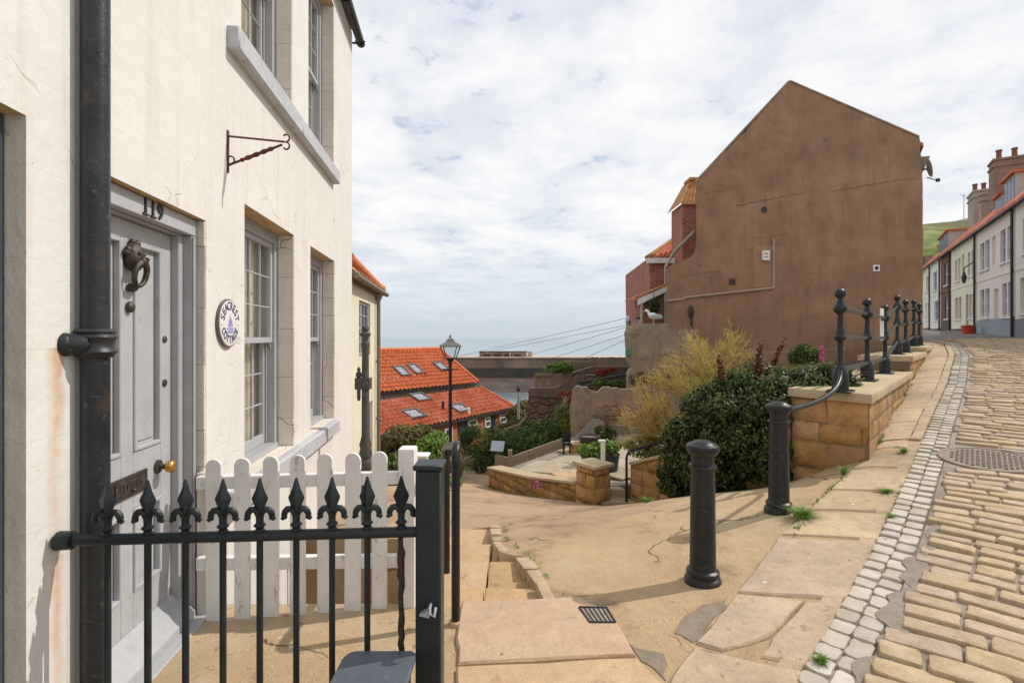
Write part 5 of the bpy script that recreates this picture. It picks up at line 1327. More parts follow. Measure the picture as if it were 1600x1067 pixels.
# red stemmed spires
def spire(name, label, px, py0, py1, Y, lm, n, w, lean=0.0):
    b = at(px, py0, Y); t = at(px, py1, Y); o = thing(name, label, 'plant', b)
    mb = MB(); mb.tube([b, b.lerp(t, 0.5) + Vector((lean*0.4,0,0)), t + Vector((lean,0,0))], [0.014, 0.010, 0.003], 5); mb.build('stem', BARK, o)
    cl = [(b.lerp(t, k) + Vector((lean*k*k,0,0)), (w*(1.1-k*0.7), w*(1.1-k*0.7), (t-b).length*0.10)) for k in np.linspace(0.25, 1.0, 8)]
    leaves('flowers', lm, o, cl, n, 0.045, random.Random(int(px)), 0.5, shell=0.2)
    return o
spire('red_spike_plant', 'tall upright crimson leaved spike above the ivy', 1183, 612, 540, 7.2, L_RED, 420, 0.10, 0.05)
spire('red_spike_plant', 'leaning thin crimson spike behind the tall one', 1205, 595, 533, 7.9, L_RED, 200, 0.06, 0.22)
spire('red_spike_plant', 'crimson leaved spike among the yellow broom', 1128, 612, 560, 7.3, L_RED, 260, 0.09, -0.04)
spire('foxglove', 'single pink foxglove spike near the first railing post', 1284, 592, 545, 8.0, L_PINK, 150, 0.055)
# feathery broom
def broom(name, label, base, tips, lm, lm2, n, rg):
    base = Vector(base); o = thing(name, label, 'shrub', base)
    mbs = MB(); A = MB(); Bm = MB()
    for t_, wgt in tips:
        t_ = Vector(t_); side = Vector((rg.uniform(-1,1), rg.uniform(-1,1), 0))*0.28
        m = base.lerp(t_, 0.5) + side + Vector((0,0,0.02)); P = [base.lerp(m, k)*(1-k) + m.lerp(t_, k)*k for k in np.linspace(0, 1, 8)]
        mbs.tube(P, [0.018*(1-k/9.0) for k in range(8)], 5)
        for _ in range(7):          # bare side twigs
            i = rg.randrange(2, 7); a_ = P[i]; d = (P[i+1]-P[i]).normalized() + Vector((rg.gauss(0,.6), rg.gauss(0,.6), rg.gauss(0.2,.5))); d.normalize(); l = rg.uniform(0.15, 0.42)
            e_ = a_ + d*l; mbs.tube([a_, a_.lerp(e_, 0.5) + Vector((0,0,0.02)), e_], [0.007, 0.005, 0.002], 4)
            for _2 in range(int(n*0.10)):
                k = rg.uniform(0.3, 1.1); p = a_ + d*l*k + Vector((rg.gauss(0,.02), rg.gauss(0,.02), rg.gauss(0,.02))); d2 = d + Vector((rg.gauss(0,.45), rg.gauss(0,.45), rg.gauss(0.1,.4))); d2.normalize(); l2 = rg.uniform(0.05, 0.16)
                sdv = d2.cross(Vector((rg.uniform(-1,1), rg.uniform(-1,1), rg.uniform(-1,1)))).normalized()*0.0042
                (A if rg.random() < 0.7 else Bm).add([p-sdv, p+sdv, p+d2*l2*0.6+sdv, p+d2*l2], [(0,1,2,3)])
        for _ in range(int(n*wgt)):
            k = rg.uniform(0.25, 1.0)**0.6; i = min(int(k*7), 6); p = P[i].lerp(P[i+1], k*7-i)
            d = (P[i+1]-P[i]).normalized()*0.8 + Vector((rg.gauss(0,.5), rg.gauss(0,.5), rg.gauss(0.2,.4))); d.normalize(); l = rg.uniform(0.08, 0.24)
            p = p + Vector((rg.gauss(0,.09), rg.gauss(0,.09), rg.gauss(0,.07)))
            sdv = d.cross(Vector((rg.uniform(-1,1), rg.uniform(-1,1), rg.uniform(-1,1)))).normalized()*0.0042
            tgt = A if rg.random() < 0.62 else Bm
            tgt.add([p-sdv, p+sdv, p+d*l*0.6+sdv*1.2+Vector((0,0,-0.004)), p+d*l], [(0,1,2,3)])
    mbs.build('branches', BARK, o); A.build('sprays', lm, o); Bm.build('dry_sprays', lm2, o)
    return o
rg2 = random.Random(77)
broom('feathery_broom', 'large feathery yellow broom leaning over the garden in front of the gable', at(1120, 640, 8.6),
      [(at(1075,530,8.6),1.3),(at(1100,545,8.9),0.9),(at(1145,527,8.8),1.3),(at(1130,545,9.0),0.8),(at(1040,575,8.6),1.2),(at(1065,600,8.4),1.0),(at(1025,590,8.9),0.8),(at(1090,580,9.2),0.9),(at(1165,545,9.0),0.7),(at(1060,560,8.9),0.9)], L_BROOM, L_DRY, 215, rg2)
broom('feathery_broom', 'lower straggling broom with dry orange stems over the terrace edge', at(1060, 690, 8.9),
      [(at(1000,605,9.2),1.0),(at(1010,640,9.0),1.2),(at(980,650,9.4),1.2),(at(975,690,9.3),0.9),(at(1020,665,8.9),1.0),(at(1035,625,9.1),1.0),(at(1015,690,9.0),0.9),(at(1075,645,8.8),0.8)], L_DRY, L_BROOM, 200, rg2)
shrub('yellow_green_shrub', 'small yellow green shrub by the bent black garden handrail', 'shrub', at(1010, 720, 9.1), [(at(1005,700,9.1),(0.30,0.25,0.22)),(at(1020,712,8.9),(0.2,0.2,0.14))], leafmat('yellowgreen_leaf',(0.18,0.19,0.04),(0.26,0.26,0.06),(0.15,0.20,0.04)), 1800, 0.05)

# grass tufts at the flag edges
tufts = [(1250,812,0.075,'behind the second bollard'),(1262,800,0.06,'a'),(1240,822,0.05,'b')]
def tuft(px, py, hgt, n, spread, label):
    p = G(px, py); o = MB(); blades(o, (0,0,0), n, hgt, spread, 0.004, random.Random(int(px*7+py)))
    ob = o.build('grass_tuft', L_GRASS); ob.location = (p.x, p.y, p.z+0.005); tag(ob, label, 'grass', 'tufts of grass between the paving stones')
tuft(1253, 810, 0.10, 260, 0.16, 'large bright grass tuft beside the second bollard foot')
tuft(1385, 771, 0.05, 120, 0.10, 'short grass line between two pavement flags')
tuft(1392, 812, 0.05, 60, 0.05, 'tiny grass tuft at the gutter setts')
tuft(1412, 708, 0.07, 90, 0.07, 'grass tuft at the kerb below the concrete bump')
tuft(1282, 1042, 0.06, 130, 0.05, 'grass tuft at the near end of the gutter setts')
tuft(1396, 622, 0.16, 140, 0.14, 'grass clump at the foot of the plinth wall')
tuft(1425, 575, 0.15, 160, 0.18, 'grass along the plinth foot under the far railing posts')
tuft(1318, 742, 0.12, 70, 0.08, 'weed sprouting at the foot of the sandstone corner')
tuft(1556, 880, 0.03, 30, 0.04, 'moss sprig between two road setts')
tuft(1010, 785, 0.08, 60, 0.1, 'grass at the foot of the ivy wall beside the handrail')
wd = MB(); wr2 = random.Random(71)
def weed_line(P, n, hgt):
    for _ in range(n):
        f = wr2.random(); k = min(int(f*(len(P)-1)), len(P)-2); p = Vector(P[k]).lerp(Vector(P[k+1]), f*(len(P)-1)-k); p = p + Vector((wr2.gauss(0,.015), wr2.gauss(0,.015), 0)); p.z = h(p.x, p.y) + 0.004
        blades(wd, p, wr2.randint(3, 9), hgt*wr2.uniform(0.4,1.2), 0.035, 0.003, wr2)
weed_line([rp(u_, -0.845) for u_ in (7.2, 8.5, 10, 11.5, 13, 15)], 120, 0.10)
weed_line([WB, WC, WEa, WEb], 60, 0.06)
weed_line([PA + Vector((-.04,-.04,0)), PM + Vector((-.05,-.05,0)), PB + Vector((-.05,-.05,0))], 40, 0.05)
weed_line([G(1240,838), G(1262,803), G(1294,768), G(1330,738)], 40, 0.045)
weed_line([G(1322,944), G(1374,848), G(1404,772), G(1426,735)], 30, 0.035)
weed_line([Vector((chan_x(y_)+0.14, y_, 0)) for y_ in (3.4, 4.2, 5.0, 5.6)], 26, 0.03)
tag(wd.build('weeds', L_GRASS), 'thin line of weeds in the paving joints and along the wall feet', 'weeds', kind='stuff')
# small pink flower on the low wall
spire('pink_thrift', 'pink flower head sprouting from the low garden wall', 838, 765, 748, 9.35, L_PINK, 140, 0.045)

# ------------------------------------------------------------------ planting beds beyond the path
def gpt(px, Y): x = (px-800)/800*Y; return Vector((x, Y, h(x, Y)))
shrub('rose_bush', 'straggling rose bush with reddish leaves in front of the red roofs', 'bush', gpt(630, 11.8), [(at(628,690,11.8),(0.45,0.4,0.42)),(at(655,682,12.2),(0.35,0.3,0.30)),(at(612,705,11.6),(0.3,0.3,0.4)),(at(640,712,11.7),(0.4,0.3,0.35))], L_ROSE, 7000, 0.075)
shrub('bright_shrub', 'bright green leafy shrub behind the white fence post', 'shrub', gpt(668, 11.4), [(at(672,706,11.4),(0.36,0.3,0.34)),(at(650,718,11.2),(0.3,0.3,0.3)),(at(685,690,11.8),(0.25,0.25,0.25))], L_BRIGHT, 4200, 0.075)
shrub('hedge_shrub', 'lower mixed shrub at the cottage corner behind the pickets', 'shrub', gpt(620, 10.6), [(at(618,730,10.6),(0.32,0.3,0.3)),(at(640,742,10.4),(0.35,0.3,0.28))], L_GREEN, 3000, 0.07)
shrub('conifer_bush', 'dense dark green conifer bush right of the street lamp', 'bush', gpt(750, 14.0), [(at(745,695,14),(0.46,0.4,0.52)),(at(768,688,14.2),(0.34,0.3,0.40)),(at(735,715,13.8),(0.36,0.3,0.36)),(at(758,718,13.9),(0.36,0.3,0.34)),(at(785,705,14.6),(0.34,0.3,0.34))], L_DARK, 13000, 0.060, aspect=0.35)
shrub('border_shrub', 'mid green border shrub behind the white garden notice', 'shrub', gpt(805, 15.6), [(at(800,690,15.5),(0.45,0.4,0.36)),(at(822,684,15.8),(0.40,0.35,0.36)),(at(812,700,15.2),(0.4,0.3,0.3))], L_GREEN, 6500, 0.07)
shrub('border_shrub', 'fresh green border plants inside the timber raised bed', 'shrub', gpt(840, 15.0), [(at(842,692,14.9),(0.4,0.3,0.26)),(at(864,686,14.8),(0.3,0.3,0.28)),(at(850,670,15.4),(0.36,0.3,0.25))], L_GREEN, 5200, 0.065)
shrub('tall_herb_bush', 'pale flowering herbs at the brick cottages end', 'bush', gpt(800, 17), [(at(790,672,17),(0.45,0.3,0.2)),(at(815,664,17.5),(0.35,0.3,0.2))], L_ROSE, 2600, 0.07)
shrub('round_shrub', 'round yellow green shrub at the edge of the old rendered wall', 'shrub', gpt(880, 14.3), [(at(879,645,14.3),(0.24,0.24,0.24)),(at(886,662,14.2),(0.22,0.2,0.26))], leafmat('lime_leaf',(0.16,0.20,0.04),(0.24,0.30,0.07),(0.30,0.34,0.10)), 2600, 0.05)
shrub('dark_border_bush', 'dark green bush under the round shrub', 'bush', gpt(875, 14.4), [(at(872,680,14.4),(0.3,0.25,0.22)),(at(888,690,14.0),(0.18,0.2,0.2))], L_DARK, 2600, 0.06)
mb = MB(); yp = gpt(715, 12.4); lr = random.Random(31)
yk = thing('straw_grass', 'clump of drooping straw coloured grass leaves beside the handrail', 'plant', yp)
blades(mb, yp + Vector((0,0,0)), 160, 0.75, 0.42, 0.012, lr, droop=0.5); mb.build('blades', L_STRAW, yk)
mb = MB(); yp = gpt(712, 9.6); gk = thing('low_herb', 'small bright green herb clump at the path edge behind the handrail', 'plant', yp)
blades(mb, yp, 160, 0.30, 0.22, 0.012, lr); mb.build('blades', L_GRASS, gk)
# timber raised bed
A = at(797, 728, 11.72); B = at(880, 694, 12.05)
rb = thing('raised_bed', 'long weathered timber raised bed edging the green border', 'planter', A)
A = Vector((A.x, A.y, 0)); B = Vector((B.x, B.y, 0)); D = (B-A).normalized(); O = Vector((D.y,-D.x,0))
za = -1.03; zb_ = -0.66
mb = MB()
for k in range(2):
    q = [A + O*0.04, B + O*0.04, B - O*0.02, A - O*0.02]; zz = (za-0.15*k, zb_-0.15*k, zb_-0.15*k, za-0.15*k)
    mb.hexa([(p.x,p.y,z-0.145) for p, z in zip(q, zz)], [(p.x,p.y,z) for p, z in zip(q, zz)])
mb.build('side_boards', WOOD, rb, bevel=0.006)
E = at(740, 728, 14.2); q = [Vector((A.x-0.02,A.y,0)), Vector((A.x-0.02,A.y+0.06,0)), Vector((A.x-0.36,A.y+0.30,0)), Vector((A.x-0.36,A.y+0.24,0))]
MB().hexa([(p.x,p.y,za-0.34) for p in q], [(p.x,p.y,za-0.02) for p in q]).build('end_board', WOOD, rb, bevel=0.006)
MB().box(A.x-0.05, A.x+0.05, A.y-0.06, A.y+0.04, za-0.5, za+0.16).build('corner_post', WOOD, rb, bevel=0.006)
# interpretation lectern
c = at(778, 697, 13.6); lec = thing('garden_notice', 'tilted white garden information board on a dark post', 'sign', (c.x, c.y, -1.9))
Ml = Matrix.Translation(c) @ Matrix.Rotation(R(-14), 4, 'Z') @ Matrix.Rotation(R(52), 4, 'X')
MB().box(-0.19, 0.17, -0.15, 0.15, -0.012, 0.012, Ml).build('panel', STEEL, lec, bevel=0.004)
MB().box(c.x-0.03, c.x+0.03, c.y+0.03, c.y+0.09, -2.0, c.z-0.03).build('post', WOODD, lec)

# ------------------------------------------------------------------ street lamp
lp = gpt(703.5, 14.0); LX, LY = lp.x, lp.y
lm_ = thing('street_lamp', 'black street lamp with four sided glass lantern above the red roofs', 'street lamp', lp)
zt = EYE
MB().lathe([(0.11,-0.1),(0.11,0.25),(0.095,0.30),(0.085,0.6),(0.07,0.66),(0.055,0.7),(0.05,1.2),(0.045,(EYE-0.72)-lp.z),(0.07,(EYE-0.71)-lp.z),(0.06,(EYE-0.66)-lp.z),(0.05,(EYE-0.6)-lp.z),(0.045,(EYE-0.56)-lp.z)], lp, 14).build('column', BLACK, lm_, smooth=40)
zb0 = EYE-(577-527)/800*LY; MB().tube([(LX-0.22, LY, zb0), (LX+0.22, LY, zb0)], [0.016]*2, 8).build('ladder_bar', BLACK, lm_, smooth=50)
zl0, zl1 = EYE-(560-527)/800*LY, EYE-(541-527)/800*LY
b0, b1 = 0.13, 0.235
fr = MB(); gl = MB()
cor = [(-1,-1),(1,-1),(1,1),(-1,1)]
Rl = Matrix.Translation((LX, LY, 0)) @ Matrix.Rotation(R(18), 4, 'Z')
for k in range(4):
    a, b = cor[k], cor[(k+1)%4]
    fr.tube([Rl @ Vector((a[0]*b0, a[1]*b0, zl0)), Rl @ Vector((a[0]*b1, a[1]*b1, zl1))], 0.014, 6)
    fr.tube([Rl @ Vector((a[0]*b0, a[1]*b0, zl0)), Rl @ Vector((b[0]*b0, b[1]*b0, zl0))], 0.014, 6)
    fr.tube([Rl @ Vector((a[0]*b1, a[1]*b1, zl1)), Rl @ Vector((b[0]*b1, b[1]*b1, zl1))], 0.018, 6)
    gl.add([Rl @ Vector((a[0]*b0, a[1]*b0, zl0)), Rl @ Vector((b[0]*b0, b[1]*b0, zl0)), Rl @ Vector((b[0]*b1, b[1]*b1, zl1)), Rl @ Vector((a[0]*b1, a[1]*b1, zl1))], [(0,1,2,3)])
ln = fr.build('lantern_frame', BLACK, lm_); gl.build('lantern_glass', GLASS, ln)
mb = MB(); z2 = zl1+0.16
rg_ = [[Rl @ Vector((a*s_, b*s_, z)) for a, b in cor] for s_, z in ((b1+0.03, zl1), (b1+0.01, zl1+0.03), (0.10, zl1+0.13), (0.07, zl1+0.20), (0.02, zl1+0.22))]
mb.add([p for r_ in rg_ for p in r_], [(i*4+k, i*4+(k+1)%4, (i+1)*4+(k+1)%4, (i+1)*4+k) for i in range(4) for k in range(4)] + [(3,2,1,0),(16,17,18,19)])
mb.ball((LX, LY, zl1+0.26), 0.035, 8, 6); mb.tube([(LX, LY, zl1+0.27), (LX, LY, zl1+0.36)], [0.014, 0.003], 6)
mb.build('lantern_roof', mat('lantern_metal', (0.10,0.095,0.085), (0.14,0.13,0.12), rough=0.5), lm_)
MB().lathe([(0.05,0),(0.05,0.05),(0.11,0.12),(0.12,0.14)], (LX, LY, zl0-0.14), 8).build('lantern_cradle', BLACK, lm_, smooth=40)

# old pump-like iron standard by the cottage corner
OY = 6.0; oc = at(571, 527, OY); oz = -0.95
op = thing('iron_standard', 'weathered ornate iron standard with side box beside the cottage corner', 'post', (oc.x, oc.y, oz))
DKI = mat('weathered_iron', (0.055,0.05,0.042), (0.10,0.09,0.075), scale=9, rough=0.7, bump=0.3, spots=(0.22,0.10,0.035), spot_scale=16)
zt = EYE-(512-527)/800*OY
zz = lambda py: EYE-(py-527)/800*OY
MB().lathe([(0.10,oz),(0.10,oz+0.3),(0.07,oz+0.35),(0.065,zz(735)),(0.085,zz(730)),(0.085,zz(722)),(0.06,zz(716)),(0.078,zz(710)),(0.06,zz(700)),(0.072,zz(694)),(0.05,zz(684)),(0.045,zz(680)),(0.043,zz(600)),(0.040,zz(545)),(0.05,zz(540)),(0.045,zz(535)),(0.035,zz(533))], (oc.x, oc.y, 0), 14).build('column', DKI, op, smooth=40)
MB().lathe([(0.03,zz(534)),(0.035,zz(528)),(0.062,zz(524)),(0.066,zz(521)),(0.03,zz(519)),(0.028,zz(516)),(0.048,zz(514)),(0.04,zz(510)),(0.004,zz(509))], (oc.x, oc.y, 0), 12).build('finial', DKI, op, smooth=40)
mb = MB(); mb.box(oc.x-0.11, oc.x+0.065, oc.y-0.06, oc.y+0.05, zz(608), zz(590)); mb.tube([(oc.x+0.02, oc.y-0.06, zz(599)), (oc.x+0.02, oc.y-0.09, zz(599))], 0.035, 12)
sb = mb.build('side_box', DKI, op, bevel=0.006)
MB().lathe([(0.012,zz(626)),(0.022,zz(622)),(0.022,zz(608)),(0.02,zz(590)),(0.04,zz(587)),(0.03,zz(582)),(0.014,zz(580)),(0.024,zz(577)),(0.004,zz(573))], (oc.x-0.075, oc.y-0.01, 0), 10).build('side_finial', DKI, sb, smooth=40)

# ------------------------------------------------------------------ yellow house beyond the cottage
yh = thing('yellow_house', 'pale yellow rendered house with clay tiled eaves beyond the cream cottage', 'house', W0, WRZ)
dy = 0.10; ys0 = S1 + 0.005; ys1 = cs(592, dy); zE = 2.62
WY = (cs(561, dy), cs(578.5, dy), cw(570, 555, dy)[1], cw(570, 472, dy)[1]); WY2 = (cs(570, dy), cs(582, dy), -1.5, cw(575, 630, dy)[1])
mb = MB(); wall_holes(mb, ys0, ys1, -3.2, zE, [WY, WY2], dy); mb.box(ys1-0.3, ys1, dy+0.002, 5.0, -3.2, zE); mb.box(ys0, ys1-0.31, dy+0.35, 5.0, -3.2, zE)
mb.build('wall', YELLOWP, yh)
for q in (WY, WY2):
    a, b, z0, z1 = q; f = MB(); t = 0.055
    f.box(a, a+t, dy+0.04, dy+0.10, z0, z1); f.box(b-t, b, dy+0.04, dy+0.10, z0, z1); f.box(a+t, b-t, dy+0.04, dy+0.10, z1-t, z1); f.box(a+t, b-t, dy+0.04, dy+0.10, z0, z0+t); f.box(a+t, b-t, dy+0.035, dy+0.09, (z0+z1)/2-0.02, (z0+z1)/2+0.02)
    for k in (1, 2): xx = a+(b-a)*k/3; f.box(xx-0.011, xx+0.011, dy+0.05, dy+0.09, z0+t, z1-t)
    f.box(a+t, b-t, dy+0.052, dy+0.088, z0+(z1-z0)*.25-0.01, z0+(z1-z0)*.25+0.01); f.box(a+t, b-t, dy+0.052, dy+0.088, z0+(z1-z0)*.75-0.01, z0+(z1-z0)*.75+0.01)
    w_ = f.build('window', GREYD, yh, bevel=0.003)
    MB().add([(a,dy+0.07,z0),(b,dy+0.07,z0),(b,dy+0.07,z1),(a,dy+0.07,z1)], [(0,1,2,3)]).build('panes', GLASSD, w_)
    MB().add([(a,dy,z0),(a,dy+0.15,z0),(a,dy+0.15,z1),(a,dy,z1)], [(3,2,1,0)]).add([(b,dy,z0),(b,dy+0.15,z0),(b,dy+0.15,z1),(b,dy,z1)], [(0,1,2,3)]).add([(a,dy,z1),(b,dy,z1),(b,dy+0.15,z1),(a,dy+0.15,z1)], [(0,1,2,3)]).build('window_reveal', YELLOWP, w_)
# eaves: corbel band, rows of tiles, ridge of clay tiles
mb = MB(); n = 40
for k in range(n):
    s_ = ys0 + (ys1+0.05-ys0)*(k+0.5)/n; w = (ys1+0.05-ys0)/n*0.62
    mb.box(s_-w/2, s_+w/2, dy-0.10, dy+0.02, zE-0.01, zE+0.05)
mb.box(ys0, ys1+0.06, dy-0.05, dy+0.1, zE-0.06, zE-0.012); mb.box(ys0, ys1+0.06, dy-0.13, dy+0.1, zE+0.052, zE+0.085)
mb.build('eaves_course', mat('brown_tile', (0.20,0.13,0.07), (0.28,0.19,0.10), scale=12, rough=0.9, bump=0.3), yh)
mb = MB(); rows = []; nS = 160
for j in range(9):
    yy = dy - 0.15 + j*0.20; z_ = zE + 0.09 + j*0.17 - (0.02 if j % 2 else 0)
    rows.append([Vector((ys0 + (ys1+0.08-ys0)*k/nS, yy, z_ + 0.028*abs(math.sin(k*math.pi/8)))) for k in range(nS+1)])
mb.grid(rows); mb.add([(ys1+0.07,dy-0.1,zE),(ys1+0.07,3.0,zE),(ys1+0.07,1.6,zE+1.4)], [(0,1,2)])
mb.build('roof', PANTY, yh, smooth=40)
mb = MB(); 
for k in range(10):
    a = ys0 + (ys1+0.12-ys0)*k/10; b = ys0 + (ys1+0.12-ys0)*(k+0.97)/10
    za = zE + 0.30 - 0.16*(k/10)**0.8; zb_ = zE + 0.30 - 0.16*((k+1)/10)**0.8 + (0.03 if k == 9 else 0)
    mb.tube([(a, dy-0.06, za), (b, dy-0.06, zb_)], 0.075, 10)
mb.build('ridge_tiles', PANT, yh, smooth=40)
mb = MB(); dps = cs(591.5, dy-0.07); 
mb.tube([(dps, dy-0.07, -2.5), (dps, dy-0.07, zE-0.15)], 0.04, 12); mb.lathe([(0.042,zE-0.16),(0.085,zE-0.06),(0.085,zE-0.02),(0.03,zE-0.02)], (dps, dy-0.07, 0), 12)
for z_ in (1.2, 0.0): mb.lathe([(0.045,z_-0.03),(0.055,z_-0.025),(0.055,z_+0.025),(0.045,z_+0.03)], (dps, dy-0.07, 0), 12)
mb.tube([(ys0, dy-0.16, zE+0.02), (ys1+0.1, dy-0.16, zE+0.02)], 0.05, 10)
mb.build('rainwater_pipe', mat('brown_pipe', (0.16,0.12,0.09), (0.22,0.17,0.13), scale=6, rough=0.6), yh, smooth=40)
tp_ = at(606, 700, 12.2); tpo = thing('teal_pipe', 'short teal upright pipe at the far corner of the yellow house', 'pipe', (tp_.x, tp_.y, -1.8))
MB().tube([(tp_.x, tp_.y, -1.9), (tp_.x, tp_.y, EYE-(676-527)/800*12.2)], 0.05, 10).build('tube', mat('teal_paint', (0.10,0.28,0.29), (0.13,0.32,0.33), rough=0.5), tpo, smooth=50)
MB().lathe([(0.06,0),(0.06,0.03),(0.02,0.04)], (tp_.x, tp_.y, EYE-(676-527)/800*12.2), 10).build('cap', STEEL, tpo, smooth=40)

# ------------------------------------------------------------------ pantile roofs below
def pantiles(mb, A, E, S, Le, Ls, pitch=0.25, row=0.31, amp=0.05):
    # A corner at eave, E unit along eave, S unit up the slope; returns waved surface with stepped rows
    E = Vector(E); S = Vector(S); Nn = E.cross(S).normalized()
    if Nn.z < 0: Nn = -Nn
    nc = max(2, int(Le/pitch)); nr_ = max(1, int(Ls/row)); K = 6
    for r_ in range(nr_):
        s0 = Ls*r_/nr_; s1 = Ls*(r_+1)/nr_ + 0.03
        lo = []; hi = []; tj = [random.uniform(-0.006, 0.016) for _ in range(nc+1)]
        for k in range(nc*K+1):
            x = Le*k/(nc*K); ph = (k % K)/K; wv = amp*(math.sin(2*math.pi*ph)*0.8 + 0.35*math.sin(4*math.pi*ph))
            lo.append(Vector(A) + E*x + S*s0 + Nn*(wv+0.055+tj[k//K])); hi.append(Vector(A) + E*x + S*s1 + Nn*(wv+0.004))
        mb.grid([[p - Nn*0.03 for p in lo], lo, hi])
def roof_house(root, eL, eR, up, zE_, rise, depth, mt, over=0.0, ridge=True):
    eL = Vector((eL[0], eL[1], zE_)); eR = Vector((eR[0], eR[1], zE_)); E = (eR-eL).normalized(); U = Vector((up[0], up[1], 0)).normalized()
    S = (U*depth + Vector((0,0,rise))); Ls = S.length; S.normalize()
    mb = MB(); pantiles(mb, eL, E, S, (eR-eL).length, Ls)
    roof = mb.build('roof', mt, root, smooth=50)
    # verge and ridge tiles
    v = MB(); n = max(3, int(Ls/0.4))
    for k in range(n): v.tube([eR + S*(Ls*k/n) + Vector((0,0,0.05)), eR + S*(Ls*(k+0.96)/n) + Vector((0,0,0.06))], 0.07, 8)
    if ridge:
        t0 = eL + S*Ls; t1 = eR + S*Ls; n = max(4, int((t1-t0).length/0.45))
        for k in range(n): v.tube([t0.lerp(t1, k/n)+Vector((0,0,0.04)), t0.lerp(t1, (k+0.96)/n)+Vector((0,0,0.04))], 0.10, 8)
    v.build('edge_tiles', mt, roof, smooth=50)
    return E, S, Ls, roof
def skylight(root, P, E, S, w, l):
    Nn = E.cross(S).normalized()
    if Nn.z < 0: Nn = -Nn
    Mx = Matrix(((E.x,S.x,Nn.x,P.x),(E.y,S.y,Nn.y,P.y),(E.z,S.z,Nn.z,P.z),(0,0,0,1)))
    f = MB(); t = 0.07
    f.box(-w/2, -w/2+t, -l/2, l/2, 0.0, 0.12, Mx); f.box(w/2-t, w/2, -l/2, l/2, 0.0, 0.12, Mx); f.box(-w/2+t, w/2-t, -l/2, -l/2+t, 0.0, 0.12, Mx); f.box(-w/2+t, w/2-t, l/2-t, l/2, 0.0, 0.12, Mx)
    o = f.build('skylight', mat('skylight_frame', (0.10,0.10,0.095), None, rough=0.5), root)
    MB().box(-w/2+t, w/2-t, -l/2+t, l/2-t, 0.05, 0.075, Mx).build('panes', SKYG, o)
SKYG = mat('skylight_glass', (0.25,0.28,0.32), (0.30,0.33,0.37), rough=0.05)
def on_roof(px, py, P0, E, S):       # sight line meets the roof plane
    Nn = E.cross(S); r_ = Vector(((px-800)/800, 1, -(py-527)/800)); C0 = Vector((0,0,EYE))
    return C0 + r_ * (Nn.dot(P0-C0)/Nn.dot(r_))
# lower range
lr_ = thing('brick_cottage_row', 'low orange brick cottage row with red pantile roof and white windows', 'house', (-1.5, 26, -5))
eL = Vector((-5.6, 18.35, 0)); eR = Vector((0.17, 27.0, 0)); zE_ = -2.0
E_ = (eR-eL).normalized(); U_ = Vector((-E_.y, E_.x, 0))
E1, S1_, L1, _ = roof_house(lr_, eL, eR, U_, zE_, 0.93, 2.32, PANT2, ridge=False)
P0 = Vector((eL.x, eL.y, zE_))
for (px, py, w, l) in ((646,648,0.9,0.75),(656,622,0.85,0.75),(718,639,0.9,0.75)): skylight(lr_, on_roof(px, py, P0, E1, S1_), E1, S1_, w, l)
p = on_roof(692, 641, P0, E1, S1_); MB().tube([p, p + Vector((0,0,0.42))], 0.06, 8).build('flue', BLACK, lr_)
wl0 = eL + U_*0.12; wl1 = eR + U_*0.12
mb = MB(); q = [wl0, wl1 - E_*0.1, wl1 - E_*0.1 + U_*0.3, wl0 + U_*0.3]; mb.hexa([(p.x,p.y,-6.5) for p in q], [(p.x,p.y,zE_-0.02) for p in q])
q = [wl1 - E_*0.4 + U_*0.31, wl1 - E_*0.1 + U_*0.31, wl1 - E_*0.1 + U_*5.0, wl1 - E_*0.4 + U_*5.0]; mb.hexa([(p.x,p.y,-6.5) for p in q], [(p.x,p.y,z) for p, z in zip(q, (zE_+0.05, zE_+0.05, -1.05, -1.05))])
mb.build('wall', BRICKO, lr_)
mb = MB(); q = [eL + U_*0.0 - U_*0.06, eR - U_*0.06, eR + U_*0.05, eL + U_*0.05]; mb.hexa([(p.x,p.y,zE_-0.12) for p in q], [(p.x,p.y,zE_-0.03) for p in q]); mb.build('gutter', CHARC, lr_)
def on_wall(px, A, D):
    # param along wall line seen at px
    k = (px-800)/800; return (k*A.y - A.x) / (D.x - k*D.y)
for (pa, pb, ya, yb, kind) in ((694,706,668,700,'w'),(716,729,659,678,'d'),(731,745,655,678,'w'),(757,766,651,668,'w'),(765,773,650,668,'d'),(780,791,646,661,'w'),(668,679,671,690,'w')):
    ta, tb = on_wall(pa, wl0, E_), on_wall(pb, wl0, E_); Pa = wl0 + E_*ta; Pb = wl0 + E_*tb
    z1 = EYE-(ya-527)/800*((Pa.y+Pb.y)/2); z0 = EYE-(yb-527)/800*((Pa.y+Pb.y)/2)
    Mx = Matrix(((E_.x,U_.x,0,Pa.x),(E_.y,U_.y,0,Pa.y),(0,0,1,0),(0,0,0,1))); w = tb-ta; t = 0.085
    f = MB(); f.box(0,t,-0.05,0.02,z0,z1,Mx); f.box(w-t,w,-0.05,0.02,z0,z1,Mx); f.box(t,w-t,-0.05,0.02,z1-t,z1,Mx); f.box(t,w-t,-0.05,0.02,z0,z0+t,Mx)
    if kind == 'w': f.box(t,w-t,-0.045,0.02,z0+(z1-z0)*0.55,z0+(z1-z0)*0.55+0.06,Mx)
    o = f.build('window' if kind == 'w' else 'door', WHITE if kind == 'w' else CHARC, lr_)
    MB().box(t, w-t, -0.02, -0.004, z0+t, z1-t, Mx).build('panes', GLASSD, o)
p = at(732, 640, 24.2); dpw = MB().tube([(p.x, p.y, -6), (p.x, p.y, EYE-(637-527)/800*24.2)], 0.08, 8).build('white_flue', WHITE, lr_)
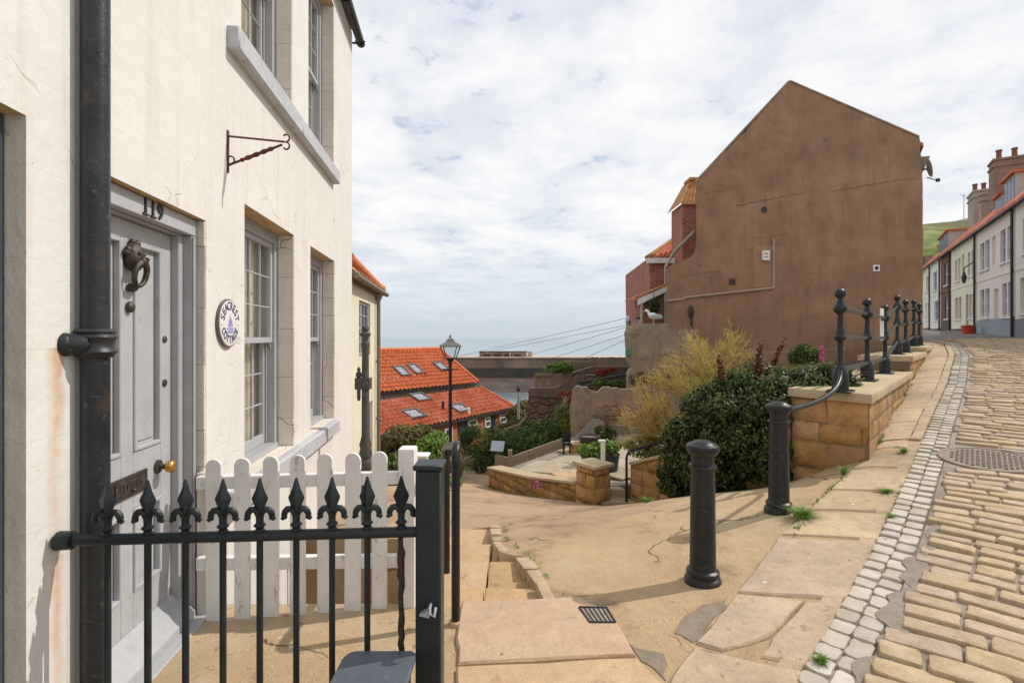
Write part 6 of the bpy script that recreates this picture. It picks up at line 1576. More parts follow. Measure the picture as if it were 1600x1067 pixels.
# upper range
ur = thing('pantiled_house', 'larger house behind with bright orange pantile roof and three skylights', 'house', (-4, 27, -5))
eL = Vector((-7.6, 21.55, 0)); eR = Vector((-1.86, 28.6, 0)); zU = -0.82
E_u = (eR-eL).normalized(); U_u = Vector((-E_u.y, E_u.x, 0))
E2, S2, L2, _ = roof_house(ur, eL, eR, U_u, zU, 1.82, 3.20, PANT)
P0 = Vector((eL.x, eL.y, zU))
for (px, py, w, l) in ((627,581,0.62,0.9),(649,578,0.62,0.9),(689,574,0.62,0.9)): skylight(ur, on_roof(px, py, P0, E2, S2), E2, S2, w, l)
mb = MB(); q = [eL + U_u*0.15, eR + U_u*0.15 - E_u*0.1, eR + U_u*6.2 - E_u*0.1, eL + U_u*6.2]; mb.hexa([(p.x,p.y,-6.5) for p in q], [(p.x,p.y,zU-0.08) for p in q])
mb.add([(q[1].x,q[1].y,zU-0.1), (q[2].x,q[2].y,zU-0.1), tuple((q[1]+q[2])/2 + Vector((0,0,zU+1.66)))], [(0,1,2)])
mb.build('wall', STONEG, ur)
mb = MB(); S2b = (U_u*(-3.2) + Vector((0,0,1.82))); Lb = S2b.length; pantiles(mb, eR + U_u*6.4 + Vector((0,0,zU)), -E_u, S2b.normalized(), (eR-eL).length, Lb); mb.build('rear_roof', PANT, ur, smooth=50)
MB().hexa([(p.x,p.y,zU-0.075) for p in (eL - U_u*0.06, eR - U_u*0.06, eR + U_u*0.04, eL + U_u*0.04)], [(p.x,p.y,zU-0.03) for p in (eL - U_u*0.06, eR - U_u*0.06, eR + U_u*0.04, eL + U_u*0.04)]).build('gutter', CHARC, ur)

# ------------------------------------------------------------------ pier
pr_ = thing('harbour_pier', 'long weathered stone harbour pier with a low building across the water', 'pier', (10, 215, SEA_Z))
pY = 212
zt = EYE-(558-527)/800*pY; zm_ = EYE-(575-527)/800*pY
mb = MB(); mb.box(-42, 150, pY+0.5, pY+14, SEA_Z-2, zt-0.5)
mb.build('wall', PIERM, pr_)
mb = MB(); lo = [(-43,pY-0.8,SEA_Z-2),(150,pY-0.8,SEA_Z-2),(150,pY+0.4,SEA_Z-2),(-43,pY+0.4,SEA_Z-2)]; mb.hexa(lo, [(-43,pY-0.2,zm_),(150,pY-0.2,zm_),(150,pY+0.4,zm_),(-43,pY+0.4,zm_)]); mb.build('weed_band', PIERD, pr_)
MB().box(-43, 150, pY-0.1, pY+14.2, zt-0.49, zt).build('deck', PIERT, pr_)
mb = MB(); x0, x1 = (749-800)/800*(pY+5), (823-800)/800*(pY+5); zb1 = EYE-(549-527)/800*(pY+5)
mb.box(x0, x1, pY+5, pY+9, zt+0.01, zb1-0.2)
sh = mb.build('pier_building', PIERM, pr_)
MB().box(x0-0.4, x1+0.4, pY+4.6, pY+9.4, zb1-0.19, zb1).build('building_roof', PIERD, sh)
mb = MB(); 
for (a, b) in ((755,767),(771,784),(788,800),(803,814)):
    xa, xb = (a-800)/800*(pY+5), (b-800)/800*(pY+5); mb.box(xa, xb, pY+4.95, pY+4.99, zt+0.15, zt+1.1)
mb.build('openings', PIERD, sh); 
mb = MB(); mb.box((797-800)/800*pY-0.35, (797-800)/800*pY+0.35, pY+4.5, pY+4.9, zt+0.01, zt+2.0); mb.box(x1+0.5, x1+2.3, pY+5, pY+7, zt+0.01, zb1); mb.build('white_door', PIERT, sh)

# ------------------------------------------------------------------ old walls and terraces beyond the garden
def zat(py, Y): return EYE-(py-527)/800*Y
ow = thing('old_rendered_wall', 'crumbling brown rendered wall with notched top behind the terrace', 'wall', at(940, 690, 13.2))
Y = 13.2; prof = [(893,715),(890,640),(893,612),(898,605),(908,604),(918,606),(922,612),(930,614),(937,609),(945,606),(960,606),(972,609),(985,608),(1000,608),(1000,715)]
def ragged(P, st, jx, jy, sd, keep=4):
    er = random.Random(sd); out = []
    for (p, q) in zip(P, P[1:] + P[:1]):
        n_ = max(1, int(math.hypot(q[0]-p[0], q[1]-p[1])/st))
        for k in range(n_):
            f = k/n_; out.append((p[0]+(q[0]-p[0])*f + er.uniform(-jx,jx), p[1]+(q[1]-p[1])*f + er.uniform(-jy,jy)))
    return out
mb = MB(); mb.extr([at(a, b, Y) for a, b in ragged(prof, 3.5, 0.9, 1.1, 3)], (0.05,0.35,0)); mb.build('render', RENDERG, ow)
mb = MB(); lr = random.Random(6)
for k in range(26):
    px, py = lr.uniform(934, 972), lr.uniform(630, 655); p = at(px, py, Y-0.01); w = lr.uniform(0.05,0.13); mb.box(p.x-w, p.x+w, Y-lr.uniform(0.015,0.04), Y+0.02, p.z-0.035, p.z+0.035)
mb.build('exposed_stones', RENDERB, ow, bevel=0.01)
# lean-to buttress and post in front of it
bt_ = thing('stone_buttress', 'sloping grey stone slab leaning against the old rendered wall', 'slab', at(915, 690, 12.8))
mb = MB(); mb.extr([at(888,694,12.7), at(955,694,12.7), at(945,660,12.95), at(935,655,13.0), at(925,655,13.0)], (0.03,0.16,0)); mb.build('block', mat('grey_stone', (0.26,0.22,0.18), (0.20,0.165,0.13), scale=3, rough=0.95, bump=0.5), bt_, bevel=0.015)
rp_ = thing('rusty_post', 'reddish brown timber post standing before the old wall', 'post', at(947, 690, 12.6))
p = at(947, 690, 12.6); MB().box(p.x-0.05, p.x+0.05, p.y-0.05, p.y+0.05, p.z-0.3, zat(640, 12.6)).build('shaft', mat('red_wood', (0.22,0.10,0.065), (0.17,0.08,0.05), scale=8, rough=0.9), rp_, bevel=0.006)
MB().box(p.x-0.22, p.x+0.20, p.y-0.07, p.y-0.03, zat(648,12.6), zat(645,12.6)+0.05).build('cross_bar', WOODD, rp_)
# stone wall left of it
sw = thing('rubble_garden_wall', 'dark rubble stone wall with brick flank below the wooden planter', 'wall', at(860, 660, 18))
Y = 18.0; prof = [(818,690),(822,640),(826,622),(826,607),(868,607),(880,600),(894,590),(912,586),(930,586),(935,690)]
MB().extr([at(a, b, Y) for a, b in ragged(prof, 4, 0.8, 0.8, 5)], (0.1,0.5,0)).build('masonry', RUBBLE, sw)
mb = MB(); prof = [(826,619),(826,606.5),(868,606.5),(880,599.5),(894,589.5),(911,585.5),(911,600),(895,610),(880,622)]
MB().extr([at(a, b, Y-0.04) for a, b in prof], (0.1,0.035,0)).build('brick_band', mat('purple_brick', (0.20,0.125,0.10), (0.15,0.09,0.075), scale=4, rough=0.95, bump=0.4), sw)
# planter box with bright shrub
Y = 19.0; pl = thing('trellis_planter', 'slatted timber planter box with bright green shrub on the rubble wall', 'planter', at(865, 606, Y))
a0, a1 = at(836.5, 604, Y), at(862, 604, Y); a2 = at(893, 596, Y+2.0)
mb = MB()
for (P, Q, t0, t1, b0_, b1_, n) in ((at(836.5,0,Y), at(862,0,Y), 586, 584, 604, 605, 9), (at(862,0,Y), at(892,0,Y+2.0), 584, 581, 605, 596, 10)):
    for k in range(n):
        x = P.x+(Q.x-P.x)*(k+0.5)/n; y = P.y+(Q.y-P.y)*(k+0.5)/n; f = (k+0.5)/n; w = abs(Q.x-P.x)/n*0.34
        mb.box(x-w, x+w, y-0.015, y+0.015, zat(b0_+(b1_-b0_)*f, y), zat(t0+(t1-t0)*f, y))
mb.build('slats', WOOD, pl)
for (px, yy, t, b) in ((836.5, Y-0.03, 584, 605), (849, Y-0.03, 584, 605), (862, Y-0.04, 582, 606), (892, Y+1.95, 580, 596)):
    p = at(px, 0, yy); MB().box(p.x-0.04, p.x+0.04, yy-0.04, yy+0.0, zat(b, yy), zat(t, yy)).build('post', WOOD, pl)
p, q = at(836,0,Y-0.05), at(863,0,Y-0.05); MB().box(p.x, q.x, Y-0.115, Y-0.075, zat(586.5,Y), zat(583,Y)).build('top_rail', WOOD, pl)
shrub('planter_shrub', 'bright green leafy shrub growing in the slatted timber planter', 'shrub', at(870, 590, 20), [(at(862,577,19.9),(0.30,0.3,0.2)),(at(876,574,20.2),(0.34,0.3,0.22)),(at(888,576,20.3),(0.2,0.2,0.2))], L_BRIGHT, 2200, 0.10)
# fences / decks further back
def board_fence(name, label, pa, pb, yt, yb, Ya, Yb, n, group=None, wd=WOODD):
    o = thing(name, label, 'fence', at((pa+pb)/2, yb, (Ya+Yb)/2), 0.0, group); mb = MB()
    for k in range(n):
        f = (k+0.5)/n; Y = Ya+(Yb-Ya)*f; px = pa+(pb-pa)*f; x = (px-800)/800*Y; w = abs(pb-pa)/800*Y/n*0.44
        mb.box(x-w, x+w, Y-0.015, Y+0.015, zat(yb, Y), zat(yt, Y)+0.02*((k*7)%3))
    mb.build('boards', wd, o)
    for f in (0.0, 0.5, 1.0):
        Y = Ya+(Yb-Ya)*f; px = pa+(pb-pa)*f; x = (px-800)/800*Y; MB().box(x-0.06, x+0.06, Y-0.08, Y-0.02, zat(yb, Y), zat(yt-1.5, Y)).build('post', wd, o)
    return o
board_fence('timber_fence', 'weathered board fence with open frame beyond the planter shrub', 893, 930, 566, 588, 22, 23, 14, 'timber fences on the far terraces')
board_fence('timber_fence', 'tall close boarded fence next to the brown garden wall', 925, 985, 559, 580, 25, 25, 20, 'timber fences on the far terraces')
bk = thing('brick_terrace_wall', 'dull brown terrace wall below the far timber fences', 'wall', at(940, 600, 21)); MB().extr([at(893,640,21), at(893,583,21), at(925,573,21), at(985,573,21), at(985,640,21)], (0,0.4,0)).build('masonry', mat('dull_brick', (0.15,0.115,0.085), (0.11,0.085,0.065), scale=3, rough=0.95), bk)
shrub('red_flower_bush', 'red flowering bush on the far terrace below the timber fence', 'bush', at(948, 590, 20.5), [(at(940,582,20.5),(0.25,0.2,0.16)),(at(955,578,20.5),(0.25,0.2,0.14))], L_SCAR, 800, 0.07)
shrub('red_flower_bush', 'red flowering bush against the rubble wall beside the round shrub', 'bush', at(883, 625, 16.5), [(at(880,617,17.2),(0.22,0.2,0.15)),(at(890,620,17.2),(0.15,0.2,0.2))], L_SCAR, 650, 0.065)
shrub('terrace_plants', 'green plants trailing over the far terrace edge above the old wall', 'plants', at(950, 606, 15.5), [(at(938,598,15.5),(0.22,0.2,0.13)),(at(962,600,15.5),(0.3,0.2,0.11)),(at(980,600,15.5),(0.2,0.2,0.1))], L_GREEN, 2400, 0.06)
db = thing('deck_railing', 'dark timber deck railing on the terrace above the old wall', 'railing', at(945, 600, 17))
mb = MB(); mb.tube([at(905,598,17), at(985,584,17)], 0.045, 6); mb.tube([at(905,604,17), at(985,593,17)], 0.03, 6); mb.build('rails', CHARC, db)
for px in (907, 935, 963, 984): p = at(px, 0, 17); MB().box(p.x-0.04, p.x+0.04, 16.96, 17.04, zat(612,17), zat(598-(px-905)*0.17-2, 17)).build('upright', CHARC, db)
wpole = at(810, 610, 24); wo = thing('marker_pole', 'slim pale pole with dark cap by the end of the brick cottages', 'pole', (wpole.x, 24, -5))
MB().tube([(wpole.x,24,-5),(wpole.x,24,zat(612,24))], 0.06, 8).build('shaft', STEEL, wo, smooth=50); MB().lathe([(0.07,0),(0.10,0.1),(0.07,0.25),(0.01,0.3)], (wpole.x,24,zat(612,24)), 10).build('cap', CHARC, wo, smooth=50)
shrub('far_scrub', 'scrubby hedge on the slope behind the marker pole', 'hedge', at(812, 650, 26), [(at(806,655,26),(0.5,0.4,0.6)),(at(820,640,27),(0.5,0.4,0.5)),(at(828,632,28),(0.6,0.4,0.3))], L_ROSE, 2600, 0.12)
shrub('far_scrub', 'dark scrub at the foot of the rubble wall', 'hedge', at(850, 672, 16.8), [(at(835,668,16.8),(0.6,0.3,0.22)),(at(860,664,16.9),(0.5,0.3,0.2))], L_GREEN, 2600, 0.08)
hp = thing('sloping_pole', 'pale sloping timber handrail above the garden shrubs', 'handrail', at(815, 668, 16.4))
MB().tube([at(788,671,16.4), at(812,663,16.4), at(823,650,16.6)], 0.035, 8).build('rail', WOOD, hp); MB().tube([at(812,663,16.4), at(811,690,16.4)], 0.035, 8).build('upright', WOOD, hp)

# pots and objects on the terrace
def pot(name, label, px, pyb, Y, r, hh, lm=None, n=0, lh=0.3, group='dark garden tubs on the terrace'):
    b = TG(px, pyb); r, hh = r*b.y/Y, hh*b.y/Y; o = thing(name, label, 'plant pot', b, 0.0, group)
    MB().lathe([(r*0.82,0.0),(r,hh*0.93),(r*1.06,hh*0.94),(r*1.06,hh),(r*0.92,hh),(r*0.9,hh*0.9),(0.01,hh*0.9)], b, 20).build('tub', POTM, o, smooth=35)
    MB().lathe([(0.01,hh*0.9),(r*0.9,hh*0.905),(r*0.89,hh*0.92),(0.01,hh*0.93)], b, 16).build('soil', SOIL, o)
    return o
pot('garden_tub', 'empty round black tub behind the leafy planters', 921, 706, 10.4, 0.21, 0.33)
pot('garden_tub', 'black tub with leafy herb behind the white post', 951, 736, 9.6, 0.20, 0.33)
pot('garden_tub', 'low black tub with bright herbs behind the pillar', 924, 726, 9.7, 0.20, 0.18)
shrub('potted_herb', 'bright green herbs spilling from the low black tub', 'plant', TG(924,726)+Vector((0,0,0.2)), [(at(920,706,TG(924,726).y),(0.22,0.18,0.13)),(at(932,700,TG(924,726).y+.05),(0.15,0.15,0.13))], L_BRIGHT, 1500, 0.05)
shrub('potted_herb', 'green herb growing in the black tub by the white post', 'plant', TG(951,736)+Vector((0,0,0.3)), [(at(953,698,TG(951,736).y),(0.2,0.17,0.12))], L_BRIGHT, 1100, 0.05)
shrub('wall_creeper', 'dark leafy creeper at the foot of the reddish post', 'plant', at(940,690,12.3), [(at(938,678,12.2),(0.14,0.12,0.2)),(at(955,678,12.2),(0.16,0.12,0.18))], L_DARK, 1200, 0.05)
sbk = thing('stone_block', 'small square stone block with pale slab on the terrace beside the empty tub', 'block', at(902, 706, 10.9))
p = TG(902, 706); MB().box(p.x-0.15, p.x+0.16, p.y-0.14, p.y+0.16, p.z-0.03, p.z+0.17).build('base', SANDST, sbk, bevel=0.01); MB().box(p.x-0.18, p.x+0.19, p.y-0.17, p.y+0.19, p.z+0.171, p.z+0.22).build('slab', COPE, sbk, bevel=0.008)
ib = thing('iron_bench', 'small black ornate iron bench end beside the raised bed', 'bench', at(886, 712, 11.4))
mb = MB(); p = TG(886, 710)
for dx in (-0.07, 0.07):
    mb.tube([p + Vector((dx,0,0)), p + Vector((dx*0.8,0.03,0.2)), p + Vector((dx,0.02,0.38))], 0.015, 6); mb.tube([p + Vector((dx,0.12,0)), p + Vector((dx,0.14,0.40)), p + Vector((dx*0.7,0.16,0.48))], 0.015, 6)
mb.build('legs', BLACK, ib, smooth=50); MB().box(p.x-0.11, p.x+0.11, p.y-0.02, p.y+0.16, p.z+0.20, p.z+0.235).build('seat', BLACK, ib)
mb = MB(); mb.box(p.x-0.10, p.x+0.10, p.y+0.12, p.y+0.14, p.z+0.25, p.z+0.42); mb.build('backrest', BLACK, ib, bevel=0.005)
# grid cover in the landing slab and road drain cover
gA = [G(905,955), G(948,956), G(962,979), G(922,979)]
gd = thing('drain_grate', 'small square rusty drain grate set in the pink landing slab', 'drain', tuple(sum(gA, Vector())/4))
cz = 0.030
mb = MB()
for k in range(4):
    a, b = gA[k], gA[(k+1)%4]; mb.tube([(a.x,a.y,a.z+cz), (b.x,b.y,b.z+cz)], 0.0055, 6)
fr = mb.build('frame', CHARC, gd)
mb = MB(); q = [(p.x,p.y,p.z+0.026) for p in gA]; mb.add(q, [(0,1,2,3)]) ; mb.build('pit', BED, gd)
mb = MB()
for k in range(1, 6): a = gA[0].lerp(gA[1], k/6); b = gA[3].lerp(gA[2], k/6); mb.tube([(a.x,a.y,a.z+cz), (b.x,b.y,b.z+cz)], 0.003, 5)
mb.build('bars', CHARC, gd)
mc_ = thing('drain_cover', 'round rusty iron drain cover with rows of studs in the cobbles', 'drain cover', tuple(COVER))
su = (h(COVER.x+UX*0.3, COVER.y+UY*0.3) - h(COVER.x-UX*0.3, COVER.y-UY*0.3)) / 0.6
Mc = Matrix.Translation(COVER + Vector((0,0,0.046))) @ Matrix(((UX,UY,0,0),(UY,-UX,0,0),(su,0,1,0),(0,0,0,1)))
MB().lathe([(0.40,-0.03),(0.40,0.006),(0.36,0.008),(0.355,0.0),(0.002,0.0)], (0,0,0), 40, Mc).build('plate', mat('rust_plate', (0.24,0.18,0.145), (0.30,0.23,0.19), scale=12, rough=0.8, metal=0.1, bump=0.3), mc_)
mb = MB()
for i in range(-5, 6):
    for j in range(-8, 9):
        x, y = i*0.062 + (j%2)*0.031, j*0.04
        if math.hypot(x, y) < 0.32: mb.box(x-0.018, x+0.018, y-0.011, y+0.011, 0.0005, 0.011, Mc)
mb.build('studs', mat('worn_studs', (0.13,0.09,0.07), (0.18,0.13,0.10), scale=20, rough=0.6), mc_)

# ------------------------------------------------------------------ brown gable house
GY = 14.5
def gp(px, py, Y=GY): return at(px, py, Y)
gh_ = thing('gable_house', 'tall house with blank brown rendered gable wall and steep ridge', 'house', gp(1240, 540))
SD = Vector((0.6538, 1, 0)).normalized()
P_low, P_mid = -1.5, 0
outl = [(1042,700),(1042,420),(1052,411),(1068,407),(1080,401),(1086,392),(1088,378),(1088,283),(1095,275),(1165,205),(1234,126),(1300,154),(1370,184),(1434,213),(1437,216),(1442,300),(1442,700)]
er = random.Random(14); rough_ = []
for (p, q) in zip(outl, outl[1:] + outl[:1]):
    n_ = max(1, int(math.hypot(q[0]-p[0], q[1]-p[1]) / 9)) if p[1] < 600 or q[1] < 600 else 1
    for k in range(n_):
        f = k/n_; jx = er.uniform(-.7,.7) if k else 0
        rough_.append((p[0]+(q[0]-p[0])*f + jx, p[1]+(q[1]-p[1])*f + (er.uniform(-.8,.8) if k else 0)))
mb = MB(); mb.extr([gp(a, b) for a, b in rough_], SD*0.4)
wall_ = mb.build('gable_wall', RENDERB, gh_)
# body and roof running back along the street
mb = MB(); body = [gp(1095,700), gp(1095,292), gp(1234,140), gp(1434,226), gp(1438,232), gp(1438,700)]
mb.extr([p + SD*0.41 for p in body], SD*7.5); mb.build('side_walls', RENDERG, gh_)
rf = MB()
for (a, b, n_out) in ((gp(1234,127), gp(1082,290), 0), (gp(1234,127), gp(1446,222), 1)):
    a = a + SD*0.42; b = b + SD*0.42; a.z += 0.03; b.z += 0.0
    rf.hexa([a, b, b + SD*7.6, a + SD*7.6], [p + Vector((0,0,0.10)) for p in (a, b, b + SD*7.6, a + SD*7.6)])
rf.build('roof', PANT2, gh_)
# eaves gutter board at the street side
e = gp(1443,236) + SD*0.5
mb = MB(); a = gp(1441,238)+SD*0.43; b = gp(1457,237)+SD*0.43; c = gp(1442,262)+SD*0.43
mb.extr([a, b, c], SD*7.4); mb.build('eaves_board', WOODD, gh_)
# parapet cap line and faint ledge
mb = MB()
cap = [(1088,283),(1165,205),(1234,126)]
for (p, q) in ((gp(1087,286), gp(1234,128)), (gp(1234,128), gp(1436,215))):
    d = (q-p).normalized(); n_ = Vector((-d.z,0,d.x)); n_ = n_ if n_.z > 0 else -n_
    mb.hexa([p - SD*0.03, q - SD*0.03, q + SD*0.405, p + SD*0.405], [v + n_*0.05 for v in (p - SD*0.03, q - SD*0.03, q + SD*0.405, p + SD*0.405)])
mb.build('parapet_cap', RENDERG, gh_, bevel=0.01)
mb = MB(); p, q = gp(1092,553), gp(1320,543); mb.hexa([p+Vector((0,-0.05,-0.06)), q+Vector((0,-0.05,-0.06)), q+Vector((0,-0.002,-0.06)), p+Vector((0,-0.002,-0.06))], [v+Vector((0,a,0.0)) for v, a in ((p,-0.03),(q,-0.03),(q,-0.002),(p,-0.002))]); mb.build('plinth_ledge', RENDERB, gh_)
mb = MB(); mb.extr([gp(1098,556,GY-0.002), gp(1322,546,GY-0.002), gp(1322,640,GY-0.002), gp(1098,700,GY-0.002)], (0,-0.06,0)); mb.build('plinth', RENDERB, gh_)
# ragged day joint across the render and a lighter square patch
mb = MB(); er = random.Random(15)
for (x0, y0, x1, y1, w) in ((1092,303,1140,296,0.8), (1148,322,1230,306,1.2), (1232,305,1262,301,0.6), (1300,299,1390,284,1.1), (1392,283,1438,279,0.6), (1180,372,1235,366,0.5), (1060,430,1130,424,0.6)):
    n_ = int((x1-x0)/4); up_ = []; dn_ = []
    for k in range(n_+1):
        f = k/n_; x = x0+(x1-x0)*f; y = y0+(y1-y0)*f + er.uniform(-1.0,1.0); ww = w*er.uniform(0.3,1.0)*(0.2 if k in (0, n_) else 1)
        up_.append(gp(x, y-ww, GY-0.003)); dn_.append(gp(x, y+ww, GY-0.003))
    mb.grid([dn_, up_])
mb.build('render_seam', mat('seam_crack', (0.15,0.09,0.055), (0.20,0.12,0.07), scale=3, rough=1.0), gh_)  # jagged surface cracks in the render, dark brown of their own
mb = MB(); mb.extr([gp(1177,384,GY-0.001), gp(1207,383,GY-0.001), gp(1208,448,GY-0.001), gp(1178,449,GY-0.001)], (0,-0.006,0)); mb.build('render_patch', mat('render_patch', (0.34,0.21,0.125), (0.30,0.18,0.105), scale=2, rough=0.95, bump=0.3), gh_)
# vents, box, conduit
mb = MB()
for (px, py, r_) in ((1194,328,0.09),): mb.lathe([(r_,0),(r_,0.012),(r_*0.2,0.012)], (0,0,0), 16, Matrix.Translation(gp(px,py)) @ Matrix.Rotation(R(90),4,'X'))
mb.build('flue_hole', CHARC, gh_)
for (px, py, m_, w) in ((1369,419,PLAQ,0.09),(1144,440,RUSTB,0.09)):
    p = gp(px,py); o = MB().box(p.x-w, p.x+w, GY-0.02, GY-0.001, p.z-w, p.z+w).build('vent', m_, gh_)
    MB().lathe([(w*0.6,0),(w*0.6,0.012),(w*0.1,0.012)], (0,0,0), 12, Matrix.Translation((p.x, GY-0.021, p.z)) @ Matrix.Rotation(R(90),4,'X')).build('vent_hole', CHARC, o)
p = gp(1195,400); o = MB().box(p.x-0.10, p.x+0.10, GY-0.10, GY-0.001, p.z-0.14, p.z+0.14).build('meter_box', PLAQ, gh_, bevel=0.012); mb = MB()
for dz in (-0.04, 0.05): mb.box(p.x-0.055, p.x+0.045, GY-0.104, GY-0.101, p.z+dz-0.012, p.z+dz+0.012)
mb.build('meter_marks', CHARC, o)
pts = [gp(a,b)+Vector((0,-0.03,0)) for a, b in ((1208,374),(1208,450),(1070,465),(1066,468),(1042,470))]
mb = MB()
for a, b in zip(pts, pts[1:]): mb.tube([a, b], 0.035, 8)
mb.build('conduit', mat('beige_conduit', (0.33,0.25,0.18), (0.38,0.29,0.22), rough=0.6), gh_, smooth=50)
mb = MB(); p = gp(1079,487); mb.ball((p.x, GY-0.06, p.z), (0.08, 0.07, 0.18), 10, 7); mb.tube([(p.x+0.02, GY-0.04, p.z-0.1), (p.x+0.02, GY-0.04, gp(1079,560).z)], 0.035, 8); mb.build('wall_lamp', CHARC, gh_, smooth=50)
# dish
p = gp(1449,263)+SD*0.1; ds = thing('satellite_dish', 'grey satellite dish on an arm at the gable corner', 'satellite dish', p)
mb = MB(); Md = Matrix.Translation(p) @ Matrix.Rotation(R(-30),4,'Z') @ Matrix.Rotation(R(80),4,'Y'); prof = [(0.02,0.0),(0.12,0.015),(0.20,0.045),(0.25,0.075),(0.255,0.070),(0.20,0.035),(0.02,-0.012)]
mb.lathe(prof, (0,0,0), 20, Md); mb.build('dish', mat('dish_grey', (0.20,0.20,0.20), None, rough=0.5), ds, smooth=50)
q = gp(1466,281)+SD*0.1; mb = MB(); mb.tube([p+Vector((0,0,-0.24)), q], 0.014, 6); mb.tube([p, p + Vector((-0.14,0.05,0))], 0.025, 6); mb.build('arm', CHARC, ds); MB().box(q.x-0.04, q.x+0.05, q.y-0.04, q.y+0.04, q.z-0.03, q.z+0.06).build('receiver', CHARC, ds, bevel=0.01)

# thick low wall left of gable
lw2 = thing('rendered_boundary_wall', 'thick rendered boundary wall with rounded top where the gull stands', 'wall', gp(1010, 600, 13.9))
prof = [(981,760),(981,585),(987,575),(981,565),(979,540),(978,520),(981,510),(990,506),(1044,505),(1044,512),(1090,515),(1090,760)]
MB().extr([at(a, b, 13.9) for a, b in ragged(prof, 5, 0.5, 0.5, 4)], (0.08,0.56,0)).build('render', RENDERG, lw2)
mb = MB(); lr = random.Random(12)
for k in range(40):
    px, py = lr.uniform(988, 1085), 586 + lr.uniform(-3, 12); p = at(px, py, 13.88); mb.box(p.x-0.09, p.x+0.09, 13.84-lr.uniform(0,0.02), 13.93, p.z-0.04, p.z+0.04)
mb.build('exposed_stones', RUBBLE, lw2, bevel=0.012)

# brick house behind with chimney and lean-to
bh = thing('brick_back_house', 'red brick house with clay hipped roof and lean-to behind the gable', 'house', at(1040, 500, 16.5))
BY = 16.5
mb = MB(); mb.extr([at(1017,560,BY+0.6), at(1015,402,BY+0.6), at(1075,398,BY+0.6), at(1110,398,BY+0.6), at(1110,560,BY+0.6)], (0.3,5,0)); mb.build('wall', BRICK, bh)
mb = MB(); a, b, c, d = at(1011,403,BY+0.5), at(1085,400,BY+0.5), at(1085,345,BY+2.5), at(1065,366,BY+2.0)
E_ = (b-a).normalized(); 
mb2 = MB(); n = 22
rows = []
for j in range(9):
    f = j/8; L0 = a.lerp(d, f); R0 = b.lerp(c, f); rows.append([L0.lerp(R0, k/60) + Vector((0,0,0.035*math.sin(k*2*math.pi/6)+0.02*(j%2))) for k in range(61)])
mb2.grid(rows); rf2 = mb2.build('roof', PANT2, bh, smooth=50)
mb = MB(); mb.tube([a, d], 0.09, 8); mb.build('hip_tiles', PANTY, rf2, smooth=50)
mb = MB(); mb.box(a.x-0.02, b.x, a.y-0.06, a.y+0.02, a.z-0.18, a.z-0.01); mb.build('fascia', WHITE, bh)
# chimney-like stack with tiled cap
c0, c1 = at(1066,420,BY-0.3), at(1092,420,BY-0.3); zt = zat(318, BY-0.3)
st_ = MB().box(c0.x, c1.x, BY-0.3, BY+0.8, 0.5, zt).build('chimney', BRICK, bh, bevel=0.01)
mb = MB(); a, b = at(1062,319,BY-0.4), at(1098,319,BY-0.4); ta, tb = at(1079,281,BY+0.1), at(1098,279,BY+0.1); rows = []
for j in range(7):
    f = j/6; rows.append([a.lerp(ta, f).lerp(b.lerp(tb, f), k/24) + Vector((0,-0.02*(j%2),0.03*math.sin(k*2*math.pi/4))) for k in range(25)])
mb.grid(rows); mb.add([a, ta, Vector((ta.x, ta.y+0.8, ta.z)), Vector((a.x, a.y+1.3, a.z))], [(0,1,2,3)]); mb.box(ta.x-0.05, tb.x, ta.y-0.08, ta.y+0.5, ta.z-0.03, ta.z+0.06); mb.build('chimney_roof', PANTY, st_, smooth=50)
# lean-to porch with white barge board
lt0, lt1, lt2 = at(996,468,BY-0.5), at(1042,446,BY-0.5), at(1042,520,BY-0.5)
mb = MB(); mb.extr([at(1003,540,BY-0.4), at(1003,468,BY-0.4), at(1042,452,BY-0.4), at(1048,540,BY-0.4)], (0,1.0,0)); ln_ = mb.build('lean_to', BRICK, bh)
mb = MB(); d = (lt1-lt0); mb.hexa([lt0+Vector((0,-0.1,-0.18)), lt1+Vector((0,-0.1,-0.18)), lt1+Vector((0,0.0,-0.18)), lt0+Vector((0,0.0,-0.18))], [v for v in (lt0+Vector((0,-0.1,0)), lt1+Vector((0,-0.1,0)), lt1+Vector((0,0,0)), lt0+Vector((0,0,0)))]); mb.build('barge_board', WHITE, ln_)
mb = MB(); mb.hexa([lt0+Vector((-0.12,-0.12,0.005)), lt1+Vector((0,-0.12,0.005)), lt1+Vector((0,1.2,0.005)), lt0+Vector((-0.12,1.2,0.005))], [v+Vector((0,0,0.06)) for v in (lt0+Vector((-0.12,-0.12,0)), lt1+Vector((0,-0.12,0)), lt1+Vector((0,1.2,0)), lt0+Vector((-0.12,1.2,0)))]); mb.build('lean_to_roof', PANTY, ln_)
mb = MB(); 
for px in (1003, 1040): p = at(px, 0, BY-0.55); mb.tube([(p.x, p.y, zat(545,BY)), (p.x, p.y, zat(472 if px < 1010 else 420, BY))], 0.045, 8)
p = at(1040,0,BY-0.58); mb.tube([at(1040,418,BY-0.58), at(1052,395,BY-0.58), at(1085,362,BY-0.58)], 0.05, 8); mb.build('waste_pipe', STONEG, bh, smooth=50)
p = at(1021,478,BY-0.7); hb = thing('hanging_basket', 'dark hanging plant basket in the brick lean-to above the gull', 'basket', p)
leaves('leaves', L_DARK, hb, [(p, (0.18,0.12,0.22))], 500, 0.09, random.Random(1)); MB().tube([p + Vector((0,0,0.1)), p + Vector((0,0,0.4))], 0.01, 5).build('chain', CHARC, hb)

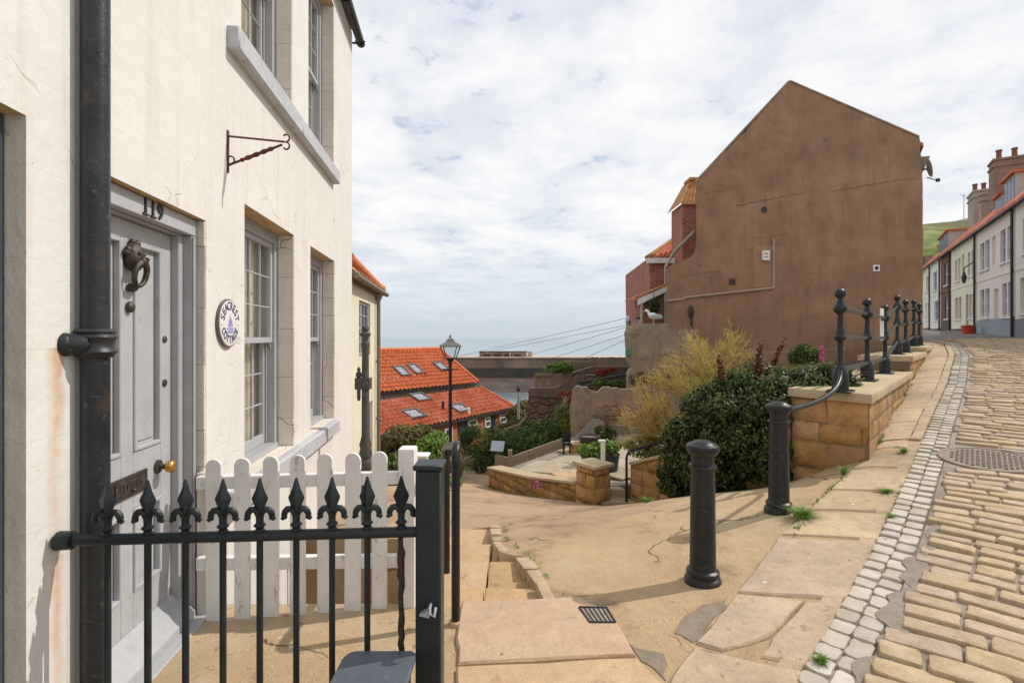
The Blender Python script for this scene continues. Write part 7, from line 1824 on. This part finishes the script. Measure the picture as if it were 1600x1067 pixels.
# gull
g0 = at(1020, 504, 14.1); g0.z = zat(505, 13.9) - 0.0
gu = thing('seagull', 'white seagull with grey wings standing on the rounded wall top', 'bird', g0)
bm_v = [(-0.17,0,0.20),(-0.13,0,0.235),(-0.06,0,0.22),(0.03,0,0.185),(0.12,0,0.165),(0.22,0,0.15)]
mb = MB(); mb.tube([g0 + Vector((x*1.15,0,z*1.25)) for x,_,z in [(-0.185,0,0.262),(-0.175,0,0.275),(-0.15,0,0.282),(-0.12,0,0.272),(-0.105,0,0.24),(-0.085,0,0.205),(-0.04,0,0.175),(0.03,0,0.155),(0.10,0,0.145),(0.17,0,0.13),(0.23,0,0.12)]], [0.012,0.032,0.042,0.040,0.036,0.050,0.085,0.090,0.068,0.035,0.012], 12)
mb.build('body', FEATHER, gu, smooth=70)
for sy in (-1, 1):
    mb = MB(); mb.ball(g0 + Vector((0.07, sy*0.080, 0.20)), (0.17, 0.022, 0.055), 12, 6); mb.build('wing', FEATHG, gu, smooth=70)
    MB().tube([g0 + Vector((0.02, sy*0.035, 0.13)), g0 + Vector((0.015, sy*0.035, 0.0))], 0.010, 6).build('leg', BEAK, gu)
MB().tube([g0 + Vector((-0.21,0,0.335)), g0 + Vector((-0.275,0,0.318))], [0.014,0.004], 6).build('beak', BEAK, gu)
# two small lamps / aerials on the wall end
q = at(984, 500, 14.2); fl_ = thing('flood_lamp', 'small grey dish lamp at the end of the rounded wall top', 'lamp', q); mb = MB(); mb.lathe([(0.02,0),(0.11,0.04),(0.12,0.10),(0.02,0.11)], (0,0,0), 12, Matrix.Translation(q) @ Matrix.Rotation(R(-80),4,'Y')); mb.build('head', STEEL, fl_, smooth=50); MB().tube([q + Vector((0,0,-0.16)), q], 0.02, 6).build('stand', CHARC, fl_)
q = at(997, 497, 14.2); f2 = thing('stick_lamp', 'small dark knob lamp on a thin stalk beside the gull', 'lamp', q); MB().ball(q, (0.06,0.06,0.04), 10, 6).build('head', CHARC, f2, smooth=60); MB().tube([q + Vector((0.05,0,-0.24)), q], 0.015, 6).build('stalk', STEEL, f2)
q = at(983, 551, 13.86); gc = thing('green_cable_box', 'small green junction box on the end of the boundary wall', 'box', q); MB().box(q.x-0.10, q.x+0.02, q.y-0.06, q.y+0.03, q.z-0.09, q.z+0.09).build('case', mat('green_box', (0.03,0.22,0.10), None, rough=0.5), gc, bevel=0.01); MB().box(q.x-0.085, q.x+0.005, q.y-0.072, q.y-0.061, q.z-0.07, q.z+0.07).build('lid', mat('green_lid', (0.04,0.26,0.13), None, rough=0.5), gc, bevel=0.004)

# overhead wires
WIRE = mat('wire', (0.10,0.11,0.12), None, rough=0.6)
ends = [((980,508,14.0),(560,570,60)),((980,511,14.0),(600,592,55)),((980,522,14.0),(640,590,48)),((980,530,14.0),(690,600,42)),((980,497,14.2),(540,556,70))]
for i, (a, b) in enumerate(ends):
    A = at(*a); B = at(*b); mb = MB(); pts = [A.lerp(B, k/14) + Vector((0,0,-0.9*math.sin(math.pi*k/14)*(0.5+0.2*i))) for k in range(15)]
    lab = ['uppermost thin cable sagging from the wall end towards the sea', 'second thin cable crossing the sea view', 'third thin cable below the bird shapes', 'lowest thin cable crossing before the pier', 'faint cable starting at the stalk lamp'][i]
    o = mb.tube(pts, 0.0065, 5, True).build('overhead_cable', WIRE); tag(o, lab, 'cable', 'overhead cables crossing the sea view')

# ------------------------------------------------------------------ terrace of houses up the street
FX0 = 6.67; TD = Vector((0.6538, 1, 0)).normalized(); TRZ = math.atan2(TD.y, TD.x)
def yfp(p): return FX0 / ((p-800)/800 - 0.6538)
def fbase(Y): return 1.68 + 0.0288*(Y-20)
def paint(name, c): return mat(name, c, tuple(x*0.92 for x in c), scale=1.2, rough=0.85, bump=0.15, bscale=14, spots=tuple(x*0.75 for x in c), spot_scale=5)
BLUEW = mat('blue_window_paint', (0.48,0.50,0.58), None, rough=0.5); PINKW = mat('rose_window_paint', (0.55,0.36,0.33), None, rough=0.5); GRNW = mat('green_door_paint', (0.05,0.09,0.07), None, rough=0.4)
WG2 = mat('blue_reflection_glass', (0.07,0.10,0.19), (0.12,0.16,0.27), scale=1.5, rough=0.35)  # blue reflection in the panes is put into this matte colour
def terrace(name, label, p0, p1, wallc, basec, wins, basez=0.0, eave=5.15, dormers=(), chim=(), roofm=PANT2, frame=WHITE):
    Y0, Y1 = yfp(p0), yfp(p1); Ln = (Y1-Y0)*math.hypot(0.6538, 1); org = Vector((FX0+0.6538*Y0, Y0, fbase(Y0)))
    o = thing(name, label, 'house', org, TRZ, None); sl = 0.0288*(Y1-Y0)/Ln
    X = lambda p: (yfp(p)-Y0)*math.hypot(0.6538, 1)
    hs_ = []
    for w in wins:
        xa, xb = sorted((X(w[0]), X(w[1]))); dz = sl*(xa+xb)/2; hs_.append((xa, xb, w[2]+dz, w[3]+dz))
    mw = MB(); wall_holes(mw, 0, Ln, -1, eave, hs_, 0.0, True)
    mw.add([(0,0,eave),(Ln,0,eave),(Ln,0,eave+sl*Ln)], [(2,1,0)])
    for (a, b, z0, z1) in hs_:
        for q_ in ([(a,0,z0),(a,-0.2,z0),(a,-0.2,z1),(a,0,z1)], [(b,-0.2,z0),(b,0,z0),(b,0,z1),(b,-0.2,z1)], [(a,-0.2,z1),(b,-0.2,z1),(b,0,z1),(a,0,z1)], [(a,0,z0),(b,0,z0),(b,-0.2,z0),(a,-0.2,z0)]): mw.add(q_, [(0,1,2,3)])
    mw.add([(0,0,-1),(0,0,eave),(0,-0.25,eave),(0,-0.25,-1)], [(0,1,2,3)]).add([(Ln,0,-1),(Ln,0,eave+sl*Ln),(Ln,-0.25,eave+sl*Ln),(Ln,-0.25,-1)], [(3,2,1,0)])
    mw.add([(0,-0.26,-1),(Ln,-0.26,-1),(Ln,-8,-1),(0,-8,-1),(0,-0.26,eave),(Ln,-0.26,eave+sl*Ln),(Ln,-8,eave+sl*Ln),(0,-8,eave)], [(0,1,2,3),(1,5,6,2),(4,0,3,7),(2,6,7,3),(0,4,5,1)]).build('wall', wallc, o)
    if basez > 0:
        MB().add([(0,0.02,-1),(Ln,0.02,-1),(Ln,0.02,basez),(0,0.02,basez),(0,0.002,-1),(Ln,0.002,-1),(Ln,0.002,basez),(0,0.002,basez)], [(3,2,1,0),(7,6,2,3),(4,0,3,7),(1,5,6,2)]).build('painted_base', basec, o)
    MB().add([(0,0.03,2.62),(Ln,0.03,2.62+sl*Ln),(Ln,0.03,2.72+sl*Ln),(0,0.03,2.72),(0,0.001,2.62),(Ln,0.001,2.62+sl*Ln),(Ln,0.001,2.72+sl*Ln),(0,0.001,2.72)], [(3,2,1,0),(7,6,2,3),(0,1,5,4)]).build('string_course', wallc, o)
    rows = [(0.16, 0.02), (-3.8, 4.2), (-7.6, 0.02)]
    mb = MB()
    for (ya, za), (yb, zb) in zip(rows, rows[1:]):
        mb.add([(0,ya,eave+za),(Ln,ya,eave+sl*Ln+za),(Ln,yb,eave+sl*Ln+zb),(0,yb,eave+zb),(0,ya,eave+za+0.14),(Ln,ya,eave+sl*Ln+za+0.14),(Ln,yb,eave+sl*Ln+zb+0.14),(0,yb,eave+zb+0.14)], [(0,1,2,3),(7,6,5,4),(4,5,1,0),(3,7,4,0),(1,5,6,2)])
    roof = mb.build('roof', roofm, o)
    MB().tube([(0,0.20,eave-0.05),(Ln,0.20,eave-0.05+sl*Ln)], 0.05, 8).tube([(0.06,0.08,-0.5),(0.06,0.08,eave-0.05)], 0.05, 8).build('gutter', CHARC, o, smooth=50)
    for w in wins:
        pa, pb, z0, z1, kind = w[:5]; fm = w[5] if len(w) > 5 else frame
        a, b = X(pb) if X(pb) < X(pa) else X(pa), max(X(pa), X(pb)); dz = sl*(a+b)/2; z0 += dz; z1 += dz; t = 0.06
        f = MB(); f.box(a+.002, a+t, -0.17, -0.09, z0+.002, z1-.002); f.box(b-t, b-.002, -0.17, -0.09, z0+.002, z1-.002); f.box(a+t, b-t, -0.17, -0.09, z1-t, z1-.002); f.box(a+t, b-t, -0.17, -0.08, z0+.002, z0+t)
        if kind == 'w': f.box(a+t, b-t, -0.17, -0.095, (z0+z1)/2-0.035, (z0+z1)/2+0.035); f.box((a+b)/2-0.018, (a+b)/2+0.018, -0.165, -0.10, z0+t, z1-t)
        q = f.build('window' if kind == 'w' else 'door', fm, o)
        if kind == 'w': MB().box(a-0.05, b+0.05, 0.001, 0.07, z0-0.09, z0-0.002).build('sill', WHITE, q)
        MB().box(a+t, b-t, -0.15, -0.135, z0+t, z1-t).build('panes' if kind == 'w' else 'panel', WG2 if kind == 'w' else fm, q)
    for (t_, w, z0, z1) in dormers:
        f = MB(); f.box(t_-w/2, t_+w/2, -2.2, -0.55, z0, z1); d = f.build('dormer', paint(name+'_dormer', (0.52,0.52,0.52)), o)
        f = MB(); f.box(t_-w/2-0.12, t_+w/2+0.12, -2.3, -0.40, z1+0.002, z1+0.12); f.build('dormer_roof', PANT2, d)
        f = MB(); n = 3
        for k in range(n): f.box(t_-w/2+0.08+(w-0.16)*k/n+0.03, t_-w/2+0.08+(w-0.16)*(k+1)/n-0.03, -0.545, -0.53, z0+0.25, z1-0.1)
        f.build('dormer_panes', WG2, d)
    for (t_, w, dd, y, z0, z1, m_, npots) in chim:
        c = MB(); c.box(t_-w/2, t_+w/2, y-dd/2, y+dd/2, z0, z1); c.box(t_-w/2-0.06, t_+w/2+0.06, y-dd/2-0.06, y+dd/2+0.06, z1-0.35, z1-0.22); c.box(t_-w/2-0.06, t_+w/2+0.06, y-dd/2-0.06, y+dd/2+0.06, z1+0.002, z1+0.14)
        cc_ = c.build('chimney', m_, roof, bevel=0.015)
        for k in range(npots):
            x = y - dd/2 + dd*(k+0.5)/npots
            MB().lathe([(0.13,0),(0.12,0.5),(0.15,0.52),(0.15,0.6),(0.10,0.6)], (t_, x, z1+0.14), 12).build('chimney_pot', CLAY, roof, smooth=50)
    return o, org, Ln
HB = math.hypot(0.6538, 1)
WHT = paint('house_white', (0.86,0.82,0.74)); PINK = paint('house_pink', (0.84,0.74,0.69)); CRMH = paint('house_cream', (0.84,0.77,0.62)); BRN = paint('house_brown', (0.19,0.07,0.04)); MINT = paint('house_base_blue', (0.30,0.34,0.38)); GREYB = paint('house_base_grey', (0.24,0.25,0.26)); DKB2 = paint('house_base_dark', (0.10,0.085,0.07))
terrace('terrace_house', 'nearest white terrace house with dark grey base at the frame edge', 1660, 1586.3, WHT, GREYB, [(1594,1604,0.95,2.3,'w'),(1598,1608,3.2,4.5,'w'),(1620,1634,0.95,2.3,'w'),(1620,1634,3.2,4.5,'w')], 0.85)
tB = terrace('terrace_house', 'pink terrace house with blue sash windows and blue grey base', 1586, 1526.3, PINK, MINT,
    [(1531.5,1538,0.85,2.2,'w',BLUEW),(1539.5,1546,0.85,2.2,'w',BLUEW),(1566,1573,0.85,2.25,'w',BLUEW),(1575,1583.5,0.85,2.25,'w',BLUEW),(1553,1560,0.05,2.1,'d',PINK),(1531.5,1538,3.15,4.5,'w',BLUEW),(1539.5,1546,3.15,4.5,'w',BLUEW),(1563,1571,3.15,4.55,'w',BLUEW),(1574,1582.5,3.15,4.55,'w',BLUEW),(1550,1555.5,3.2,4.5,'d',PINK)], 0.85,
    dormers=((3.6,1.9,5.75,7.15),(5.6,1.3,5.75,6.75)), chim=())
terrace('terrace_house', 'cream terrace house with rose window frames and dark green door', 1526, 1486.3, CRMH, DKB2,
    [(1492,1496.5,0.8,2.1,'w',PINKW),(1497.5,1502,0.8,2.1,'w',PINKW),(1509,1513,0.05,2.15,'d',GRNW),(1514,1518,0.85,2.1,'w',PINKW),(1519,1523,0.85,2.1,'w',PINKW),(1492,1495.5,3.1,4.4,'w',PINKW),(1497,1500.5,3.1,4.4,'w',PINKW),(1503,1506.5,3.15,4.5,'d',paint('pale_green',(0.36,0.46,0.32))),(1512,1516,3.1,4.4,'w',PINKW),(1518,1522,3.1,4.4,'w',PINKW)], 0.35,
    chim=((4.55,1.25,1.3,-2.0,6.3,9.75,STONEC,2),(6.6,0.5,1.2,-1.8,6.0,8.4,STONEG,0)))
terrace('terrace_house', 'narrow brown painted terrace house with white windows', 1486, 1470.3, BRN, DKB2, [(1476,1483,0.85,2.3,'w'),(1475.5,1482,3.1,4.6,'w')], 0.75)
terrace('terrace_house', 'small white terrace house with blue windows beyond the brown one', 1470, 1454.3, WHT, DKB2, [(1459.5,1466,0.75,2.2,'w',BLUEW),(1458,1464,3.0,4.4,'w',BLUEW),(1466.5,1468.5,3.2,4.4,'w',BLUEW)], 0.2,
    dormers=((3.2,4.2,5.55,7.2),), chim=((-1.6,2.0,1.3,-2.0,6.5,9.0,STONEG,3),))
terrace('terrace_house', 'farthest white terrace house beside the gable corner', 1454, 1440, WHT, DKB2, [(1446,1448.5,0.8,2.2,'w'),(1449.5,1452.5,0.8,2.2,'w'),(1447,1450.5,3.1,4.4,'w')], 0.2)
# pavement in front of the terrace
mb = MB(); rows = []
for Y in np.linspace(13, 46, 24):
    z = fbase(Y); P = Vector((FX0+0.6538*Y, Y, z)); nL = Vector((-TD.y, TD.x, 0))
    rows.append([P + nL*1.45 + Vector((0,0,-0.4)), P + nL*1.45 + Vector((0,0,-0.01)), P + nL*1.30 + Vector((0,0,0.0)), P - nL*0.1])
mb.grid(rows); struct(mb.build('far_pavement', PAVE))
# red tub
p = Vector((FX0+0.6538*25.0, 25.0, fbase(25.0))) + Vector((-TD.y, TD.x, 0))*0.55
rt = thing('red_tub', 'round red plastic tub against the pink terrace house', 'tub', p)
MB().lathe([(0.24,0.0),(0.28,0.40),(0.30,0.41),(0.30,0.46),(0.285,0.46)], p, 20).build('tub', REDP, rt, smooth=35)
MB().lathe([(0.27,0.44),(0.27,0.455),(0.02,0.50)], p, 16).build('lid', REDP, rt, smooth=35)
# wall lantern
p = Vector((FX0+0.6538*26.6, 26.6, fbase(26.6)+2.9)); nL = Vector((-TD.y, TD.x, 0)); wl_ = thing('wall_lantern', 'black bracket lantern on the wall between pink and cream houses', 'lamp', p)
q = p + nL*0.45 - TD*0.1; MB().tube([p + Vector((0,0,0.9)), q + Vector((0,0,0.55)), q + Vector((0,0,0.4))], 0.03, 6).build('bracket', CHARC, wl_)
MB().lathe([(0.06,-0.25),(0.12,0.05),(0.13,0.08),(0.08,0.18),(0.03,0.38)], q, 6).build('lantern', CHARC, wl_)
# aerial
p = Vector((FX0+0.6538*40, 40, 11.2)) + Vector((1.6,-1,0)); ae = thing('roof_aerial', 'thin television aerial above the far chimney stacks', 'aerial', p); MB().tube([p + Vector((0,0,-1)), p + Vector((0,0,1.4))], 0.025, 5).build('mast', STEEL, ae); MB().tube([p + Vector((-0.3,0,1.35)), p + Vector((0.3,0,1.2))], 0.03, 5).build('crossbar', STEEL, ae)

# hill behind the terrace
HILL = bpy.data.materials.new('hill_mix'); HILL.use_nodes = True
t = HILL.node_tree; b = t.nodes['Principled BSDF']; b.inputs['Roughness'].default_value = 1.0
co = nd(t, 'ShaderNodeTexCoord').outputs['Object']; gn = nd(t, 'ShaderNodeNewGeometry'); sp3 = nd(t, 'ShaderNodeSeparateXYZ'); t.links.new(gn.outputs['True Normal'], sp3.inputs[0])
n = nd(t, 'ShaderNodeTexNoise'); n.inputs['Scale'].default_value = 0.35; n.inputs['Detail'].default_value = 8; t.links.new(co, n.inputs['Vector'])
gcol = mixc(t, ramp(t, n.outputs['Fac'], [(0.4, 0.0), (0.6, 1.0)]), (0.10,0.16,0.035), (0.22,0.22,0.07)); rcol = mixc(t, ramp(t, n.outputs['Fac'], [(0.4, 0.0), (0.6, 1.0)]), (0.17,0.12,0.085), (0.09,0.07,0.05))
t.links.new(mixc(t, ramp(t, sp3.outputs[2], [(0.60, 0.0), (0.80, 1.0)]), rcol, gcol), b.inputs['Base Color'])
bn = nd(t, 'ShaderNodeBump'); bn.inputs['Strength'].default_value = 0.8; bn.inputs['Distance'].default_value = 0.6; t.links.new(n.outputs['Fac'], bn.inputs['Height']); t.links.new(bn.outputs[0], b.inputs['Normal'])
rows = []; hrg = random.Random(41)
for i, yy in enumerate((72, 76, 79, 80.5, 82, 86, 94, 110, 130)):
    zb_ = (2, 4, 8, 13, 17.0, 19.5, 22.5, 25, 24)[i]
    rows.append([Vector((x + hrg.uniform(-.8,.8), yy + hrg.uniform(-.8,.8) - (x-60)*0.12, max(-2, (0.0 if i in (0, 8) else hrg.gauss(0, 0.5)) + zb_*(0.90 + 0.0062*(x-62)) *0.94 + hrg.uniform(-0.9,0.9) + 0.9*math.sin(x*0.55)) )) for x in np.arange(44, 170, 2.2)])
struct(MB().grid(rows).build('hill', HILL, smooth=40))
